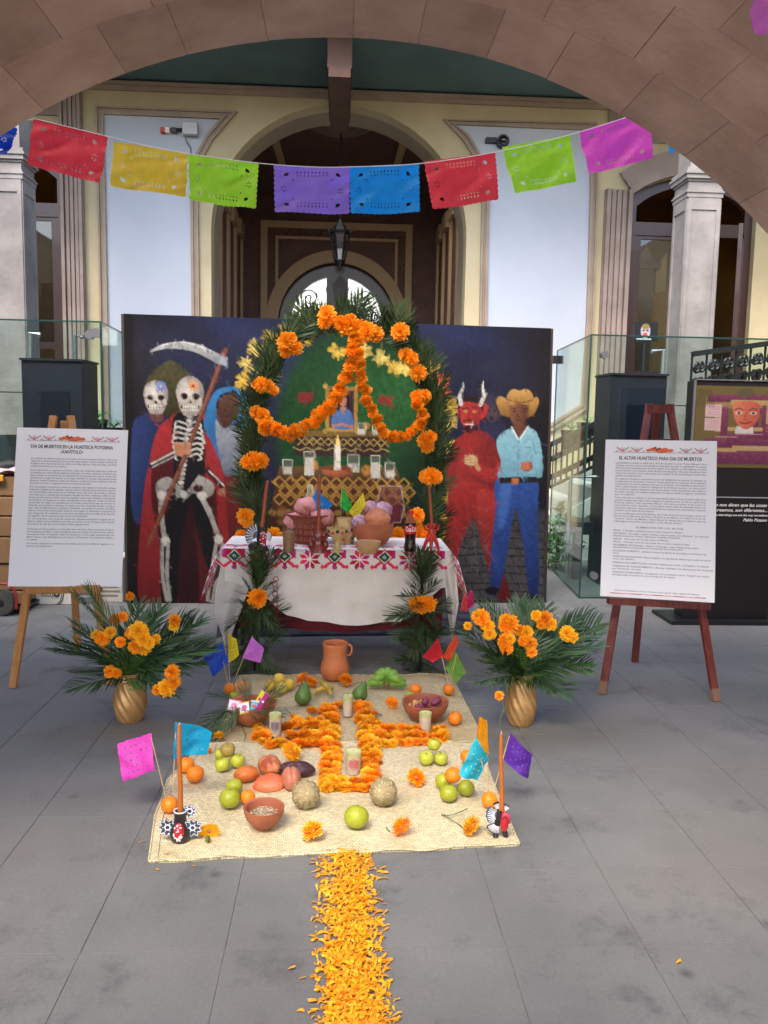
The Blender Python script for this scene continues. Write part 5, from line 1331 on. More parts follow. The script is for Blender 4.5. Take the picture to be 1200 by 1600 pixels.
# flat flower lying on its back beside the left candleholder, with its green cup
fl = G(327, 1308, ZM); t = thing('marigold_with_calyx', fl, 'yellow marigold lying upside down with green cup by the left candleholder', 'marigold')
place(MARIY[0], 'petals', fl+Vector((0, .0, .022)), (M_(18, fl), M_(16, fl), M_(9, fl)), Euler((-1.1, 0, 0)), t)
mb = MB(); mb.ball(fl+Vector((0, -.036, .014)), (.009, .018, .009), 10, 8); build(mb, 'calyx', M_green, t, smooth=True)
def stem(pts, label, r=.0018):
    mb = MB(); mb.tube(curve_pts(pts, 4), r, 5)
    return tag(build(mb, 'green_twig', M_green), label, 'twig')
stem([G(690, 1272, ZM+.003), G(702, 1279, ZM+.012), G(717, 1288, ZM+.006), G(727, 1297, ZM+.012)], 'forked green stem lying left of the front right marigold')
stem([G(690, 1273, ZM+.004), G(708, 1273, ZM+.01), G(730, 1263, ZM+.004)], 'thin green twig above the front right marigold')
stem([G(610, 1300, ZM+.006), G(606, 1297, ZM+.004), G(604, 1292, ZM+.003)], 'short green stem left of the round orange marigold')
stem([G(547, 1066, ZM+.01), G(556, 1068, ZM+.01), G(566, 1064, ZM+.003)], 'short stem between the jug and the green bananas')
stem([G(445, 1105, ZM+.01), G(452, 1113, ZM+.02), G(461, 1119, ZM+.02)], 'stem left of the flower cross top')
stem([G(370, 1122, .02), G(378, 1135, ZM+.004), G(383, 1146, ZM+.003), G(382, 1158, ZM+.003)], 'thin dark stem in front of the candy bowl')

# ================================================================ trail of loose petals
def petal_geo(mb, p, r, az, rs, curl):
    d = Vector((math.cos(az), math.sin(az), 0)); s_ = Vector((-d.y, d.x, 0)); up = Vector((0, 0, 1)); w = r*rs.uniform(.09, .20); tw = rs.uniform(-.7, .7)
    vs = []
    for k, (t, ww) in enumerate(((0, .25), (.3, .7), (.62, 1.0), (.9, .75))):
        c = p+d*r*t+s_*curl*r*t*t*.5+up*(r*.32*math.sin(t*2.6)*abs(rs.uniform(.3, 1)))
        q = (s_*math.cos(tw*t)+up*math.sin(tw*t))*w*ww
        vs += [c-q, c+q]
    mb.add(vs, [(0, 1, 3, 2), (2, 3, 5, 4), (4, 5, 7, 6)])
M_petal = mat('loose marigold petals', rgb(255, 196, 30), .5, rgb(246, 150, 8), island=True, trans=.22)
rs = random.Random(9); mb = MB()
yy = 1332
while yy < 1690:
    t = (yy-1332)/270; half = np.interp(yy, [1332, 1350, 1400, 1450, 1500, 1560, 1640], [36, 45, 44, 46, 48, 54, 56]); cx_ = np.interp(yy, [1332, 1400, 1500, 1600, 1690], [543, 545, 547, 555, 562])
    for k in range(int(np.interp(yy, [1332, 1600, 1690], [30, 38, 38]))):
        x = cx_+rs.gauss(0, .52)*half
        if abs(x-cx_) > half*1.15: x = cx_+rs.uniform(-1, 1)*half
        lay = rs.uniform(0, .018)*max(0, 1-abs(x-cx_)/half)
        p = G(x, yy+rs.uniform(-3, 3), .002+lay); petal_geo(mb, p, M_(rs.uniform(6, 19)*(.8+.25*t), p), rs.uniform(0, 6.28), rs, rs.uniform(-1, 1))
    yy += 3.0
o = build(mb, 'petal_trail', M_petal); o['label'] = 'trail of loose orange petals from the mat to the camera'; o['kind'] = 'stuff'; o['category'] = 'petals'
sc = [(598, 1365, 'petal curled right of the trail near its start'), (600, 1372, 'long petal lying right of the trail start'), (592, 1440, 'petal right of the trail middle'), (605, 1447, 'small petal farthest right of the trail middle'), (600, 1455, 'short petal just right of the trail middle'), (485, 1462, 'petal left of the trail middle'), (453, 1515, 'thin petal alone on the slab left of the trail'), (470, 1530, 'plump petal left of the trail'), (467, 1580, 'pale curled petal low left of the trail'), (504, 1576, 'petal pair at the lower left trail edge'), (618, 1565, 'single petal low right of the trail'), (219, 1317, 'petal on the floor left of the mat corner'), (258, 1333, 'petal on the front left corner of the mat'), (246, 1358, 'tiny petal on the floor below the mat corner'), (479, 1335, 'curled petal at the mat edge left of the trail'), (1060, 1505, 'stray orange petal alone on the right slabs'), (303, 1353, 'tiny scrap of petal below the left mat edge')]
for (x, y, lb) in sc:
    m1 = MB(); p = G(x-4, y, .003 if (x, y) not in ((258, 1333),) else ZM+.002); petal_geo(m1, p, M_(9 if 'tiny' in lb or 'small' in lb else 14, p), U(-.5, .7), rs, U(-.8, .8)); tag(build(m1, 'petal', M_petal), lb, 'petal')

# ================================================================ fruit
M_orange = mat('orange peel', rgb(242, 140, 22), .42, rgb(230, 118, 12), 6, bump=.12, bscale=160, rand=.1, spots=.5, spotc=(.35, .2, .02, 1))
M_lime = mat('green orange peel', rgb(190, 186, 46), .4, rgb(128, 150, 32), 14, bump=.12, bscale=160, rand=.2, spots=.8, spotc=(.35, .22, .03, 1))
M_apple = mat('yellow green apple skin', rgb(190, 192, 62), .35, rgb(168, 178, 48), 12, rand=.12, spots=.6)
M_guava = mat('yellow guava skin', rgb(226, 196, 66), .45, rgb(206, 170, 60), 25, rand=.08, spots=.9)
M_brownapple = mat('russet apple skin', rgb(176, 160, 74), .5, rgb(140, 110, 54), 18)
M_stemb = mat('dry stalk', rgb(80, 60, 34), .8)
def fruit_mesh(kind):
    mb = MB(); 
    if kind == 'orange':
        mb.ball((0, 0, 0), (1, 1, .9), 20, 14, fn=lambda d: 1-.05*max(0, d.z-.93)/.07-.01*math.sin(5*math.atan2(d.y, d.x))); mb.lathe([(.0, .86), (.07, .88), (.05, .91), (0, .91)], 6, mi=1)
    elif kind == 'apple':
        mb.ball((0, 0, 0), (1, 1, .95), 20, 14, fn=lambda d: 1-.28*max(0, d.z-.72)**1.0/.28-.03*math.sin(2.5*math.atan2(d.y, d.x))**2-.12*max(0, -d.z-.8)/.2); mb.tube([(0, 0, .62), (.05, 0, .85), (.12, .03, 1.0)], .035, 5, 1)
    elif kind == 'guava':
        mb.ball((0, 0, 0), (1, 1, 1.08), 16, 12, fn=lambda d: 1-.05*d.z); mb.lathe([(.12, 1.0), (.16, 1.1), (.08, 1.08), (0, 1.02)], 7, mi=1)
    return mb
FR = {}
def fruit(kind, m, px, py, rpx, label, k=1.0, rot=None, z=None, name=None, cat=None, Yd=None):
    """k = height of the fruit's centre above the mat, in its own radii"""
    key = (kind, m.name)
    if key not in FR: FR[key] = mesh_of(fruit_mesh(kind), name or kind, [m, M_stemb], True)
    z0 = ZM if z is None else z; r = .04
    for _ in range(5): p = G(px, py, z0+r*k*.93); r = M_(rpx, p)
    o = place(FR[key], name or kind, p, r, rot or Euler((U(-.4, .4), U(-.4, .4), U(0, 6.28))))
    return tag(o, label, cat or name or kind)
random.seed(41)
F_ = [('orange', M_orange, 265, 1257, 13.5, 'orange in the front left part of the mat behind the tall candle'), ('orange', M_orange, 305, 1209, 14, 'front orange of the pair beside the blue paper flag'), ('orange', M_orange, 291, 1195, 13, 'back orange of the pair behind the tall left candle'),
 ('orange', M_orange, 387, 1245, 12, 'small orange touching the two green oranges'), ('orange', M_lime, 359, 1247, 16.5, 'big green orange left of the small orange'), ('orange', M_lime, 366, 1229, 13.5, 'smaller green orange behind the big green one on the left'),
 ('orange', M_lime, 557, 1276, 19.5, 'large green orange alone at the front centre of the mat'), ('orange', M_lime, 693, 1220, 13.5, 'left green orange of the right hand pile'), ('orange', M_lime, 701, 1239, 14.5, 'front green orange of the right hand pile'), ('orange', M_lime, 728, 1231, 13.5, 'yellowish green orange at the right of the pile'),
 ('orange', M_orange, 765, 1250, 13, 'orange holding two paper flag sticks near the right candle'), ('orange', M_orange, 730, 1182, 11, 'orange half hidden behind the turquoise paper flag'), ('orange', M_orange, 649, 1077, 10, 'orange behind the sweet potato bowl'), ('orange', M_orange, 701, 1077, 9.5, 'orange at the back right corner holding three paper flags'),
 ('orange', M_orange, 711, 1122, 11, 'orange right of the sweet potato bowl'), ('orange', M_lime, 641, 1088, 9, 'greenish fruit half hidden behind the sweet potato bowl'), ('orange', M_orange, 359, 1076, 9.5, 'orange at the back left holding three paper flags'), ('orange', M_lime, 366, 1088, 8, 'green fruit peeping from behind the candy bowl')]
for a in F_: fruit(a[0], a[1], a[2], a[3], a[4], a[5], rot=Euler((U(-.6, .2), U(-.4, .4), U(0, 6))))
fruit('orange', M_orange, 708, 1211, 13, 'orange on top of the right hand pile of green oranges', k=2.5)
A_ = [(347, 1194, 12, 'left yellow apple of the left hand pile', 1), (371, 1188, 12, 'right yellow apple of the left hand pile', 1), (344, 1178, 9, 'apple half hidden at the back of the left hand pile', 1), (666, 1184, 12, 'left yellow apple of the right hand pile', 1), (689, 1185, 11, 'right yellow apple of the right hand pile', 1), (678, 1163, 11, 'green apple on top of the right hand pile', 2.6)]
for x, y, r, lb, k in A_: fruit('apple', M_apple, x, y, r, lb, k=k, rot=Euler((U(-.3, .1), U(-.3, .3), U(0, 6))))
fruit('apple', M_brownapple, 356, 1171, 12, 'russet brown apple on top of the left hand pile', k=2.6)
for x, y, r, lb, k in [(422, 1071, 8.5, 'left yellow guava of the four at the back', 1), (440, 1075, 9, 'front striped yellow guava of the four', 1), (452, 1069, 8.5, 'right yellow guava of the four', 1), (436, 1060, 8.5, 'yellow guava on top of the other three', 2.3)]:
    fruit('guava', M_guava, x, y, r, lb, k=k, rot=Euler((U(.4, 1.2), U(-.4, .4), U(0, 6))))
# small ribbed pumpkin-like tangerine
p = G(381, 1083, .0); r = M_(10.5, p)
t = thing('mini_pumpkin', p, 'small ribbed orange squash behind the candy bowl', 'squash')
mb = MB(); mb.ball(p+Vector((0, 0, r*.9+ZM)), (r, r, r*.9), 40, 14, fn=lambda d: (1-.10*abs(math.sin(4.5*math.atan2(d.y, d.x)))**.0*(abs(math.cos(4.5*math.atan2(d.y, d.x)))**6))*(1-.2*max(0, d.z-.8)/.2)); build(mb, 'rind', M_orange, t, smooth=True)
mb = MB(); mb.tube([p+Vector((0, 0, r*1.6)), p+Vector((.003, 0, r*2.0))], .003, 5); build(mb, 'stalk', M_stemb, t)
# melons
M_melon = mat('netted melon rind', rgb(170, 152, 112), .75, rgb(128, 116, 78), 9, bump=.5, bscale=60)
def melon(px, py, rpx, label, rz):
    r = .06
    for _ in range(5): p = G(px, py, ZM+r*.93); r = M_(rpx, p)
    t = thing('melon', p-Vector((0, 0, r*.93)), label, 'melon', 'grey green netted melons')
    rib = lambda d: (1-.075*abs(math.cos(5*math.atan2(d.y, d.x)))**8*min(1, (1-abs(d.z))*5))*(1-.10*max(0, abs(d.z)-.93)/.07)
    mb = MB(); mb.ball((0, 0, 0), r, 60, 24, fn=rib); M3 = Euler((math.radians(62), 0, rz)).to_matrix()
    mb.v = [tuple(M3 @ Vector(v)+p) for v in mb.v]; build(mb, 'rind', M_melon, t, smooth=True)
    # pale net lines running over the ribs
    mb = MB(); rs = random.Random(px)
    for k in range(150):
        az = rs.uniform(0, 6.28); el = rs.uniform(-1.3, 1.3); pts = []
        for q in range(5):
            az += rs.uniform(-.09, .09); el += rs.uniform(-.09, .09)
            d = Vector((math.cos(az)*math.cos(el), math.sin(az)*math.cos(el), math.sin(el))); pts.append(M3 @ (d*r*rib(d)*1.002)+p)
        mb.tube(pts, .0011, 3, caps=False)
    o = build(mb, 'net_lines', mat('melon net', rgb(204, 190, 150), .8), t); o['kind'] = 'stuff'
    q = M3 @ Vector((0, 0, r*.93))+p; mb = MB(); mb.lathe([(.006, -.002), (.005, .002), (0, .003)], 10); M4 = Matrix.Translation(q) @ M3.to_4x4(); mb.v = [tuple(M4 @ Vector(v)) for v in mb.v]; build(mb, 'stalk_scar', MATS['melon net'], t)
melon(478, 1241, 22.5, 'netted melon between the pink bread and the bowl of seeds', .15)
melon(599, 1237, 22, 'netted melon at the lower right foot of the flower cross', -.4)
# avocados
M_avo = mat('avocado skin', rgb(92, 122, 48), .4, rgb(66, 96, 36), 18, bump=.1, bscale=120, spots=.6)
def avocado(px, py, hpx, label, tilt):
    p = G(px, py+hpx*.42, ZM); h = M_(hpx, p)*1.12
    mb = MB(); pr = [(0, 0), (.20, .03), (.34, .14), (.38, .30), (.34, .48), (.25, .66), (.17, .82), (.10, .94), (0, .99)]
    mb.lathe([(a*h, b*h) for a, b in pr], 18, caps=False); mb.tube([(0, 0, h*.98), (0, 0, h*1.04)], .003, 5, 1)
    R3 = Euler(tilt).to_matrix(); mb.v = [tuple(R3 @ Vector(v)) for v in mb.v]; lo = min(v[2] for v in mb.v); mb.v = [(v[0]+p.x, v[1]+p.y, v[2]-lo+ZM) for v in mb.v]
    tag(build(mb, 'avocado', [M_avo, M_stemb], smooth=True), label, 'avocado')
avocado(472, 1089, 32, 'green pear shaped avocado left of the cross top', (-.35, .12, 0))
avocado(558, 1085, 29, 'green avocado leaning right behind the upper candle glass', (-.3, .42, 0))
# green banana bunch
M_ban = mat('green banana skin', rgb(124, 164, 58), .42, rgb(98, 144, 44), 10)
M_bany = mat('ripe banana skin', rgb(206, 178, 66), .5, rgb(150, 120, 50), 20, contrast=(.45, .62))
bc = G(604, 1078, ZM); t = thing('banana_bunch', bc, 'bunch of small green bananas at the back of the mat', 'bananas')
for k in range(14):
    lay = k % 2; f = (k//2)/6; a = math.radians(-100+200*f+U(-5, 5)+(12 if lay else 0)); r = M_(31, bc)*U(.88, 1.0)*(1 if lay == 0 else .8)
    d = Vector((math.sin(a), .62*math.cos(a), 0)); rr = M_(6.0, bc); c0 = bc+Vector((0, .02, .0))
    pts = [c0+d*r*s_+Vector((0, 0, rr+lay*rr*1.7*(1-.5*s_)+.016*math.sin(s_*3.0)+max(0, math.cos(a))*.05*s_)) for s_ in (.10, .26, .45, .65, .85, .97, 1.05)]
    mb = MB(); mb.tube(pts, [rr*.35, rr*.7, rr*1.0, rr*1.05, rr*.95, rr*.5, rr*.25], 8); build(mb, 'banana', M_ban, t, smooth=True)
mb = MB(); mb.ball(bc+Vector((0, 0, .028)), (.016, .014, .018), 8, 6); build(mb, 'bunch_stalk', mat('banana stalk', rgb(120, 100, 50), .7), t, smooth=True)
for pts, lb in (([(489, 1084), (500, 1080), (512, 1078), (521, 1075)], 'lower yellow banana by the clay jug'), ([(500, 1066), (506, 1071), (512, 1078), (517, 1085)], 'upper yellow banana crossing another by the jug')):
    up = 'upper' in lb; P_ = [G(a, b, ZM+.014+(.02 if up else 0)) for a, b in pts]; P_ = curve_pts(P_, 3); n = len(P_)
    mb = MB(); mb.tube([q+Vector((0, 0, .012*math.sin(i/(n-1)*3.14))) for i, q in enumerate(P_)], [.005]+[.0135]*(n-2)+[.004], 7); tag(build(mb, 'banana', M_bany, smooth=True), lb, 'banana')

# ================================================================ breads
def loaf(px, py, w, h, hz, label, m, fn=None, name='sweet_bread', rz=0, m2=None, marks=None, k=1.0):
    p = G(px, py+h*.3, ZM); a = M_(w/2, p); b = M_(h/2, p)*1.5; c = M_(hz, p)
    mb = MB(); mb.ball((0, 0, c*.8), (a, b, c), 30, 16, fn=fn)
    R3 = Matrix.Rotation(rz, 3, 'Z'); mb.v = [(R3 @ Vector(v))[:] for v in mb.v]; mb.v = [(v[0]+p.x, v[1]+p.y, max(v[2], 0)+ZM) for v in mb.v]
    o = build(mb, name, m, smooth=True); tag(o, label, 'bread')
    return o, p, a, b, c
M_br_or = mat('glazed orange bread crust', rgb(226, 130, 60), .4, rgb(190, 92, 36), 12, bump=.3, spots=.7)
M_br_red = mat('glazed red brown bread crust', rgb(160, 72, 44), .35, rgb(214, 140, 96), 12, bump=.5, contrast=(.42, .6), spots=.6)
M_br_co = mat('coral sugared bread', rgb(232, 92, 44), .5, rgb(236, 128, 90), 9, bump=.4, spots=.6, spotc=(.9, .6, .4, 1))
M_br_dk = mat('dark purple seeded bread', rgb(66, 34, 42), .45, rgb(150, 110, 110), 60, bump=.3, contrast=(.58, .68))
M_br_pk = mat('pinkish brown split bread', rgb(178, 106, 80), .5, rgb(196, 130, 104), 14, bump=.2)
loaf(385, 1211, 40, 24, 12, 'oval glazed orange bread at the left of the bread pile', M_br_or, lambda d: 1-.08*abs(math.cos(3*d.x*3))**4+.03*math.sin(d.y*9), rz=.5)
loaf(421, 1198, 36, 30, 15, 'round red brown glazed bread at the back of the pile', M_br_red, lambda d: 1-.10*(abs(d.x) < .12)-.08*(abs(d.y) < .10 and d.z > 0), rz=.4)
loaf(465, 1205, 58, 20, 12, 'long dark purple seeded bread', M_br_dk, lambda d: 1+.05*math.sin(d.x*6), rz=-.15)
loaf(455, 1221, 30, 30, 18, 'pinkish brown bread with a split down the middle beside the melon', M_br_pk, lambda d: 1-.16*math.exp(-(d.x*7)**2)*(d.z > -.2), rz=.2)
# triangular coral bread
p = G(420, 1232, ZM); s_ = M_(1, p)
mb = MB(); out = [(-24, 2), (-22, -9), (-10, -20), (4, -22), (22, -16), (25, -2), (14, 6), (-6, 8)]
op = [(p.x+a*s_, p.y-b*s_*1.6) for a, b in out]; n = len(op); cx = sum(a for a, b in op)/n; cy = sum(b for a, b in op)/n; vs = []
for f, z in ((1.0, 0), (1.04, .012), (.92, .026), (.6, .036), (.25, .040)): vs += [(cx+(a-cx)*f, cy+(b-cy)*f, ZM+z) for a, b in op]
fs = [tuple(range(4*n, 5*n))]+[(k*n+i, k*n+(i+1) % n, (k+1)*n+(i+1) % n, (k+1)*n+i) for k in range(4) for i in range(n)]
mb.add(vs, fs); t = build(mb, 'sweet_bread', M_br_co, smooth=True); tag(t, 'triangular coral red bread at the front of the bread pile', 'bread')

# ================================================================ clay vessels
M_clay = mat('terracotta clay', rgb(190, 116, 78), .7, rgb(170, 98, 62), 7, bump=.1, bscale=60, spots=.4)
M_clay2 = mat('brown terracotta clay', rgb(170, 98, 68), .6, rgb(148, 82, 56), 7, bump=.1, spots=.5)
M_clayp = mat('pale cream clay', rgb(206, 168, 124), .6, rgb(192, 150, 106), 7)
def bowl_prof(r, h, foot=.5, th=.008, belly=.85):
    o_ = [(r*foot*.96, 0), (r*foot, .003), (r*(foot+belly)/2*1.02, h*.25), (r*belly*1.03, h*.5), (r*.98, h*.78), (r*.985, h*.92), (r*1.01, h), (r*.99, h*1.01)]
    i_ = [(r-th, h*.97), (r*.94-th, h*.75), (r*belly-th, h*.45), (r*foot-th*.5, h*.16), (0.0005, h*.12)]
    return o_+i_
def bowl(px, pybase, wpx, hpx, label, m, z=None, par=None, foot=.5, name='clay_bowl', at=None, cat='bowl', belly=.85, th=.008):
    p = at or G(px, pybase, ZM if z is None else z); r = M_(wpx/2, p); p = p+Vector((0, r*foot, 0)); h = M_(hpx, p)
    mb = MB(); mb.lathe(bowl_prof(r, h, foot, th, belly), 40, p); o = build(mb, name, m, smooth=40)
    return (tag(o, label, cat) if label else o), p, r, h
# bowl of seeds
o, p, r, h = bowl(411, 1299, 64, 34, 'terracotta bowl of pale seeds at the front of the mat', M_clay2, foot=.42)
rs = random.Random(2); mb = MB()
for k in range(420):
    a = rs.uniform(0, 6.28); q = r*.74*math.sqrt(rs.random()); z = h*.58+.010*(1-q/r)+rs.uniform(-.003, .005)
    mb.ball((p.x+q*math.cos(a), p.y+q*math.sin(a), p.z+z), (rs.uniform(.003, .0055), rs.uniform(.002, .003), .0016), 6, 4)
mb.lathe([(0.0, h*.55), (r*.76, h*.55)], 24, p, caps=False)
o = build(mb, 'seed_heap', mat('pale seeds', rgb(222, 206, 176), .7, rgb(120, 92, 64), island=True), None); o['kind'] = 'stuff'; o['label'] = 'pale mixed seeds heaped in the front clay bowl'; o['category'] = 'seeds'
# bowl of sweet potatoes
o, p, r, h = bowl(666, 1131, 74, 30, 'wide terracotta bowl of purple sweet potatoes', M_clay2, foot=.55)
M_sp = mat('purple sweet potato skin', rgb(134, 54, 82), .6, rgb(104, 40, 62), 12, bump=.25)
for k, (dx, dy, dz, L, w, rz, lb) in enumerate([(-.28, -.25, .72, .62, .26, .25, 'left purple sweet potato lying in the bowl'), (.02, .1, .92, .55, .26, 1.0, 'middle purple sweet potato standing up in the bowl'), (.45, 0, .95, .72, .27, .55, 'right purple sweet potato at the bowl rim')]):
    mb = MB(); mb.ball((0, 0, 0), (r*L*.5, r*w*.62, r*w*.62), 16, 10, fn=lambda d: 1-.25*abs(d.x)**3+.05*math.sin(d.x*9+d.y*4)); R3 = Euler((0, -.35 if k else 0, rz)).to_matrix()
    mb.v = [tuple(R3 @ Vector(v)+p+Vector((dx*r, dy*r, dz*h))) for v in mb.v]; tag(build(mb, 'sweet_potato', M_sp, smooth=True), lb, 'sweet potato')
mb = MB()
for k in range(26):
    a = rs.uniform(1.4, 4.6); q = r*rs.uniform(.3, .8); mb.ball((p.x+q*math.cos(a), p.y+abs(q*math.sin(a))*.8, p.z+h*rs.uniform(.55, .75)), (.012, .010, .006), 7, 5)
o = build(mb, 'dry_chips', mat('dry brown peelings', rgb(176, 120, 70), .7, rgb(206, 160, 90), island=True)); o['kind'] = 'stuff'; o['label'] = 'dried fruit pieces behind the sweet potatoes'; o['category'] = 'dried fruit'
# candy bowl with palm sprigs
o, cp_, cr, ch = bowl(391, 1136, 76, 32, 'terracotta bowl of wrapped candy with palm leaves over its rim', M_clay, foot=.55)
def candy(px, py, w, h, cols, label, rz, z):
    p = G(px, py, z); a = M_(w, p); b = M_(h, p); mb = MB(); mb.box((-a/2, -.006, -b/2), (a/2, .006, b/2), bev=.0025)
    mb.box((-a/2-.003, -.002, -b/2-.006), (a/2+.003, .002, -b/2), 1); mb.box((-a/2-.003, -.002, b/2), (a/2+.003, .002, b/2+.006), 1)
    mb.lathe([(a*.28, 0), (a*.26, .002), (0, .002)], 12, (0, 0, 0), 2)
    n0 = len(mb.v)-36
    for i in range(n0, len(mb.v)): x, y, z_ = mb.v[i]; mb.v[i] = (x, -.0062-z_, y)
    R3 = Euler((-.7, rz, 0)).to_matrix(); mb.v = [tuple(R3 @ Vector(v)+p) for v in mb.v]
    tag(build(mb, 'wrapped_candy', [mat('wrapper %d %d %d' % c, rgb(*c), .35) for c in cols]), label, 'candy')
zz = ch+ZM+.008
candy(366, 1103, 18, 16, [(236, 236, 240), (230, 100, 160), (240, 150, 190)], 'white candy wrapper with pink end in the candy bowl', .2, zz)
candy(382, 1106, 15, 15, [(240, 240, 244), (240, 190, 60), (210, 80, 160)], 'round white and pink wrapped candy in the middle of the bowl', -.2, zz)
candy(397, 1104, 11, 15, [(90, 190, 196), (240, 240, 240), (220, 60, 80)], 'turquoise and white wrapped candy in the bowl', .15, zz)
candy(405, 1093, 8, 26, [(224, 210, 50), (224, 210, 50), (200, 60, 150)], 'yellow side of a long candy packet standing in the bowl', .6, zz+.02)
candy(410, 1097, 7, 26, [(176, 40, 130), (176, 40, 130), (240, 240, 240)], 'purple candy packet leaning right in the bowl', .6, zz+.02)
t = thing('palm_sprigs', cp_, 'dark palm sprigs draped over the candy bowl to the left', 'palm leaves')
random.seed(8)
for (dx, dy, dz, dirv, s_) in [(-.6, -.5, 1.1, (-1, -.5, -.35), .5), (-.5, -.6, 1.1, (-1, -.2, -.2), .5), (-.4, -.7, 1.05, (-.8, -.75, -.45), .48), (.0, -.9, 1.0, (1, -.12, -.02), .42), (-.9, -.3, 1.1, (.9, -.6, -.1), .5), (.2, .2, .9, (.4, .2, .8), .3), (.5, .2, .9, (.7, .2, .7), .32), (-.2, .3, .9, (-.1, .3, .9), .28), (.7, 0, .95, (.9, .3, .6), .3), (-.7, 0, 1.1, (-.9, .4, .3), .36)]:
    place(FR_UP[0], 'palm_frond', cp_+Vector((dx*cr, dy*cr, dz*ch)), s_, aim(dirv, U(-.4, .4)), t)
# jug
p = G(523, 1065, ZM); w = M_(23, p); h = M_(58, p)
jug = thing('clay_jug', p, 'orange clay jug with one handle at the back of the mat', 'jug')
pr = [(.7, 0), (.82, .03), (1.0, .18), (1.02, .30), (.96, .42), (.86, .52), (.82, .62), (.84, .80), (.88, .93), (.90, .97), (.87, 1.0), (.80, .97), (.77, .8), (.76, .6), (.9, .3), (.6, .05), (.001, .04)]
mb = MB(); mb.lathe([(a*w*.98, b*h) for a, b in pr], 36, p+Vector((0, w*.7, 0))); build(mb, 'body', mat('orange clay', rgb(204, 122, 76), .65, rgb(188, 104, 60), 6, bump=.08), jug, smooth=50)
c = p+Vector((0, w*.7, 0)); mb = MB(); mb.tube([c+Vector((w*(.80+q_[0]), 0, h*q_[1])) for q_ in ((0, .93), (.2, .95), (.34, .88), (.33, .74), (.2, .66), (.0, .64))], [.006, .0065, .0065, .0065, .006, .006], 8); build(mb, 'handle', MATS['orange clay'], jug, smooth=True)

# ================================================================ candles in glasses on the cross
M_wax = mat('pale wax', rgb(240, 222, 204), .4, rgb(232, 208, 190), 4); M_waxg = mat('greenish wax top', rgb(214, 214, 150), .4)
M_gl = glass_mat('clear drinking glass', (.93, .95, .94, 1), .35, .04)
M_printp = mat('violet print', rgb(120, 104, 150), .5); M_printr = mat('red print', rgb(214, 70, 80), .5)
def candle_glass(px, pyb, w, h, label, mark=None):
    p = G(px, pyb, ZM); r = M_(w/2, p); hh = M_(h, p)*1.04; t = thing('candle_glass', p, label, 'candle', 'small candles in glasses on the flower cross'); c = p+Vector((0, r, 0))
    mb = MB(); mb.lathe([(r*.86, .002), (r*.9, hh*.5), (r*.94, hh*.72)], 20, c); build(mb, 'wax', M_wax, t, smooth=40)
    mb = MB(); mb.lathe([(r*.942, hh*.721), (r*.95, hh*.90), (r*.5, hh*.905), (.001, hh*.89)], 20, c, caps=False); build(mb, 'molten_top', M_waxg, t, smooth=40)
    mb = MB(); mb.lathe([(.001, 0), (r*.9, 0), (r, hh), (r*.985, hh), (r*.97, hh*.9), (r*.9, .0035)], 24, c, caps=False); build(mb, 'glass', M_gl, t, smooth=40)
    mb = MB(); mb.tube([c+Vector((0, 0, hh*.88)), c+Vector((.001, 0, hh*.95))], .001, 4); build(mb, 'wick', M_iron, t)
    if mark:
        mb = MB()
        for (zz0, rr) in ((.48, .62), (.48, .40), (.48, .16)):
            pts = []
            for q_ in range(25):
                a = q_*2*math.pi/24; bx = math.cos(a)*rr*.8*(1+.12*math.sin(5*a)); bz = math.sin(a)*rr*.36*(1+.1*math.cos(4*a)); ph = -math.pi/2+bx; pts.append(c+Vector((r*1.0*math.cos(ph), r*1.0*math.sin(ph), hh*(zz0+bz))))
            mb.tube(pts, .0009, 4, caps=False)
        for q_ in range(9):
            ph = -math.pi/2+(q_-4)*.14; mb.tube([c+Vector((r*math.cos(ph), r*math.sin(ph), hh*(.48-.15))), c+Vector((r*math.cos(ph+.05), r*math.sin(ph+.05), hh*(.48+.15)))], .0007, 4)
        build(mb, 'printed_emblem', mark, t)
random.seed(3)
candle_glass(543, 1121, 17, 34, 'candle glass at the top of the flower cross')
candle_glass(429, 1153, 21, 38, 'candle glass with violet print on the left arm of the cross', M_printp)
candle_glass(665, 1147, 21, 33, 'plain candle glass on the right arm of the cross')
candle_glass(552, 1213, 26, 38, 'candle glass with red emblem inside the foot of the cross', M_printr)

# ================================================================ clay candleholders with tall candles on the mat
M_blackc = mat('black glazed clay', rgb(30, 30, 36), .35, coat=.3); M_whitep = mat('white brush paint', rgb(226, 226, 232), .5); M_redp = mat('red paint', rgb(186, 32, 44), .4); M_slate = mat('slate blue paint', rgb(74, 88, 112), .5)
M_tallc = mat('ochre brown wax', rgb(186, 104, 40), .4, rgb(172, 90, 32), 5); M_tallr = mat('red brown wax', rgb(160, 72, 40), .4)
def tall_candle(base, top, rb, rt, label, m):
    t = thing('tall_candle', base, label, 'candle'); mb = MB(); pts = [base.lerp(top, q/6)+Vector((.0015*math.sin(q*1.1), 0, 0)) for q in range(7)]
    mb.tube(pts, [rb+(rt-rb)*q/6 for q in range(7)], 14); build(mb, 'wax', m, t, smooth=50)
    mb = MB(); mb.tube([pts[-1], pts[-1]+Vector((0, 0, .008))], .0012, 4); build(mb, 'wick', M_whitep, t)
def spiky(mb, c, r, n, yoff, mi=0, inner=.66):
    pl = [(c.x+r*(1 if k % 2 else inner)*math.cos(math.pi*k/n), c.z+r*(1 if k % 2 else inner)*math.sin(math.pi*k/n)) for k in range(2*n)]
    mb.extrude(pl, c.y+yoff-.004, c.y+yoff+.003, mi); return pl
p = G(279, 1320, ZM); s_ = M_(1, p)
ch_ = thing('clay_candleholder', p, 'black clay candleholder with white edged leaves and red dotted front', 'candleholder'); c = p+Vector((0, 16*s_, 0))
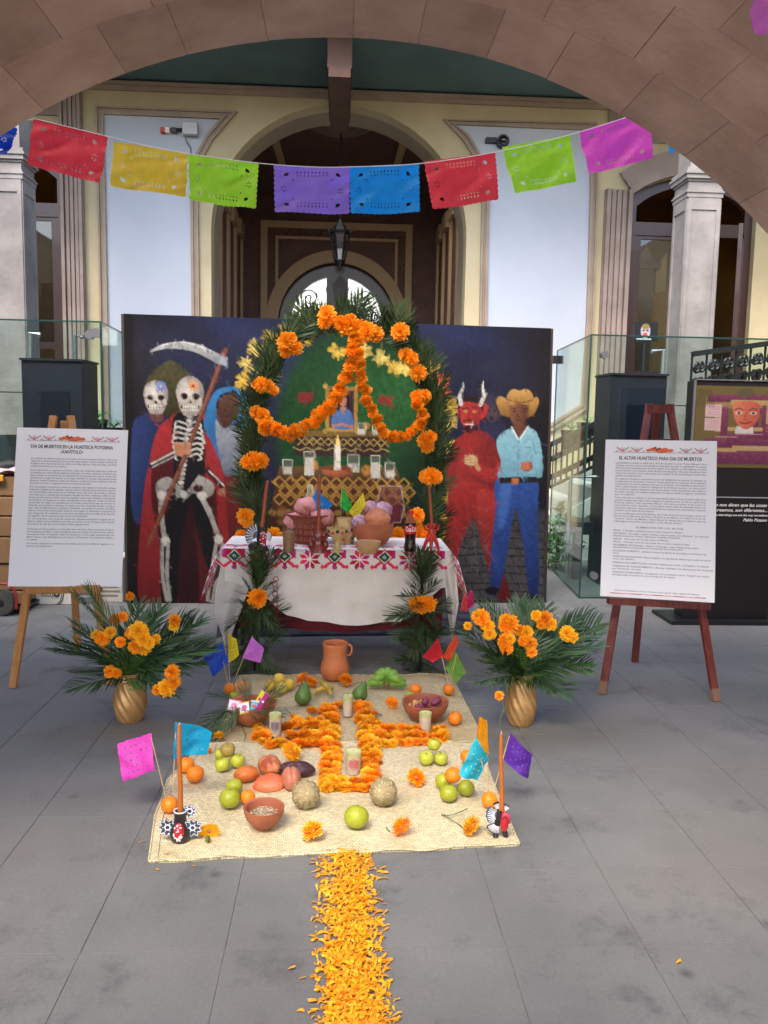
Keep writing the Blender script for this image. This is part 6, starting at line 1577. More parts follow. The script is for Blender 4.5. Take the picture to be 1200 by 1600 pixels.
mb = MB(); mb.lathe([(13*s_, 0), (16*s_, 4*s_), (17*s_, 14*s_), (13*s_, 24*s_), (10*s_, 30*s_), (9.5*s_, 34*s_), (9.5*s_, 47*s_), (10*s_, 48*s_), (6*s_, 47*s_), (6*s_, 40*s_), (.001, 40*s_)], 28, c); build(mb, 'body', M_blackc, ch_, smooth=50)
mb = MB(); mb.tube([c+Vector((9.6*s_*math.cos(a), 9.6*s_*math.sin(a), 48*s_)) for a in [q*math.pi/10 for q in range(21)]], 1.2*s_, 5, caps=False); build(mb, 'white_rim', M_whitep, ch_, smooth=True)
for (dx, dz, r, yo) in ((-19, 23, 15, -3), (20, 22, 15, -3), (14, 45, 11, 6)):
    cc = c+Vector((dx*s_, 0, dz*s_)); mb = MB(); pl = spiky(mb, cc, r*s_, 9, yo*s_); build(mb, 'leaf_plaque', mat('slate blue clay', rgb(52, 62, 84), .5), ch_)
    mb = MB(); mb.tube([Vector((a, cc.y+yo*s_-.005, b)) for a, b in pl+[pl[0]]], .8*s_, 4, caps=False); mb.tube([cc+Vector((4.2*s_*math.cos(a), yo*s_-.005, 4.2*s_*math.sin(a))) for a in [q*math.pi/6 for q in range(13)]], 1.1*s_, 4, caps=False)
    for q in range(6):
        a = q*math.pi/3; mb.tube([cc+Vector((5.5*s_*math.cos(a), yo*s_-.005, 5.5*s_*math.sin(a))), cc+Vector((8*s_*math.cos(a), yo*s_-.005, 8*s_*math.sin(a)))], .7*s_, 4)
    build(mb, 'white_edging', M_whitep, ch_)
mb = MB(); mb.ball(c+Vector((0, -13*s_, 19*s_)), (8.5*s_, 6*s_, 15*s_), 16, 10); build(mb, 'red_figure', M_redp, ch_, smooth=True)
mb = MB(); rs = random.Random(6)
for k in range(26):
    az = rs.uniform(-1.1, 1.1); z = rs.uniform(-.85, .9); w_ = math.sqrt(1-z*z); mb.ball(c+Vector((0, -13*s_, 19*s_))+Vector((8.6*s_*w_*math.sin(az), -6.1*s_*w_*math.cos(az), 15.1*s_*z)), rs.uniform(.8, 1.9)*s_, 6, 4)
build(mb, 'white_dots', M_whitep, ch_)
top = c+Vector((2*s_, 0, 0)); tall_candle(c+Vector((0, 0, 42*s_)), Vector((PY(280, 1132, c.y).x, c.y, PY(280, 1132, c.y).z)), 4.2*s_, 3*s_, 'tall ochre candle standing in the left black clay holder', M_tallc)
# right holder: black winged figure with a red front
p = G(781, 1311, ZM); s_ = M_(1, p); c = p+Vector((0, 8*s_, 0))
ch2 = thing('clay_candleholder', p, 'black clay figure candleholder with striped wings and red front', 'candleholder')
mb = MB()
mb.tube([c+Vector((-6*s_, -4*s_, 0)), c+Vector((-5*s_, 0, 14*s_)), c+Vector((-1*s_, 0, 30*s_))], [4.5*s_, 4*s_, 6*s_], 10); mb.tube([c+Vector((11*s_, 0, 0)), c+Vector((8*s_, 0, 12*s_)), c+Vector((3*s_, 0, 30*s_))], [4.5*s_, 4*s_, 6*s_], 10)
mb.lathe([(6*s_, 26*s_), (7*s_, 30*s_), (5*s_, 38*s_), (5*s_, 44*s_), (3*s_, 44*s_), (3*s_, 36*s_), (.001, 36*s_)], 14, c); build(mb, 'body', M_blackc, ch2, smooth=50)
def wing(cx, cz, a0, a1, r, yo, m, name, n=9):
    mb = MB(); cc = c+Vector((cx*s_, yo*s_, cz*s_)); pl = [(cc.x, cc.z)]+[(cc.x+r*s_*(1+.06*(q % 2))*math.cos(math.radians(a0+(a1-a0)*q/n)), cc.z+r*s_*(1+.06*(q % 2))*math.sin(math.radians(a0+(a1-a0)*q/n))) for q in range(n+1)]
    mb.extrude(pl, cc.y, cc.y+2.5*s_); build(mb, name, m, ch2)
    mb = MB()
    for q in range(n): a = math.radians(a0+(a1-a0)*(q+.5)/n); mb.tube([Vector((cc.x+r*.35*s_*math.cos(a), cc.y-.6*s_, cc.z+r*.35*s_*math.sin(a))), Vector((cc.x+r*.93*s_*math.cos(a), cc.y-.6*s_, cc.z+r*.93*s_*math.sin(a)))], .6*s_, 4)
    build(mb, 'white_stripes', M_whitep, ch2)
wing(-2, 36, 130, 235, 19, -1, M_slate, 'wing'); wing(-3, 26, 200, 280, 19, -5, M_blackc, 'wing'); wing(0, 38, 60, 128, 16, 4, M_blackc, 'tail_fan'); wing(6, 36, 40, 95, 14, 5, M_blackc, 'tail_fan')
mb = MB(); mb.ball(c+Vector((7*s_, -5*s_, 27*s_)), (7*s_, 5*s_, 17*s_), 14, 10); build(mb, 'red_front', M_redp, ch2, smooth=True)
mb = MB(); mb.tube([c+Vector((2*s_, -10*s_, 36*s_)), c+Vector((6*s_, -10*s_, 42*s_)), c+Vector((12*s_, -9*s_, 38*s_)), c+Vector((14*s_, -8*s_, 26*s_))], [2*s_, 3*s_, 3*s_, 2*s_], 8); build(mb, 'pink_hood', mat('pink paint', rgb(206, 60, 96), .4), ch2, smooth=True)
tp = PY(783, 1146, c.y); tall_candle(c+Vector((3*s_, 0, 38*s_)), tp, 4.3*s_, 2.4*s_, 'tall ochre candle standing in the right winged clay holder', M_tallc)
m0 = PY(782, 1140, c.y); m1 = PY(780, 1087, c.y); mb = MB(); mb.tube(curve_pts([m0, PY(781, 1125, c.y), PY(788, 1105, c.y), m1], 4), .0012, 4)
fs_ = thing('flower_on_stem', m0, 'small marigold on a thin stem above the right tall candle', 'marigold'); build(mb, 'stem', M_green, fs_); place(MARI[1], 'bloom', m1, M_(7.5, m1), Euler((1.2, 0, 0)), fs_)
# ================================================================ cut paper flags
def paper(name, rgbc, rgbc2=None):
    rgbc = [min(255, int(c*1.12+8)) for c in rgbc]
    return mat('tissue '+name, rgb(*rgbc), .55, rgb(*(rgbc2 or [max(0, c-14) for c in rgbc])), 9, trans=.5, bump=.2, bscale=14)
def bez_edge(a, b, n, amp):
    """scalloped edge from a to b in the unit square"""
    a = Vector(a); b = Vector(b); d = b-a; nrm = Vector((d.y, -d.x)).normalized(); out = []
    for k in range(n):
        for t in (0, .25, .5, .75): out.append(tuple(a+d*((k+t)/n)+nrm*amp*math.sin(math.pi*t)))
    return out
def slit(cx, cz, l, w, a, n=6):
    c, s_ = math.cos(a), math.sin(a); pts = []
    for k in range(n):
        q = 2*math.pi*k/n; x = l/2*math.cos(q); y = w/2*math.sin(q)*(1.4 if math.cos(q) > 0 else .8); pts.append((cx+x*c-y*s_, cz+x*s_+y*c))
    return pts
def flag_holes(seed, kind):
    rs = random.Random(seed); H_ = []
    if kind == 'banner':
        for (cx, cz, a0) in ((.17, .2, 225), (.83, .2, 315), (.17, .8, 135), (.83, .8, 45)):
            for k in range(5):
                a = math.radians(a0+(k-2)*24); H_.append(slit(cx+.02*math.cos(a), cz+.03*math.sin(a), .075, .022, a))
            H_.append(slit(cx+(.07 if cx < .5 else -.07), cz+(.1 if cz < .5 else -.1), .022, .026, 0))
        for k in range(9):
            for cz, l in ((.13, .05), (.20, .03), (.87, .05), (.80, .03)): H_.append(slit(.30+.05*k, cz, l, .016, math.pi/2))
        for cx in (.12, .88):
            for k in range(6): a = math.radians(k*60+30); H_.append(slit(cx+.028*math.cos(a), .5+.055*math.sin(a), .035, .014, a))
    else:
        for j in range(5):
            for i in range(5):
                if (i+j) % 2 == 0 or rs.random() < .35: H_.append(slit(.18+.16*i, .20+.15*j, rs.uniform(.05, .09), rs.uniform(.02, .045), rs.uniform(0, 3)))
    return H_
def flag_mesh(P4, m, name, seed, kind, parent=None, scal=(13, 9), crum=.013, fold=None):
    """P4: top left, top right, bottom right, bottom left in space"""
    rs = random.Random(seed)
    amp = .014
    outer = [(0.0, 1.0)]+[(1.0, 1.0)] 
    right = bez_edge((1, 1), (1, 0), scal[1], -amp); bot = bez_edge((1, 0), (0, 0), scal[0], -amp); left = bez_edge((0, 0), (0, 1), scal[1], -amp)
    ring = [(0, 1)]+[(k/12, 1) for k in range(1, 12)]+right+bot+left[:]
    ring = [p for i, p in enumerate(ring) if i == 0 or (abs(p[0]-ring[i-1][0])+abs(p[1]-ring[i-1][1])) > 1e-5]
    holes = flag_holes(seed, kind)
    extra = [(.04+.92*i/14, .04+.92*j/11) for i in range(15) for j in range(12)]
    extra = [e for e in extra if not any(inside(e, h) for h in holes)]
    V, tri = plate2d(ring, holes, extra)
    a, b, c, d = [Vector(p) for p in P4]; nrm = (b-a).cross(d-a).normalized()
    ph = [rs.uniform(0, 6) for _ in range(6)]
    vs = []
    for (u, v) in V:
        v_ = 1-v; p = a.lerp(b, u).lerp(d.lerp(c, u), v_)
        k = crum*(math.sin(u*9+ph[0]+v_*4)*.6+math.sin(v_*11+u*5+ph[1])*.5+abs(math.sin((u-.5)*7+v_*6+ph[2]))*.7)*min(1, v_*4+.15)
        if kind == 'banner': k += .012*(1-abs(u-.5)*2)*v_
        else: k += .03*math.sin(u*3.1+ph[3])
        vs.append(p+nrm*k)
    mb = MB(); mb.add(vs, tri); return build(mb, name, m, parent, smooth=True)
YS = 4.35
BUN = [('red', (226, 60, 74), [(53, 186), (167, 213), (155, 285), (43, 256)], 'red cut paper flag, leftmost full flag of the string'),
 ('yellow', (236, 190, 60), [(178, 221), (293, 240), (289, 306), (173, 290)], 'yellow cut paper flag on the string over the left wall panel'),
 ('lime', (156, 216, 50), [(294, 241), (403, 255), (399, 325), (297, 312)], 'lime green cut paper flag between the yellow and lilac flags'),
 ('lilac', (134, 108, 206), [(429, 258), (546, 262), (545, 333), (430, 330)], 'lilac cut paper flag in the middle of the string'),
 ('azure', (10, 140, 226), [(547, 260), (654, 256), (655, 331), (549, 333)], 'bright blue cut paper flag in the middle of the string'),
 ('red', (226, 60, 74), [(664, 252), (773, 238), (779, 310), (677, 327)], 'red cut paper flag right of the bright blue one'),
 ('lime', (176, 226, 56), [(785, 230), (890, 211), (900, 283), (807, 301)], 'lime green cut paper flag over the right wall panel'),
 ('orchid', (222, 80, 196), [(906, 205), (1015, 172), (1020, 246), (922, 271)], 'pink violet cut paper flag partly hidden by the stone arch on the right'),
 ('royal', (20, 60, 170), [(-84, 158), (26, 200), (10, 242), (-84, 226)], 'dark blue cut paper flag cut off at the left picture edge'),
 ('azure', (10, 140, 226), [(1050, 170), (1150, 128), (1152, 196), (1046, 240)], 'blue cut paper flag hidden behind the right of the stone arch')]
for i, (cn, cc, px, lb) in enumerate(BUN):
    o = flag_mesh([PY(a, b, YS+.004*i) for a, b in px], paper(cn, cc), 'paper_flag', 50+i, 'banner'); tag(o, lb, 'paper flag', 'cut paper flags on the string across the courtyard')
mb = MB(); mb.tube(curve_pts([PY(a, b, YS) for a, b in [(-160, 120), (-84, 158), (0, 190), (53, 186), (60, 187), (167, 213), (234, 229), (293, 240), (403, 255), (486, 261), (546, 261), (654, 256), (773, 238), (890, 211), (1015, 172), (1060, 158), (1150, 128), (1260, 80)]], 4), .0024, 5)
tag(build(mb, 'flag_string', mat('white string', rgb(220, 216, 210), .8)), 'white string carrying the paper flags below the stone arch', 'string')
# the near flag at the top right corner
def near_flag():
    Yn = 2.35; P4 = [PY(1176, -46, Yn), PY(1290, -80, Yn), PY(1286, 46, Yn), PY(1172, 58, Yn)]
    o = flag_mesh(P4, paper('violet', (206, 116, 214)), 'paper_flag', 90, 'small', scal=(5, 4)); tag(o, 'violet pink cut paper flag close by in the top right corner', 'paper flag')
    mb = MB(); mb.tube([PY(1120, -34, Yn), P4[0], P4[1], PY(1500, -150, Yn)], .002, 4); tag(build(mb, 'flag_string', MATS['white string']), 'short near string above the top right corner flag', 'string')
near_flag()
# little flags on sticks: corners in pixels, stick from the flag to its foot
M_stick = mat('bamboo skewer', rgb(206, 178, 130), .6)
def stick_flag(cn, cc, px4, stick, Y, label, foot_z=None, group='small paper flags on sticks'):
    t = thing('stick_flag', PY(stick[1][0], stick[1][1], Y), label, 'paper flag', group)
    o = flag_mesh([PY(a, b, Y) for a, b in px4], paper(cn, cc), 'flag', int(px4[0][0]*7) % 97, 'small', t, scal=(7, 6), crum=.006)
    mb = MB(); mb.tube([PY(stick[0][0], stick[0][1], Y-.006), PY(stick[1][0], stick[1][1], Y)], .0016, 5); build(mb, 'stick', M_stick, t)
def Yof(px, py): return G(px, py, ZM).y
y1 = Yof(265, 1268); y2 = Yof(292, 1206)
stick_flag('turquoise', (20, 156, 200), [(275, 1127), (330, 1146), (322, 1183), (272, 1184)], [(275, 1127), (270, 1235)], y1+.02, 'blue paper flag beside the tall left candle')
stick_flag('pink', (226, 70, 190), [(234, 1150), (245, 1198), (196, 1216), (180, 1168)], [(236, 1152), (259, 1246)], y1+.01, 'pink paper flag leaning out over the left mat edge')
y1 = Yof(765, 1261)
stick_flag('cyan', (40, 184, 210), [(742, 1147), (766, 1190), (748, 1224), (716, 1206)], [(742, 1147), (766, 1244)], y1, 'turquoise paper flag in front of the right green orange pile')
stick_flag('purple', (92, 44, 160), [(798, 1145), (831, 1178), (825, 1216), (788, 1188)], [(796, 1150), (770, 1240)], y1+.03, 'purple paper flag right of the tall right candle')
t_y = Yof(737, 1210)
stick_flag('amber', (240, 150, 20), [(750, 1124), (760, 1125), (762, 1176), (744, 1170)], [(760, 1125), (763, 1238)], y1+.06, 'orange paper flag seen almost edge on behind the turquoise one')
y1 = Yof(359, 1085)
stick_flag('ultramarine', (34, 80, 200), [(316, 1017), (345, 1004), (356, 1038), (334, 1054)], [(349, 1034), (357, 1070)], y1, 'royal blue paper flag at the back left of the mat')
stick_flag('canary', (230, 206, 40), [(356, 989), (370, 996), (374, 1022), (356, 1037)], [(356, 990), (359, 1068)], y1+.01, 'yellow paper flag between the royal blue and violet ones')
stick_flag('violet', (120, 50, 160), [(395, 992), (412, 1016), (406, 1038), (380, 1025)], [(395, 993), (363, 1070)], y1+.02, 'violet paper flag at the back left of the mat')
y1 = Yof(701, 1086)
stick_flag('crimson', (206, 40, 52), [(684, 995), (694, 1028), (676, 1038), (660, 1024)], [(690, 1025), (701, 1070)], y1, 'red paper flag right of the altar table foot')
stick_flag('scarlet', (214, 80, 46), [(713, 992), (716, 1002), (703, 1030), (691, 1031)], [(692, 1030), (700, 1070)], y1+.01, 'orange red paper flag folded beside the red one')
stick_flag('leaf green', (110, 160, 64), [(713, 1020), (727, 1048), (712, 1066), (696, 1046)], [(713, 1022), (703, 1070)], y1-.01, 'green paper flag below the red ones')
# on the table
YTb = 5.1
stick_flag('azure', (10, 140, 226), [(494, 764), (520, 788), (508, 801), (484, 795)], [(510, 797), (524, 830)], YTb, 'blue paper flag standing in the painted jar on the table')
stick_flag('emerald', (40, 176, 70), [(536, 762), (550, 789), (544, 801), (530, 790)], [(534, 764), (532, 830)], YTb+.01, 'green paper flag standing in the painted jar on the table')
stick_flag('canary', (206, 206, 40), [(568, 770), (571, 788), (556, 812), (545, 800)], [(566, 772), (541, 830)], YTb+.02, 'yellow green paper flag standing in the painted jar on the table')

# ================================================================ things on the altar table
ZR = ZT+.0085
def TP(px, py): return G(px, py, ZR)
def tbase(px, py, Y): p = PY(px, py, Y); p.z = ZR; return p
# basket with pink breads
p = tbase(483, 856, 5.15); r = M_(36, p)
bk = thing('woven_basket', p, 'reddish woven basket full of pink sugared breads', 'basket')
M_bk = mat('red brown wicker', rgb(150, 78, 58), .7, rgb(118, 56, 42), 40, bump=.4)
mb = MB(); hb = M_(44, p); mb.lathe([(r*.72, 0), (r*.75, hb*.3), (r*.88, hb*.7), (r*1.0, hb), (r*.96, hb), (r*.84, hb*.7), (r*.7, .01), (.001, .008)], 36, p, mod=lambda a, z, rr: rr*(1+.012*math.sin(18*a)*(1 if int(z/(hb*.12)) % 2 else -1))); build(mb, 'basket_body', M_bk, bk, smooth=True)
mb = MB()
for k in range(22):
    a = k*2*math.pi/22
    for z in (.18, .42, .64): 
        rr = r*(.745+.18*z+(.02)); cc = p+Vector((rr*math.cos(a), rr*math.sin(a), hb*z)); tt = Vector((-math.sin(a), math.cos(a), 0)); mb.tube([cc+tt*.010*math.cos(q*math.pi/4)+Vector((0, 0, .010*math.sin(q*math.pi/4))) for q in range(9)], .0018, 4, caps=False)
o = build(mb, 'woven_loops', mat('wicker loops', rgb(190, 120, 96), .7), bk); o['kind'] = 'stuff'
mb = MB(); mb.tube([p+Vector((r*math.cos(q*math.pi/18), r*math.sin(q*math.pi/18), hb)) for q in range(37)], .006, 6, caps=False); build(mb, 'rim', M_bk, bk, smooth=True)
M_pk = mat('pink sugared bread', rgb(228, 158, 158), .7, rgb(206, 128, 126), 12, bump=.9, bscale=70, spots=.5, spotc=(.8, .6, .55, 1), spots_scale=60); M_pk2 = mat('golden pink bread', rgb(226, 164, 130), .6, rgb(228, 140, 140), 10, bump=.3)
random.seed(4)
for (dx, dz, rr, m, lb) in [(-22, 34, 17, M_pk, 'pink sugared bread at the left of the basket'), (-4, 56, 19, M_pk, 'pink sugared bread on top of the basket'), (18, 40, 20, M_pk, 'pink sugared bread at the right of the basket'), (-5, 32, 15, M_pk2, 'golden pink bread in front in the basket'), (8, 60, 12, M_pk, 'small pink bread tucked behind the top one')]:
    c = p+Vector((M_(dx, p), U(-.04, .02), M_(dz, p))); a_ = U(0, 3)
    mb = MB(); R_ = M_(rr, p); mb.ball(c, (R_, R_*.95, R_*.78), 26, 18, fn=lambda d, a_=a_: 1+.05*math.sin(7*math.atan2(d.y, d.x)+a_)*(1-abs(d.z))+.06*math.sin(4*d.x+6*d.z+a_)+.03*math.sin(19*d.x+a_)); tag(build(mb, 'sweet_bread', m, smooth=True), lb, 'bread')
# clay bowl with breads
p = tbase(582, 857, 5.1); r = M_(33, p)
mb = MB(); mb.lathe(bowl_prof(r, M_(34, p), .62, .007, .93), 40, p); tag(build(mb, 'clay_bowl', M_clay, smooth=40), 'terracotta bowl of purple and golden breads on the table', 'bowl')
M_lil = mat('lilac sugared bread', rgb(170, 116, 132), .7, rgb(206, 176, 196), 22, bump=.9, bscale=70); M_mu = mat('golden cross bread', rgb(222, 150, 110), .6, rgb(190, 100, 60), 14, bump=.6, bscale=50)
c = p+Vector((M_(6, p), -.05, M_(38, p))); R_ = M_(19, p)
mb = MB(); mb.ball(c, (R_*1.05, R_*.9, R_), 26, 18, fn=lambda d: 1+.10*max(math.exp(-(d.x*6)**2), math.exp(-((d.z-.25)*6)**2))*(d.y < .3)); tag(build(mb, 'cross_bread', M_mu, smooth=True), 'golden bread of the dead with raised cross in the clay bowl', 'bread')
for (dx, dz, rr, dy, lb) in [(-20, 34, 14, -.03, 'lilac bread at the left of the clay bowl'), (-4, 55, 13, .04, 'lilac bread behind the golden one, upper left'), (16, 52, 15, .04, 'lilac bread behind the golden one, upper right')]:
    c = p+Vector((M_(dx, p), dy, M_(dz, p))); R_ = M_(rr, p); mb = MB(); mb.ball(c, (R_, R_, R_*.9), 24, 16, fn=lambda d: 1+.07*math.sin(5*d.x+9*d.z)+.03*math.sin(17*d.z)); tag(build(mb, 'sweet_bread', M_lil, smooth=True), lb, 'bread')
# small pale bowl
p = TP(575, 866); p.y += .03; r = M_(20, p); mb = MB(); mb.lathe(bowl_prof(r, M_(19, p), .62, .005, .9), 32, p); tag(build(mb, 'small_bowl', M_clayp, smooth=40), 'small cream clay bowl in front of the bread bowl', 'bowl')
# painted jar behind, painted goblet in front, with a short bottle between
p = tbase(538, 850, 5.12); mb = MB(); r = M_(16, p); h = M_(40, p)
jar = thing('painted_jar', p, 'cream jar painted with blue and gold behind the goblet', 'jar')
mb.lathe([(r*.85, 0), (r, h*.2), (r*1.02, h*.7), (r*.8, h*.88), (r*.78, h), (r*.7, h), (r*.7, h*.85), (.001, h*.8)], 30, p); build(mb, 'body', mat('cream glazed clay', rgb(206, 178, 126), .4, rgb(180, 140, 80), 30, contrast=(.5, .6)), jar, smooth=50)
mb = MB(); rs = random.Random(4)
for k in range(16):
    a = -math.pi/2+rs.uniform(-1.2, 1.2); z = rs.uniform(.15, .65); cc = p+Vector((r*1.02*math.cos(a), r*1.02*math.sin(a), h*z)); mb.ball(cc, (r*.16, .002, h*.06), 8, 6, rs.choice([0, 1, 1, 2]))
build(mb, 'painted_flowers', [mat('brick red paint', rgb(190, 60, 60), .5), mat('cobalt paint', rgb(40, 60, 130), .5), mat('gold paint', rgb(190, 150, 50), .4)], jar, smooth=True)
p = TP(527, 863); p.y += .02; r = M_(17, p); h = M_(38, p)
gb_ = thing('painted_goblet', p, 'cream clay goblet painted with pink and dark leaves at the table centre', 'goblet')
mb = MB(); mb.lathe([(r*.6, 0), (r*.62, h*.04), (r*.34, h*.16), (r*.30, h*.42), (r*.5, h*.58), (r*.92, h*.74), (r, h*.9), (r*1.02, h), (r*.94, h), (r*.86, h*.78), (.001, h*.62)], 32, p); build(mb, 'body', MATS['cream glazed clay'], gb_, smooth=50)
mb = MB()
for k in range(7):
    a = -math.pi/2+(k-3)*.42; cc = p+Vector((r*1.0*math.cos(a), r*1.0*math.sin(a), h*(.84+.05*(k % 2)))); mb.ball(cc, (r*.17, .003, h*.07), 8, 6, k % 2)
build(mb, 'painted_leaves', [mat('pink leaf paint', rgb(206, 80, 92), .5), mat('dark leaf paint', rgb(34, 50, 40), .5)], gb_, smooth=True)
p = tbase(536, 838, 5.2); mb = MB(); mb.lathe([(M_(7, p), 0), (M_(7, p), M_(36, p)), (M_(3.4, p), M_(44, p)), (M_(3.4, p), M_(50, p))], 16, p); mb.lathe([(M_(4, p), M_(50, p)), (M_(4, p), M_(55, p))], 12, p, 1)
tag(build(mb, 'small_bottle', [mat('dark amber glass', rgb(60, 40, 20), .15), M_iron], smooth=40), 'small dark bottle standing behind the painted jar', 'bottle')
# glass of amber drink
p = TP(451, 864); p.y += .02; r = M_(10.5, p); h = M_(38, p); gl = thing('drinking_glass', p, 'tall glass of pale amber drink left of the basket', 'glass')
mb = MB(); mb.lathe([(r*.78, .004), (r*.95, h*.86)], 20, p); build(mb, 'drink', mat('amber drink', rgb(176, 128, 84), .15, rgb(160, 120, 90), 10), gl, smooth=40)
mb = MB(); mb.lathe([(.001, 0), (r*.82, 0), (r*1.02, h), (r*.99, h), (r*.8, .005)], 24, p, caps=False); build(mb, 'glass', M_gl, gl, smooth=40)
# cola bottle
p = TP(641, 862); p.y += .02; w = M_(9.6, p); h = M_(64, p)
cb = thing('cola_bottle', p, 'cola bottle with red label and red cap on the right of the table', 'bottle')
mb = MB(); mb.lathe([(w*.85, 0), (w*1.0, h*.03), (w*1.0, h*.12), (w*.86, h*.25), (w*.9, h*.38), (w*1.0, h*.46), (w*1.0, h*.62), (w*.88, h*.70)], 28, p, caps=True); build(mb, 'drink', mat('dark cola', rgb(32, 14, 12), .12, coat=.6), cb, smooth=60)
mb = MB(); mb.lathe([(w*.88, h*.70), (w*.6, h*.80), (w*.38, h*.88), (w*.36, h*.93)], 24, p, caps=False); build(mb, 'bottle_neck', mat('brownish clear plastic', rgb(150, 84, 60), .15, coat=.5), cb, smooth=60)
mb = MB(); mb.lathe([(w*.42, h*.91), (w*.44, h*.93), (w*.44, h*.985), (w*.40, h)], 20, p); build(mb, 'cap', mat('red plastic', rgb(206, 30, 40), .35), cb, smooth=50)
mb = MB(); mb.lathe([(w*1.02, h*.44), (w*1.02, h*.635)], 28, p, caps=False); build(mb, 'label_band', mat('red label', rgb(210, 20, 36), .4), cb, smooth=True)
o = text('Coca-Cola', h*.17, mat('white print', rgb(244, 240, 236), .5), (p.x, p.y-w*1.03, p.z+h*.50), cb, 'label_lettering', width=w*1.75, shear=.35, bold=.001)
for v in o.data.vertices:    # wrap the lettering round the bottle
    x = v.co.x*(w*1.75/max(1e-6, max(q.co.x for q in o.data.vertices)-min(q.co.x for q in o.data.vertices)))
    v.co.z += (w*1.03-math.sqrt(max(0, (w*1.03)**2-min(abs(x), w)**2)))*-1
# ---- candle figures
def tfig(px, py, label, m): p = TP(px, py); p.y += .02; return thing('clay_candleholder', p, label, 'candleholder'), p, M_(1, p)
t, p, s_ = tfig(403, 862, 'black and white winged clay candleholder at the left of the table', None)
mb = MB(); mb.lathe([(10*s_, 0), (12*s_, 3*s_), (7*s_, 10*s_), (8*s_, 22*s_), (6*s_, 34*s_), (4*s_, 38*s_), (.001, 34*s_)], 18, p+Vector((5*s_, 0, 0))); mb.ball(p+Vector((-6*s_, -2*s_, 8*s_)), (10*s_, 7*s_, 8*s_), 14, 10); build(mb, 'body', M_blackc, t, smooth=50)
for (cx, cz, rr, a0, a1) in ((0, 24, 20, 95, 215), (2, 14, 17, 170, 250), (8, 24, 13, -40, 40)):
    mb = MB(); cc = p+Vector((cx*s_, -4*s_, cz*s_)); pl = [(cc.x, cc.z)]+[(cc.x+rr*s_*math.cos(math.radians(a0+(a1-a0)*q/8)), cc.z+rr*s_*math.sin(math.radians(a0+(a1-a0)*q/8))) for q in range(9)]; mb.extrude(pl, cc.y, cc.y+3*s_); build(mb, 'wing', M_slate if cz != 14 else mat('pale grey glaze', rgb(176, 178, 182), .5), t)
    mb = MB()
    for q in range(8): a = math.radians(a0+(a1-a0)*(q+.5)/8); mb.tube([Vector((cc.x+rr*.4*s_*math.cos(a), cc.y-.4*s_, cc.z+rr*.4*s_*math.sin(a))), Vector((cc.x+rr*.95*s_*math.cos(a), cc.y-.4*s_, cc.z+rr*.95*s_*math.sin(a)))], .8*s_, 4)
    build(mb, 'white_stripes', M_whitep, t)
mb = MB(); mb.ball(p+Vector((8*s_, -8*s_, 20*s_)), (5*s_, 4*s_, 13*s_), 12, 10); build(mb, 'red_front', M_redp, t, smooth=True)
mb = MB(); rs = random.Random(5)
for k in range(16): a = rs.uniform(-1, 1); z = rs.uniform(-.9, .9); w_ = math.sqrt(1-z*z); mb.ball(p+Vector((8*s_+5.1*s_*w_*math.sin(a), -8*s_-4.1*s_*w_*math.cos(a), 20*s_+13*s_*z)), 1.1*s_, 6, 4)
build(mb, 'white_dots', M_whitep, t)
q2 = p+Vector((5*s_, 0, 36*s_)); tall_candle(q2, PY(418, 752, p.y+.02), 3.2*s_, 2.8*s_, 'red brown candle in the left winged holder on the table', M_tallr)
M_rgl = mat('dark red glazed clay', rgb(120, 38, 34), .3, rgb(170, 90, 80), 60, contrast=(.58, .66), coat=.3)
t, p, s_ = tfig(497, 864, 'dark red glazed clay figure holding a candle before the basket', None)
mb = MB(); mb.lathe([(13*s_, 0), (12*s_, 5*s_), (8*s_, 12*s_), (7*s_, 22*s_), (9*s_, 28*s_), (5*s_, 34*s_), (4*s_, 38*s_), (.001, 34*s_)], 20, p, mod=lambda a, z, r: r*(1+.10*math.sin(5*a)))
for sg in (-1, 1): mb.ball(p+Vector((sg*11*s_, 0, 12*s_)), (5*s_, 4*s_, 8*s_), 10, 8); mb.ball(p+Vector((sg*9*s_, -2*s_, 28*s_)), (4*s_, 3*s_, 5*s_), 10, 8)
build(mb, 'body', M_rgl, t, smooth=50)
tall_candle(p+Vector((0, 0, 34*s_)), PY(499, 744, p.y), 3*s_, 2.7*s_, 'red brown candle in front of the pink bread basket', M_tallr)
M_cor = mat('coral red glazed clay', rgb(214, 70, 58), .3, rgb(186, 44, 44), 14, coat=.3)
t, p, s_ = tfig(674, 864, 'coral red three legged clay candleholder at the right end of the table', None)
mb = MB()
for sg in (-1, 0, 1): mb.tube([p+Vector((sg*13*s_, -2*s_+abs(sg)*4*s_, 0)), p+Vector((sg*9*s_, 0, 14*s_)), p+Vector((sg*2*s_, 0, 28*s_))], [1.8*s_, 3*s_, 4*s_], 8)
mb.lathe([(3*s_, 24*s_), (6*s_, 30*s_), (4*s_, 38*s_), (8*s_, 42*s_), (8*s_, 45*s_), (4*s_, 44*s_), (.001, 40*s_)], 16, p)
for sg in (-1, 1): mb.tube([p+Vector((sg*3*s_, 0, 34*s_)), p+Vector((sg*10*s_, 0, 36*s_)), p+Vector((sg*12*s_, 0, 44*s_))], [2*s_, 2*s_, 1.2*s_], 6)
build(mb, 'body', M_cor, t, smooth=50)
tall_candle(p+Vector((0, 0, 40*s_)), PY(671, 757, p.y), 3*s_, 1.6*s_, 'slender red brown candle in the coral holder on the table', M_tallr)

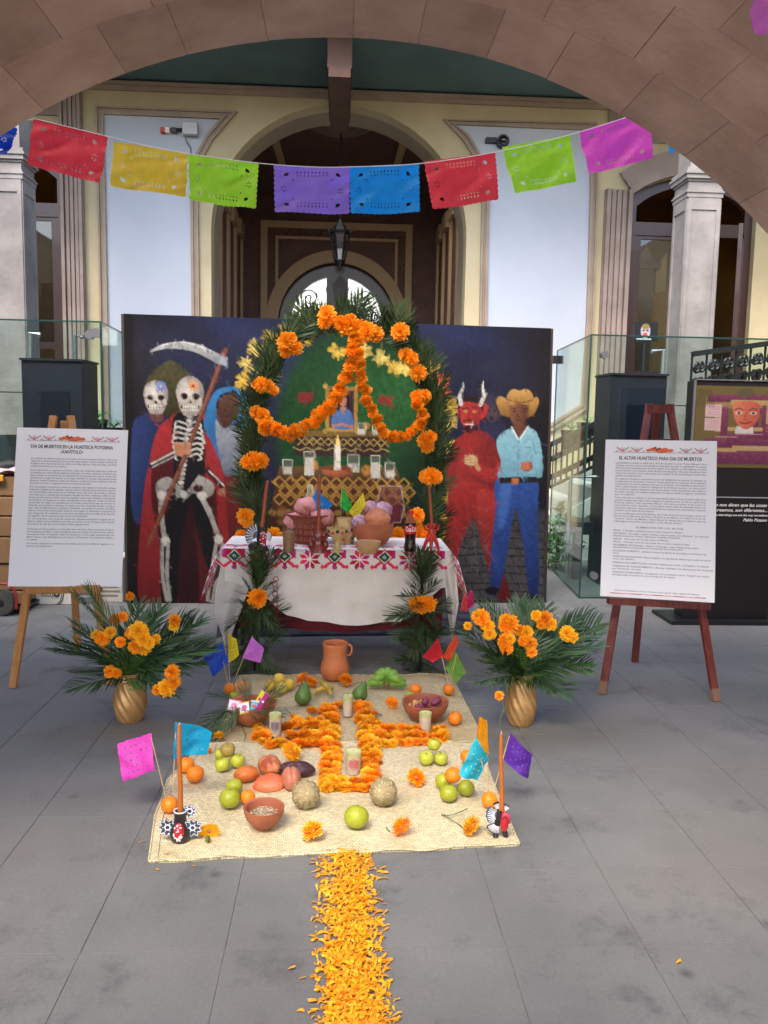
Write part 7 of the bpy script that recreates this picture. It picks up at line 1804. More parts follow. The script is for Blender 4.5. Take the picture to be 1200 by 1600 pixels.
# ================================================================ gold vases with palms and marigolds
M_gold = mat('bronze gold paint', rgb(206, 162, 106), .36, rgb(176, 134, 84), 10, metal=.35)
def vase(px, pyb, w, h, label, fronds, blooms, seed, plant_label):
    p = G(px, pyb); r = M_(w/2, p); hh = M_(h, p)*1.08; c = p+Vector((0, r*.8, 0)); t = thing('gold_vase', c, label, 'vase')
    prof = [(.66, 0), (.72, .02), (.86, .12), (1.0, .3), (1.02, .42), (.95, .58), (.84, .75), (.76, .88), (.78, .96), (.84, 1.0), (.78, 1.0), (.7, .9), (.66, .7), (.001, .6)]
    fine = [(float(np.interp(q/44, [i/13 for i in range(14)], [a for a, b in prof])), float(np.interp(q/44, [i/13 for i in range(14)], [b for a, b in prof]))) for q in range(45)]
    mb = MB(); mb.lathe([(a*r, b*hh) for a, b in fine], 96, c, mod=lambda a, z, rr: rr*(1+.13*(abs(math.sin(5.5*(a+z/hh*1.9)))-.6)*(1 if .03 < z/hh < .97 else 0))); build(mb, 'body', M_gold, t, smooth=True)
    pl = thing('flower_bouquet', c+Vector((0, 0, hh*.8)), plant_label, 'bouquet'); random.seed(seed); top = c+Vector((0, 0, hh*.9))
    for (fx, fy, dy, s_, roll) in fronds+[(a+U(-22, 22), b+U(-18, 18), c_+U(-.08, .08), d_*.9, e_+U(-.5, .5)) for a, b, c_, d_, e_ in fronds if 915 < b < 1050]:      # frond tips in pixels
        tip = PY(fx, fy, c.y+dy); d = tip-top; L = d.length
        place(FR_VASE[int(fx) % 3], 'palm_frond', top+d.normalized()*.02, (L/.6, s_*.85, L/.6*.7), aim(d+Vector((0, 0, L*.20)), roll), pl)
    for (bx, by, br, dy) in blooms:
        q = PY(bx, by, c.y+dy); place(random.choice(MARIY if rnd() < .5 else MARI), 'marigold', q, M_(br, q), face_rot(70), pl)
        mb = MB(); mb.tube(curve_pts([top, top.lerp(q, .5)+Vector((0, .02, .02)), q], 3), .0022, 4); build(mb, 'stem', M_green, pl)
    # ferny marigold foliage
    for k in range(7):
        mb = MB(); o_ = top+Vector((U(-.03, .03), U(-.06, 0), U(.0, .04))); d = Vector((U(-.6, .8), U(-.9, -.2), U(-.1, .9))).normalized(); L = U(.12, .22)
        mb.tube([o_, o_+d*L], .0014, 4)
        for j in range(9):
            b0 = o_+d*L*(j+1)/9.5
            for sg in (-1, 1):
                dd = (d*.5+d.cross(Vector((0, 0, 1))).normalized()*sg+Vector((0, 0, U(-.1, .4)))).normalized()*U(.03, .05); n_ = dd.cross(d).normalized()*.0; w_ = d*.006
                mb.add([b0, b0+dd*.5+w_, b0+dd, b0+dd*.5-w_], [(0, 1, 2, 3)])
        build(mb, 'marigold_foliage', M_fern, pl)
fl_ = [(80, 975, -.1, 1.0, .5), (92, 1000, -.15, .9, .2), (100, 1070, -.2, .9, -.2), (128, 1075, -.2, .8, .3), (262, 1085, -.15, .7, .2), (330, 1000, -.05, 1.05, .2), (338, 975, .0, 1.0, -.3), (320, 955, .08, 1.0, .5), (290, 940, .12, 1.0, -.5), (255, 930, .15, .9, .4), (215, 925, .15, .9, 0), (140, 900, .05, .6, .9), (150, 890, .0, .5, 1.2), (300, 1045, -.15, .9, .1), (320, 1030, -.1, .9, .4), (110, 1040, -.1, .9, .1), (130, 965, .1, .9, 0), (280, 1085, -.22, .6, .2)]
bl_ = [(160, 998, 12, -.1), (172, 988, 10, -.1), (150, 992, 8, -.1), (216, 985, 15, -.12), (224, 998, 13, -.14), (232, 1004, 11, -.14), (212, 1010, 12, -.14), (226, 1014, 10, -.12), (180, 968, 10, -.02), (192, 964, 9, -.02), (188, 1003, 9, -.1), (273, 969, 10, 0), (272, 978, 9, 0), (269, 1050, 12, -.2), (260, 1075, 15, -.2), (272, 1066, 11, -.2), (246, 1078, 9, -.2), (172, 1049, 10, -.16), (182, 1052, 8, -.16), (203, 932, 7, .05), (243, 999, 9, -.1), (204, 990, 9, -.1)]
vase(199, 1133, 50, 74, 'bronze gold vase with spiral ridges left of the mat', fl_, bl_, 12, 'palm fronds and marigolds in the left gold vase')
fr_ = [(727, 985, -.1, .9, .3), (738, 1055, -.22, .9, -.2), (760, 1075, -.25, .8, .2), (712, 960, .0, .9, 0), (790, 930, .12, .9, .3), (820, 925, .14, 1.0, -.4), (860, 932, .12, 1.0, .4), (900, 945, .08, 1.0, 0), (940, 975, .0, 1.05, .3), (935, 1000, -.05, 1.0, -.2), (930, 1030, -.1, 1.0, .3), (915, 1065, -.15, .9, -.2), (890, 1085, -.2, .9, .2), (862, 1078, -.2, .7, 0), (765, 1060, -.2, .7, .3), (745, 1020, -.15, .9, .3), (770, 950, .08, .9, .2), (912, 960, .05, .9, .5), (880, 1000, -.18, .8, .1), (760, 1000, -.2, .8, .1)]
br_ = [(752, 965, 14, -.08), (745, 962, 9, -.08), (762, 978, 11, -.08), (765, 990, 11, -.08), (795, 975, 17, -.1), (789, 970, 11, -.1), (788, 1002, 12, -.14), (791, 1013, 11, -.14), (797, 998, 9, -.14), (822, 988, 12, -.1), (828, 1006, 12, -.12), (830, 1018, 10, -.12), (812, 985, 10, -.1), (851, 968, 14, 0), (860, 975, 11, 0), (846, 975, 9, 0), (886, 990, 13, -.05), (894, 995, 10, -.05), (731, 978, 7, -.02), (816, 1002, 8, -.12), (838, 962, 9, 0)]
vase(817, 1138, 48, 78, 'bronze gold vase with spiral ridges right of the mat', fr_, br_, 17, 'palm fronds and marigolds in the right gold vase')

# ================================================================ easels with printed boards
M_pinee = mat('light easel wood', rgb(196, 142, 84), .55, rgb(172, 118, 66), 5, stretch=(8, 8, 1), bump=.08); M_rede = mat('red brown easel wood', rgb(122, 54, 46), .55, rgb(92, 38, 34), 5, stretch=(8, 8, 1), bump=.15)
M_board = mat('white foam board', rgb(246, 246, 249), .6); M_ink = mat('grey print ink', rgb(74, 74, 84), .7); M_ink2 = mat('pale body print', rgb(140, 140, 150), .7)
M_ink_t = mat('title print', rgb(70, 70, 78), .7)
def easel(m, feet, top, backfoot, ledge, label, Yt, crossb=None, topbar=None):
    F1 = [G(a, b) for a, b in feet]; bf = G(*backfoot); T = [PY(a, b, Yt) for a, b in top]; t = thing('easel', (F1[0]+F1[1])/2, label, 'easel')
    for a, b in zip(F1, T): mb = MB(); mb.obox(a, b, .042, .022); build(mb, 'leg', m, t)
    mb = MB(); mb.obox(bf, (T[0]+T[1])/2+Vector((0, .03, -.03)), .04, .022); build(mb, 'rear_leg', m, t)
    return t, F1, T
def board(px4, Yb, Ytop, title, sub, label, paras, closing):
    def quad(e): return PY(*px4[0], Ytop+e), PY(*px4[1], Ytop-e), PY(*px4[2], Yb-e), PY(*px4[3], Yb+e)
    def skew(e): a, b, c, d = quad(e); return abs(((b-a)+(c-d)).normalized().dot(((a-d)+(b-c)).normalized()))+abs((b-a).length-(c-d).length)*.5
    a, b, c, d = quad(min([k*.01 for k in range(-12, 13)], key=skew))
    W = ((b-a).length+(c-d).length)/2; Hh = ((a-d).length+(b-c).length)/2
    ex = ((b-a)+(c-d)).normalized(); ez = ((a-d)+(b-c)); ez = (ez-ex*ez.dot(ex)).normalized(); ey = ez.cross(ex)      # away from the viewer
    cen = (a+b+c+d)/4; t = thing('text_board', (c+d)/2, label, 'sign')
    M3 = Matrix((ex, ey, ez)).transposed(); MW = Matrix.Translation(cen) @ M3.to_4x4()
    mb = MB(); mb.box((-W/2, 0, -Hh/2), (W/2, .006, Hh/2)); mb.v = [tuple(MW @ Vector(v)) for v in mb.v]; build(mb, 'board', M_board, t)
    RX = Matrix.Rotation(math.pi/2, 4, 'X')
    def tx(body, u, v, size, m, **k):    # u,v: 0..1 from the top left
        loc = MW @ Vector((-W/2+u*W, -.0012, Hh/2-v*Hh)); return text(body, size, m, loc, t, rot=(M3.to_4x4() @ RX), depth_=.0, **k)
    tx(title, .5, sub and .128 or .128, Hh*.030, M_ink_t, name='title_lettering', width=W*.74, bold=.0006)
    if sub: tx(sub, .5, .160, Hh*.030, M_ink_t, name='title_lettering', width=W*.21, bold=.0006)
    for (v, lines, u0, u1) in paras:
        for i, ln in enumerate(lines):
            full = i < len(lines)-1 and len(ln) > 60; wd = (u1-u0)*W*(1.0 if full else min(1.0, len(ln)/86))
            tx(ln, u0+(0 if True else 0), v+i*.0166, Hh*.0145, M_ink2, name='body_lettering', align='LEFT', width=wd, bold=.00018)
    # flower frieze and rule on top
    def pt(u, v, y=-.0016): return MW @ Vector((-W/2+u*W, y, Hh/2-v*Hh))
    mb = MB(); mb.add([pt(.08, .0795), pt(.93, .0795), pt(.93, .0815), pt(.08, .0815)], [(3, 2, 1, 0)]); build(mb, 'printed_rule', M_ink, t)
    def blob(mbx, u, v, ru, rv, n=12, y=-.0018): mbx.add([pt(u+ru*math.cos(2*math.pi*k/n)*(1+.12*math.sin(3*k)), v+rv*math.sin(2*math.pi*k/n)*(1+.1*math.cos(2*k)), y) for k in range(n)], [tuple(range(n))])
    mb = MB()
    for k, (u, v, ru, rv) in enumerate([(.40, .066, .03, .009), (.44, .060, .035, .012), (.49, .066, .04, .014), (.54, .062, .035, .013), (.59, .066, .028, .010), (.515, .072, .06, .007)]): blob(mb, u, v, ru, rv, y=-.0018-.0002*k)
    build(mb, 'marigold_print', mat('orange print', rgb(240, 130, 70), .6, rgb(226, 90, 60), 60), t)
    mb = MB()
    for (u, v) in ((.455, .05), (.49, .055), (.47, .062)): blob(mb, u, v, .012, .006, 8, -.0034)
    build(mb, 'dark_flower_print', mat('dark print', rgb(110, 40, 50), .6), t)
    mb = MB(); mg = MB()
    for u in (.16, .29, .73, .86):
        for k in range(7):
            a_ = math.radians(20+k*23); mb.add([pt(u-.004, .078), pt(u+.04*math.cos(a_)-.004, .076-.026*math.sin(a_)), pt(u+.046*math.cos(a_), .072-.026*math.sin(a_)), pt(u+.006, .078)], [(3, 2, 1, 0)])
        for sg in (-1, 1): mg.add([pt(u+sg*.02, .070), pt(u+sg*.058, .052), pt(u+sg*.052, .046), pt(u+sg*.014, .064)], [(3, 2, 1, 0)])
        for q in (-.055, .06): blob(mb, u+q, .074, .008, .0045, 8)
    build(mb, 'pink_flower_print', mat('pink print', rgb(236, 150, 170), .6), t); build(mg, 'grey_leaf_print', mat('leaf print', rgb(170, 180, 174), .6), t)['kind'] = 'stuff'
    if closing:
        tx(closing, .5, .962, Hh*.0125, M_ink2, name='body_lettering', width=W*.74, bold=.0002)
        for k in range(9):
            mb = MB(); u0 = .09+k*.093; mb.add([pt(u0, .974), pt(u0+.0925, .9745), pt(u0+.0925, .979), pt(u0, .9785)], [(3, 2, 1, 0)]); build(mb, 'printed_rule', [mat('crimson rule', rgb(190, 40, 80), .6), mat('pink rule', rgb(230, 150, 170), .6)][k % 2], t)
    return t
L1 = ['Es conjunto de celebraciones que con motivo del dia de muertos se lleva a cabo en la', 'region de la Huasteca potosina; se le conoce como Xantolo. Termino nahuatl derivado de', 'la palabra latina Sanctorum que se refiere a los fieles difuntos. Fiesta de todos, esta fiesta', 'tradicional conmemora a los muertos.']
L2 = ['En los dias previos se organizan para llevar a cabo esta tradicional celebracion a fieles de', 'la huasteca, las comunidades elaboran todo tipo de piezas, elaboran artesanias que', 'seran puestas en los altares de la tradicional flor de cempasuchil y el olor de pan con', 'la forma de un angel del camino, y se prepara tambien la ofrenda. Hay quienes llevan', 'alimentos desde la huasteca a todos los rincones y compartir para la celebracion del dia', 'que todos conocen y comparten todas las tradiciones de antes.']
L3 = ['El 31 de octubre al amanecer suenan las campanas de la iglesia y se escucha cohetes', 'indicando la llegada de los angelitos, quienes vienen a disfrutar de las ofrendas y veneran', 'con sus familiares. Ese mismo dia al mediodia como a las cinco de la tarde, y colocan', 'una mesa con la comida que se prepara: tamales de dulce, calabazas, alfajores con', 'frutas; pan de muerto y dulces para los angelitos, todos estos platillos acompanados', 'de veladoras de imagenes en vasos y fotografias de los difuntos. Todos los dias se', 'encienden las velas y la copalera por la noche, antes de la cena de ofrecer la', 'ofrenda, que esperan su tiempo de rezar y en eso recuerdan familia y amigos,', 'pan, cafe, asi Montezuma y caldos a la familia, comienza asi el cafe, un plato,', 'dulce y sahumerio frances para adornar con copal. La ofrenda le acompana el', 'rezo de gracias del compadre, lo cual marca el trabajo que los puebla de las casa de', 'los angelitos, donde esperaron hasta el dia 2 de Noviembre.']
L4 = ['El 1 de noviembre, a las 12 del dia, suenan las campanas anunciando la llegada de los', 'difuntos adultos. El procedimiento para ellos es el mismo con la veneracion de la ofrenda;', 'las mujeres de casa dan la bienvenida, se llama sagradamente.']
L5 = ['Finalmente, el 2 de noviembre se acostumbra llevar ofrendas y flores al panteon, donde se', 'forman grupos de fieles y cuelan acompanan a los que musica en el dia de todos santos.', 'Durante las misas. Se despiden todos los difuntos en un solo lugar, agradeciendo a la', 'Madre Tierra y a las divinidades por el Universo y Dinamismo. Los compadres alegres y', 'se retiran.']
L6 = ['A la semana siguiente se conmemora este tiempo para que los difuntos regresen a su', 'destino final satisfechos.']
eL, F1, T1 = easel(M_pinee, [(20, 1075), (172, 1070)], [(84, 650), (110, 650)], (122, 1018), None, 'light wooden easel on the left holding a white text board', 4.95)
bd1 = board([(27, 667), (200, 673), (190, 916), (12, 917)], 4.6, 4.82, 'DIA DE MUERTOS EN LA HUASTECA POTOSINA', '-XANTOLO-', 'white printed board headed DIA DE MUERTOS on the left easel', [(.20, L1, .14, .91), (.275, L2, .14, .91), (.382, L3, .14, .91), (.583, L4, .14, .91), (.648, L5, .14, .91), (.738, L6, .14, .91)], None)
mb = MB(); a, b = PY(44, 921, 4.63), PY(158, 919, 4.63); mb.obox(a, b, .05, .045); build(mb, 'ledge', M_pinee, eL); mb = MB(); mb.obox(a+Vector((0, -.03, .005)), b+Vector((0, -.03, .005)), .012, .03); build(mb, 'ledge_lip', M_pinee, eL)
R1 = ['La festividad ha tenido un doble inicio "Dia de muertos" y en las "Todos difuntos" de la', 'Huasteca potosina tienen caracteristicas especiales que dan su significado: la muerte', 'diferencia de las manifestaciones de otros estados de la republica y otras regiones, Consulta', 'posteriormente como Xantolo, dicha de ellos una peregrina y el propio nahuatl que dice', '"danza de la muerte" con la cosecha: pan de la reunion de las comunidades ceremoniales', 'tambien principal de hoy.']
R2 = ['En especial, Huasteca representa para sus habitantes la muerte, la amistad, la', 'complacencia y la esperanza en Tamuin y Tamazunchale por la conversion de los difuntos;', 'actualmente con mucho tiempo y los que ya se fueron. Esos familiares queremos y', 'visitar y pasar tiempo: el Xantolo al llegar de los familiares muertos, con cantos para', 'los muertos y algunos pequenos que de las almas toman abundantes para bailar y', 'los campos de maiz y las calabazas preparadas y el maiz y el tamal con algunos comestibles', 'para "su angelitos".']
R3 = ['Toda ceremonia se combina a la vez correspondiente altar en el que la anterioridad de la', 'muestra, imagen que el grito sera y llegaron el espiritu la flor con flores, quien te las', 'flores, de muertos, "todo el grandote difunto". Por cierto se colocan en las mesas a la', 'casa hasta la noche, Xantolo y el recuerdo de los dias de ofrendas hacer los', 'compadres, abiertos y danza, personificando una memoria de costumbres y muertos', 'presentes con la danza de los muertos.']
R4 = ['Asi una sencilla para honra de la blanca y de la vela, el morral, la sal, el agua y la flor de', 'Xantolo en los diferentes hermanos colocados en los difuntos, los cuales se van de sus', '"muertos" vivimos con Mictlan y ultimo dia por las danzas que en el camino, que a la', 'vuelta llegan el recorrido de tal pueblo y como ofrenda del pan".']
R5 = [('ELEMENTOS DE LOS ALTAR', .565, .30, .42), ('VELAS.   5 Xantolos, colocados para los cuatro ya que los difuntos.', .588, .10, .62), ('INCENSIO.  Se utiliza copal o incienso que le gusta a los difuntos, "se conocen', .607, .10, .84), ('distintos colores, frutas, alimentos comidas y bebidas.', .622, .10, .60), ('AGUA.   Para que con la sed calme al difunto.', .641, .10, .50), ('VELAS.   Para que con la luz del poder vea en casa y camina el altar.', .660, .10, .68), ('SAHUMERIO ARTESANAL.  Palabra, Tlamanalli y copal, Planta de las casas y', .680, .10, .76), ('representando en las pinturas la presencia de la primavera.', .694, .10, .62), ('DULCES/PAN DE MUERTO.  Calaveras de azucar los difuntos de comunidad y los de llamas y los', .716, .10, .86), ('otros.', .731, .10, .06), ('OFRENDAS DE RELIGION. Rezos dirigidos a la solicitud de difuntos para cada una que la', .752, .10, .86), ('otros del difunto.', .767, .10, .2), ('OFRENDAS DE ALIMENTACION. Ofrendas realizadas para recibir a las llegadas a los difuntos.', .790, .10, .88), ('OFRENDAS DE AGRADECIMIENTO. Ofrendas realizadas a los difuntos para dar las gracias', .812, .10, .88), ('por funciones, cerrado.', .828, .10, .26), ('OFRENDAS DE BIENVENIDA. Consideracion de la presentacion de las "Vaquitas" para toda la', .850, .10, .86), ('ofrenda pasar la noche con la ofrenda por la misma.', .866, .10, .56)]
eR, F2, T2 = easel(M_rede, [(941, 1084), (1119, 1096)], [(1015, 632), (1046, 632)], (992, 1034), None, 'red brown wooden easel on the right holding a white text board', 4.85)
mb = MB(); mb.obox(PY(1012, 639, 4.83), PY(1049, 639, 4.83), .03, .05); build(mb, 'top_bar', M_rede, eR); mb = MB(); mb.obox(PY(1014, 690, 4.78), PY(1052, 690, 4.78), .03, .03); build(mb, 'crossbar', M_rede, eR)
bd2 = board([(946, 686), (1120, 690), (1117, 941), (938, 932)], 4.33, 4.56, 'EL ALTAR HUASTECO PARA DIA DE MUERTOS', None, 'white printed board headed EL ALTAR HUASTECO on the right easel', [(.155, R1, .10, .91), (.258, R2, .10, .91), (.378, R3, .10, .91), (.480, R4, .10, .91)]+[(v, [s_], u, u+w*1.0*86/max(1, len(s_))) for s_, v, u, w in R5], 'Centro de Documentacion y Archivo "Francisco Cossio Lagarde"  Museo Regional de la Mascara')
mb = MB(); a, b = PY(950, 938, 4.38), PY(1108, 947, 4.38); mb.obox(a, b, .05, .035); build(mb, 'ledge', M_rede, eR)
for q in F2:
    mb = MB(); q_ = q.lerp(T2[0] if q is F2[0] else T2[1], .04); mb.obox(q+Vector((0, 0, .0)), q_, .044, .024); build(mb, 'worn_foot', mat('worn bare wood', rgb(128, 96, 78), .8), eR)

# ================================================================ dark plinths, poster stand, screens behind glass
M_navy = mat('dark blue black laminate', rgb(24, 27, 38), .4, rgb(30, 33, 46), 2); M_navy2 = mat('dark navy recess', rgb(16, 18, 34), .35)
def plinth(pxl, pxr, pyt, Y, label, D=.45):
    x0, x1 = X_(pxl, 640, Y), X_(pxr, 640, Y); zt = Z_((pxl+pxr)/2, pyt, Y); t = thing('display_plinth', ((x0+x1)/2, Y+D/2, 0), label, 'plinth')
    mb = MB(); mb.box((x0, Y, 0), (x1, Y+D, zt), bev=.006); build(mb, 'body', M_navy, t)
    mb = MB(); w = x1-x0; mb.box((x0+w*.30, Y-.008, .1), (x1-w*.22, Y-.001, zt-.26)); build(mb, 'recess_panel', M_navy2, t)
    mb = MB(); mb.box((x0-.01, Y-.02, zt+.001), (x1+.01, Y+D+.01, zt+.02)); build(mb, 'top_lip', M_navy, t)
    return t
plinth(35, 130, 564, 7.3, 'tall dark navy plinth behind the left text board')
plinth(953, 1040, 587, 7.4, 'tall dark navy plinth behind the right easel')
# poster stand
YP = 6.05
mbp = Painter(0, 0, 120, 132, 150, 165, K(150, 120, 50))
def poster_paint(P):
    X, Y = P.X, P.Y
    mgt, och, och2, dk = K(140, 50, 92), K(196, 160, 88), K(120, 100, 44), K(90, 40, 60)
    P.a[:] = och2; P.poly([(14, 18), (108, 14), (112, 36), (14, 36)], K(170, 130, 66), soft=3)
    for (a, b, c, d) in ((16, 14, 112, 26), (92, 16, 104, 70), (36, 34, 46, 80), (70, 34, 92, 44), (76, 40, 88, 70), (15, 84, 120, 100), (60, 66, 108, 84), (30, 104, 120, 126), (96, 60, 120, 86), (46, 76, 74, 94)): P.poly([(a, b), (c, b), (c, d), (a, d)], mgt, K(116, 30, 80), soft=1.5, tex=.3)
    for (a, b, c, d) in ((48, 22, 100, 30), (28, 34, 36, 74), (98, 30, 104, 60), (46, 66, 94, 72), (54, 96, 110, 104), (66, 50, 74, 66), (22, 100, 60, 106)): P.poly([(a, b), (c, b), (c, d), (a, d)], och, soft=1.2)
    for (a, b) in ((14, 30), (14, 52)): P.poly([(a, b), (a+22, b), (a+22, b+20), (a, b+20)], K(222, 178, 180), soft=1); [P.line([(a+3, b+3+q*2.6), (a+19, b+3+q*2.6)], .6, K(190, 130, 140)) for q in range(6)]
    for (a, b, w) in ((58, 77, 36), (70, 99, 34), (30, 82, 30), (100, 66, 18), (100, 72, 18)): P.line([(a, b), (a+w, b)], 1.4, K(214, 150, 170), alpha=.8)
    for q in range(9): P.line([(4+q*2, 6), (2+q*3, 34)], 1.2, K(60, 66, 34), alpha=.6); P.line([(120, 20+q*4), (104, 34+q*4)], 1.4, K(66, 70, 36), alpha=.6)
    P.ell(68, 10, 12, 7, K(100, 90, 60), soft=3); P.poly([(58, 64), (80, 64), (82, 76), (56, 76)], K(214, 206, 200))
    P.poly([(52, 28), (64, 24), (80, 24), (88, 30), (88, 48), (82, 62), (72, 69), (62, 64), (54, 50)], K(236, 116, 56), K(206, 72, 44), gdir=(1, .2), smooth=True)
    for sg, ex in ((-1, 60), (1, 80)): P.ell(ex, 43, 5, 2.6, K(230, 190, 170)); P.ell(ex, 43, 2, 2, K(40, 30, 40)); P.line([(ex-6, 38), (ex, 35.5), (ex+5, 38)], 1.4, K(70, 50, 50), smooth=True)
    P.line([(70, 43), (68, 52), (73, 54)], 1.4, K(170, 60, 40), smooth=True); P.line([(62, 58), (70, 60), (78, 57)], 2.4, K(150, 30, 40), smooth=True)
poster_paint(mbp); mbp.a *= .6; mbp.a = mbp.a*.75+mbp.a.mean(2, keepdims=True)*.25
xa_, xb_ = X_(1078, 760, YP), X_(1215, 760, YP); zt_ = Z_(1085, 594, YP); z1_, z2_ = Z_(1085, 602, YP), Z_(1100, 730, YP)
ps = thing('poster_stand', ((xa_+xb_)/2, YP, 0), 'black display stand with a maroon poster of an orange mask at the right edge', 'display stand')
mb = MB(); mb.box((xa_, YP, .03), (xb_, YP+.16, zt_), bev=.004); build(mb, 'body', mat('matt black panel', rgb(22, 20, 22), .5), ps)
mb = MB(); mb.box((xa_-.12, YP-.10, 0), (xb_+.1, YP+.3, .028)); build(mb, 'base', M_metal, ps)
mb = MB(); mb.box((xa_-.012, YP-.01, z2_-.01), (xa_-.001, YP+.01, zt_+.006)); mb.box((xa_-.012, YP-.01, zt_+.002), (xb_, YP+.01, zt_+.010)); build(mb, 'metal_edge', mat('aluminium', rgb(170, 170, 176), .35, metal=.8), ps)
build(mbp.sheet(lambda u, v: (xa_+.004+(xb_-xa_-.01)*u, YP-.004, z1_+(z2_-z1_)*v)), 'poster', mat('printed poster', (1, 1, 1, 1), .35, attr='Col'), ps)
zl = Z_(1150, 778, YP); mb = MB(); mb.box((xa_+.2, YP-.006, zl), (xb_, YP-.001, zl+.008)); build(mb, 'grey_line', mat('grey paint line', rgb(140, 144, 150), .5), ps)
M_wt = mat('white caption print', rgb(226, 222, 226), .6)
def ptext(s_, px, py, size, align, shear=.25, wpx=None): 
    q = PY(px, py, YP-.003); o = text(s_, size, M_wt, q, ps, name='caption_lettering', align=align, shear=shear, width=M_(wpx, q) if wpx else None, bold=.0004); return o
ptext('ras nos dicen que las cosas', 1198, 792, .034, 'RIGHT', wpx=88); ptext('o creamos, son diferentes...', 1199, 800, .034, 'RIGHT', wpx=90); ptext('us that things are not the way we believe', 1199, 807, .022, 'RIGHT', .2, wpx=84); ptext('Pablo Picasso', 1198, 815, .032, 'RIGHT', wpx=38)
# small dark screen with a painted face, deep in the right doorway
YSc = 8.2; P3 = Painter(0, 0, 34, 28, 70, 58, K(26, 28, 34))
P3.ell(16, 13, 7.5, 11, K(150, 150, 156)); P3.ell(16, 6, 6, 4.5, K(120, 100, 50)); P3.ell(13, 12, 1.8, 1.4, K(20, 20, 24)); P3.ell(19, 12, 1.8, 1.4, K(20, 20, 24)); P3.ell(16, 19, 4, 3.4, K(196, 50, 66)); P3.line([(3, 25.5), (25, 25.5)], 1.6, K(200, 206, 214)); P3.ell(21, 18, 1.5, 2, K(180, 190, 200))
sc_t = thing('mask_picture', PY(1010, 531, YSc), 'small dark picture of a painted face in the right doorway', 'picture')
a_, b_, c_ = PY(993, 504, YSc), PY(1027, 504, YSc), PY(993, 532, YSc)
build(P3.sheet(lambda u, v: (a_.x+(b_.x-a_.x)*u, YSc-.006, a_.z+(c_.z-a_.z)*v)), 'picture', MATS['printed poster'], sc_t)
mb = MB(); mb.box((a_.x-.008, YSc-.004, c_.z-.008), (b_.x+.008, YSc+.03, a_.z+.008)); build(mb, 'picture_frame', M_iron, sc_t)
mb = MB(); mb.tube([((a_.x+b_.x)/2, YSc+.02, 0), ((a_.x+b_.x)/2, YSc+.02, c_.z)], .02, 8); build(mb, 'stand_pole', M_iron, sc_t)

# ================================================================ glass screens
M_rail = glass_mat('greenish sheet glass', (.82, .91, .89, 1), .35, .035); M_gedge = mat('dark green glass edge', rgb(34, 64, 60), .2); M_steel = mat('brushed steel', rgb(170, 174, 180), .3, metal=.9)
def glass_run(a, b, zt0, zt1, par):
    """an upright pane standing on the floor from a to b"""
    a = Vector(a); b = Vector(b); mb = MB(); d = (b-a).normalized(); n_ = Vector((-d.y, d.x, 0))*.005
    mb.add([a-n_, b-n_, b-n_+Vector((0, 0, zt1)), a-n_+Vector((0, 0, zt0)), a+n_, b+n_, b+n_+Vector((0, 0, zt1)), a+n_+Vector((0, 0, zt0))], [(0, 1, 2, 3), (7, 6, 5, 4), (0, 3, 7, 4), (1, 5, 6, 2)])
    build(mb, 'glass_pane', M_rail, par)
    for p, q in ((a+Vector((0, 0, zt0+.004)), b+Vector((0, 0, zt1+.004))),): mb = MB(); mb.obox(p, q, .013, .012); build(mb, 'pane_edge', M_gedge, par)
    mb = MB(); mb.obox(a+Vector((0, 0, .006)), b+Vector((0, 0, .006)), .016, .012); build(mb, 'pane_edge', M_gedge, par)
c0 = G(905, 935); zc0 = Z_(922, 524, c0.y)
c1 = G(857, 885); zc1 = Z_(866, 549, c1.y)
gs = thing('glass_screen', c0, 'greenish glass screen with a corner right of the mural', 'glass screen')
glass_run(c1, c0, zc0, zc0, gs); far = Vector((c0.x+2.6, c0.y, 0)); glass_run(c0, far, zc0, zc0, gs)
for p in (c0, c1): mb = MB(); mb.obox(p+Vector((0, 0, .01)), p+Vector((0, 0, zc0)), .012, .012); build(mb, 'pane_edge', M_gedge, gs)
for z in (.93, .5): 
    mb = MB(); pz = c0+Vector((.12, -.02, zc0*z if z > .6 else .2)); mb.tube([pz, pz+Vector((0, .06, 0))], .032, 12); build(mb, 'steel_fixing', M_steel, gs, smooth=40)
pz = c1+Vector((0, -.04, zc0*.96)); mb = MB(); mb.box(tuple(pz-Vector((.05, .02, .04))), tuple(pz+Vector((.05, .03, .04)))); build(mb, 'steel_clamp', M_iron, gs)
c2 = Vector((X_(163, 800, 6.87), 6.87, 0)); zc2 = Z_(163, 504, 6.87)
gs2 = thing('glass_screen', c2, 'greenish glass screen with a corner left of the mural', 'glass screen')
glass_run(c2, c2+Vector((-.1, 1.6, 0)), zc2, zc2, gs2); glass_run(c2+Vector((-2.4, 0, 0)), c2, zc2, zc2, gs2)
mb = MB(); mb.obox(c2+Vector((0, 0, .01)), c2+Vector((0, 0, zc2)), .013, .013); build(mb, 'pane_edge', M_gedge, gs2)
mb = MB(); pz = c2+Vector((-.09, -.02, zc2*.955)); mb.tube([pz, pz+Vector((0, .06, 0))], .035, 12); mb.box(tuple(pz+Vector((.02, -.01, -.02))), tuple(pz+Vector((.09, .02, .05)))); build(mb, 'steel_fixing', M_steel, gs2, smooth=40)
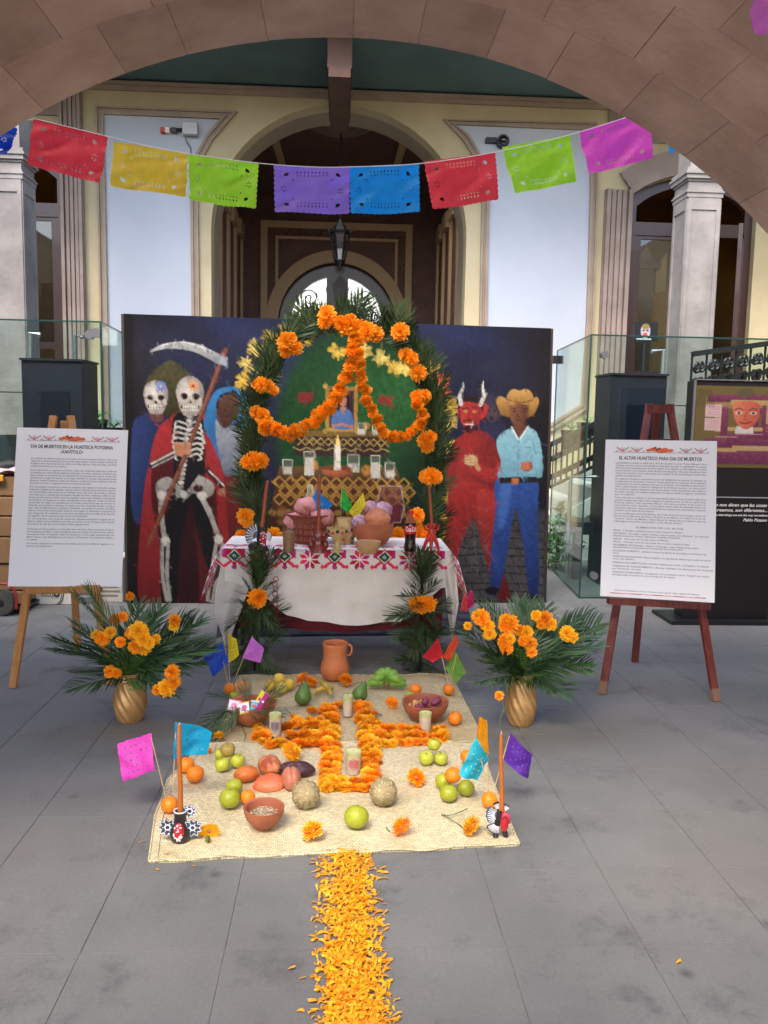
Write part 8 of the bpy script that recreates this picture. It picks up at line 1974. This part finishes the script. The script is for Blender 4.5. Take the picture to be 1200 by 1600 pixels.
# steel handrails behind the glass
def handrail(pts, label):
    mb = MB(); mb.tube(pts, .022, 8); tag(build(mb, 'steel_handrail', M_steel, smooth=40), label, 'handrail')
Yh = 7.9
for pxs, lb in (([(46, 600), (47, 520), (63, 523)], 'short steel handrail behind the left plinth, nearer the column'), ([(117, 600), (116, 524), (130, 527)], 'short steel handrail at the right side of the left plinth'), ([(1034, 600), (1037, 547), (1018, 549)], 'short steel handrail above the right plinth')):
    handrail([Vector((X_(pxs[0][0], pxs[0][1], Yh), Yh, 0))]+[PY(a, b, Yh) for a, b in pxs], lb)
handrail([Vector((X_(892, 745, 7.7), 7.7, 0)), PY(892, 745, 7.7), PY(975, 744, 7.7)], 'steel handrail frame behind the right glass screen')

# ================================================================ stairs with iron balustrades and plants, seen through the glass
def balustrade(a, b, hgt, label, n=9, Y=None):
    a = Vector(a); b = Vector(b); t = thing('iron_balustrade', a, label, 'balustrade'); up = Vector((0, 0, hgt))
    mb = MB(); mb.obox(a+up, b+up, .07, .05); build(mb, 'top_rail', M_iron, t); mb = MB(); mb.obox(a+Vector((0, 0, .06)), b+Vector((0, 0, .06)), .04, .03); build(mb, 'bottom_rail', M_iron, t)
    for k in range(n+1):
        p = a.lerp(b, k/n); mb = MB(); mb.tube([p+Vector((0, 0, .06)), p+up], .012, 5); build(mb, 'baluster', M_iron, t)
    d = (b-a)/n
    for k in range(n):
        p = a+d*(k+.5); mb = MB(); L = d.length*.36; e = d.normalized()
        for sg, zc_ in ((1, .30), (-1, .70)):
            for s2 in (-1, 1):
                pts = []; L = d.length*.42
                for q in range(15):
                    r_ = L*(.95-.75*q/14); aa = s2*q*.62; pts.append(p+e*(s2*L*.35+r_*math.cos(aa)*s2*.6)+Vector((0, 0, hgt*zc_+sg*r_*math.sin(abs(aa))*1.05)))
                mb.tube(pts, .017, 5)
        build(mb, 'iron_scroll', M_iron, t)
    return t
# stair flight rising to the right behind the right glass, mirrored on the left
M_step = mat('pale stair stone', rgb(176, 178, 176), .7, rgb(156, 158, 158), 2, bump=.1)
def stair(sg, label):
    t = thing('stone_stair', (sg*2.4, 9.2, 0), label, 'stair'); x0 = .04+sg*1.55; n = 8
    for k in range(n):
        xa2 = x0+sg*k*.29; xb2 = x0+sg*2.35; mb = MB(); mb.box((min(xa2, xb2), 8.85, k*FLZ/n), (max(xa2, xb2), 10.6, (k+1)*FLZ/n-.002)); build(mb, 'step', M_step, t)
    mb = MB(); pl = [(x0-sg*.05, 0), (x0+sg*2.35, FLZ+.12), (x0+sg*2.35, FLZ-.1), (x0+sg*.2, 0)]; mb.extrude(pl, 8.78, 8.845); build(mb, 'stringer', M_step, t)
stair(1, 'stone stair rising to the right behind the right glass screen'); stair(-1, 'stone stair rising to the left behind the mural and left glass')
balustrade(PY(858, 770, 8.7), PY(1000, 700, 8.7)-Vector((0, 0, .02)), .52, 'black iron scroll balustrade sloping down behind the right glass screen', 16)
balustrade(PY(206, 800, 8.7), PY(128, 722, 8.7), .5, 'black iron scroll balustrade sloping behind the left glass screen', 6)
balustrade(PY(1078, 622, 7.9), PY(1260, 596, 7.9), .42, 'black iron scroll balustrade on the podium at the right edge', 8)
def bush(cx, cy, cz, rx, ry, rz, n, label, m, size=.05, name='green_plant'):
    t = thing(name, (cx, cy, max(0, cz-rz)), label, 'plant'); mb = MB(); rs = random.Random(int(cx*100))
    for k in range(n):
        d = Vector((rs.gauss(0, 1), rs.gauss(0, 1), rs.gauss(0, 1))).normalized()*rs.random()**.4; p = Vector((cx+d.x*rx, cy+d.y*ry, cz+d.z*rz)); a = Vector((rs.uniform(-1, 1), rs.uniform(-1, 1), rs.uniform(-.4, .8))).normalized(); b = a.cross(Vector((rs.uniform(-1, 1), .3, 1))).normalized(); s_ = size*rs.uniform(.6, 1.3)
        mb.add([p, p+a*s_+b*s_*.4, p+a*s_*2, p+a*s_-b*s_*.4], [(0, 1, 2, 3)])
    build(mb, 'foliage', m, t); mb = MB(); mb.tube([(cx, cy, 0), (cx, cy, cz)], .02, 6); build(mb, 'stem', M_stemb, t)
M_leaf = mat('house plant leaf', rgb(60, 110, 56), .5, rgb(90, 140, 76), island=True)
bc_ = PY(872, 845, 8.3); bush(bc_.x, 8.3, bc_.z, .22, .25, .38, 420, 'leafy green plant on the floor behind the right glass', M_leaf)
def grassy(px, py, Y, label, seed, L=.45, n=34):
    p = PY(px, py, Y); t = thing('arching_plant', p, label, 'plant'); mb = MB(); rs = random.Random(seed)
    for k in range(n):
        a = rs.uniform(0, 6.28); l = L*rs.uniform(.5, 1.1); e = Vector((math.cos(a), math.sin(a)*.6, 0)); w = e.cross(Vector((0, 0, 1)))*.009; vs = []
        for q in range(6): s_ = q/5; c = p+e*l*s_+Vector((0, 0, l*(.9*s_-1.0*s_*s_))); vs += [c-w*(1-s_*.9), c+w*(1-s_*.9)]
        mb.add(vs, [(2*q, 2*q+1, 2*q+3, 2*q+2) for q in range(5)])
    build(mb, 'leaves', M_leaf, t); mb = MB(); mb.lathe([(.08, -.22), (.12, 0), (.10, 0), (.001, -.03)], 14, p); build(mb, 'pot', M_iron, t, smooth=50)
grassy(893, 672, 8.9, 'arching green plant above the right stair rail', 4); grassy(918, 660, 8.95, 'smaller arching plant farther up the right stair', 9, .3, 22)
grassy(150, 655, 8.5, 'arching green plant behind the left glass screen', 6, .42); grassy(178, 668, 8.45, 'pale arching plant beside the mural edge on the left', 8, .36)
bc_ = PY(196, 885, 7.4); grassy(196, 885, 7.4, 'green plant low behind the left text board edge', 12, .4)
# dark bench behind the right glass
bt = PY(925, 822, 7.9); t = thing('dark_bench', (bt.x, 7.9, 0), 'dark grey bench with square legs behind the right glass', 'bench')
mb = MB(); mb.box((X_(887, 822, 7.9), 7.7, bt.z-.06), (X_(960, 822, 7.9)+.3, 8.1, bt.z+.06)); build(mb, 'seat', M_navy, t)
for x in (X_(890, 822, 7.9), X_(960, 822, 7.9)+.2): mb = MB(); mb.box((x, 7.72, 0), (x+.08, 7.8, bt.z-.061)); build(mb, 'leg', M_navy, t)

# ================================================================ boxes and trolley at the left edge
M_card = mat('brown cardboard', rgb(150, 116, 82), .8, rgb(134, 102, 70), 4, rand=.08); M_tape = mat('packing tape', rgb(176, 146, 104), .3)
Yk = 6.25; xk = X_(36, 850, Yk)
rows = [(762, 808), (808, 850), (850, 888), (888, 925), (925, 978)]
rows = [(745, 775), (777, 806), (808, 838), (840, 880), (882, 922), (924, 968)]
for i, (ya_, yb_) in enumerate(rows):
    z1k, z0k = Z_(20, ya_, Yk), max(.06, Z_(20, yb_, Yk)); t = thing('cardboard_box', (xk-.32, Yk+.2, z0k), 'brown cardboard box, number %s from the top of the stack at the left edge' % ['one', 'two', 'three', 'four', 'five', 'six'][i], 'box', 'cardboard boxes stacked at the left edge')
    e = U(-.015, .015); mb = MB(); mb.box((xk-.62, Yk+e, z0k), (xk+e, Yk+.4+e, z1k), bev=.006); build(mb, 'carton', M_card, t); mb = MB(); mb.box((xk-.34, Yk+e-.002, z0k+.02), (xk-.28, Yk+e+.01, z1k+.0015)); build(mb, 'tape', M_tape, t)
mb = MB(); mb.sheet(lambda u, v: (xk-.6+.62*u, Yk-.02+.4*v, Z_(20, 742, Yk)+.02+.015*math.sin(u*17+v*9)+.01*math.sin(v*23)), 30, 16); tag(build(mb, 'pink_bag', mat('pink plastic bag', rgb(222, 140, 150), .35, rgb(236, 190, 190), 9), smooth=True), 'crumpled pink plastic bag on top of the box stack', 'bag')
mb = MB(); mb.box((xk-.5, Yk-.03, Z_(20, 752, Yk)), (xk-.12, Yk-.01, Z_(20, 742, Yk)), bev=.004); tag(build(mb, 'yellow_strap', mat('yellow strap', rgb(226, 160, 40), .6)), 'yellow strap edge under the pink bag on the boxes', 'strap')
tr = thing('hand_truck', (xk-.15, Yk-.1, 0), 'red hand truck with a grey wheel at the left edge', 'hand truck')
wp = G(14, 980); rw = M_(22, wp); M_rubber = mat('dusty rubber', rgb(84, 82, 80), .8, rgb(60, 58, 58), 8)
whc = Vector((X_(4, 950, Yk-.12), Yk-.12, rw)); mb = MB(); mb.lathe([(rw*.5, -.035), (rw*.92, -.035), (rw, -.02), (rw, .02), (rw*.92, .035), (rw*.5, .035)], 28); mb.v = [(v[0]+whc.x, v[2]+whc.y, v[1]+whc.z) for v in mb.v]; wh = build(mb, 'wheel', M_rubber, tr, smooth=50)
mb = MB(); mb.lathe([(rw*.1, -.04), (rw*.5, -.03), (rw*.5, .03), (rw*.1, .04)], 20); mb.v = [(v[0]+whc.x, v[2]+whc.y, v[1]+whc.z) for v in mb.v]; build(mb, 'hub', M_metal, tr, smooth=50)
M_redm = mat('red painted steel', rgb(160, 36, 32), .4)
mb = MB(); mb.tube(curve_pts([whc+Vector((-.05, -.05, rw*.6)), whc+Vector((-.02, -.05, rw*1.45)), whc+Vector((.08, -.05, rw*1.4)), whc+Vector((.12, -.05, rw*.6)), whc+Vector((.12, -.05, -rw*.4))], 5), .010, 6); build(mb, 'mudguard', M_redm, tr, smooth=True)
mb = MB(); mb.tube([whc+Vector((-.04, -.02, 0)), whc+Vector((-.04, -.02, .75))], .014, 8); build(mb, 'upright', M_redm, tr, smooth=True)
mb = MB(); mb.box((xk-.6, Yk-.08, .03), (xk+.02, Yk+.42, .045)); build(mb, 'toe_plate', M_metal, tr)
# white carton with the round mark, grey cartons beside it
Yc = 6.5; cA, cB = X_(48, 930, Yc), X_(112, 930, Yc); t = thing('printed_carton', ((cA+cB)/2, Yc+.2, 0), 'white carton with a round mark behind the left easel legs', 'box')
mb = MB(); mb.box((cA, Yc, 0), (cB, Yc+.35, Z_(80, 900, Yc)), bev=.005); build(mb, 'carton', mat('white carton', rgb(206, 204, 200), .7), t)
cc = PY(75, 928, Yc-.004); mb = MB(); rr = M_(21, cc); mb.tube([cc+Vector((rr*math.cos(q*math.pi/20), 0, rr*math.sin(q*math.pi/20))) for q in range(41)], .003, 5, caps=False); mb.tube([cc+Vector((rr*1.14*math.cos(-1+q*math.pi/20), 0, rr*1.14*math.sin(-1+q*math.pi/20))) for q in range(22)], .003, 5); build(mb, 'round_mark', M_iron, t)
RXZ = Matrix.Rotation(math.pi, 4, 'Y') @ Matrix.Rotation(math.pi/2, 4, 'X')
text('TOTAL', .05, M_iron, cc+Vector((-.01, 0, .012)), t, name='carton_lettering', rot=RXZ, width=rr*1.0); mb = MB(); mb.tube([cc+Vector((rr*.62+.018*math.cos(q*math.pi/8), 0, .018*math.sin(q*math.pi/8))) for q in range(17)], .007, 5, caps=False); build(mb, 'round_logo', M_iron, t)
for (pa, pb, pt_, yy_, lb, col) in ((114, 152, 905, 6.55, 'dark grey printed carton beside the white one', (96, 98, 102)), (150, 192, 872, 6.6, 'pale grey carton beside the mural edge', (176, 170, 164)), (18, 46, 908, 6.7, 'grey striped carton between the brown stack and the white carton', (140, 142, 146))):
    t = thing('carton', (X_((pa+pb)/2, 930, yy_), yy_+.15, 0), lb, 'box'); mb = MB(); mb.box((X_(pa, 930, yy_), yy_, 0), (X_(pb, 930, yy_), yy_+.3, Z_(pa, pt_, yy_)), bev=.005); build(mb, 'box_body', mat('carton %d' % pa, rgb(*col), .7), t)
    mb = MB()
    for k in range(5): mb.box((X_(pa+6, 930, yy_), yy_-.003, .05+.035*k), (X_(pb-8+(k % 2)*4, 930, yy_), yy_-.0005, .062+.035*k))
    build(mb, 'printed_lines', mat('carton print %d' % pa, rgb(*[min(255, c+60) if c < 120 else c-60 for c in col]), .7), t)

# ================================================================ small fittings on the facade
jb = thing('junction_box', PY(298, 213, YF), 'grey metal junction box with coloured sockets on the left wall panel', 'junction box')
a_, b_ = PY(287, 195, YF), PY(311, 215, YF); mb = MB(); mb.box((a_.x, YF-.12, b_.z), (b_.x, YF-.03, a_.z), bev=.006); build(mb, 'case', mat('galvanised grey', rgb(166, 168, 170), .45, metal=.3), jb)
a_ = PY(287, 205, YF); mb = MB(); mb.tube([(a_.x, YF-.05, a_.z), (X_(268, 205, YF), YF-.05, Z_(268, 205, YF))], .022, 8); build(mb, 'conduit', M_iron, jb)
for k, (px, col) in enumerate(((255, (176, 60, 40)), (262, (220, 214, 200)), (272, (60, 60, 60)))): mb = MB(); q = PY(px, 204, YF-.05); mb.box((q.x-.03, YF-.09, q.z-.03), (q.x+.03, YF-.013, q.z+.03), bev=.004); build(mb, 'socket', mat('socket %d' % k, rgb(*col), .5), jb)
mb = MB(); mb.tube(curve_pts([PY(290, 216, YF-.04), PY(294, 226, YF-.03), PY(298, 232, YF-.02), PY(298, 262, YF-.02)], 4), .008, 5); build(mb, 'cable', M_steel, jb)
cm = thing('security_camera', PY(783, 226, YF), 'small dome security camera on the right wall panel', 'camera')
q = PY(784, 224, YF); mb = MB(); mb.ball((q.x, YF-.11, q.z), .065, 18, 12); build(mb, 'dome', mat('glossy black dome', rgb(24, 24, 28), .1, coat=.8), cm, smooth=True)
mb = MB(); mb.tube([(q.x, YF-.11, q.z), (q.x, YF-.012, q.z)], .08, 16); mb.box((q.x-.22, YF-.08, q.z-.015), (q.x-.08, YF-.013, q.z+.045)); build(mb, 'mount', M_metal, cm, smooth=40)
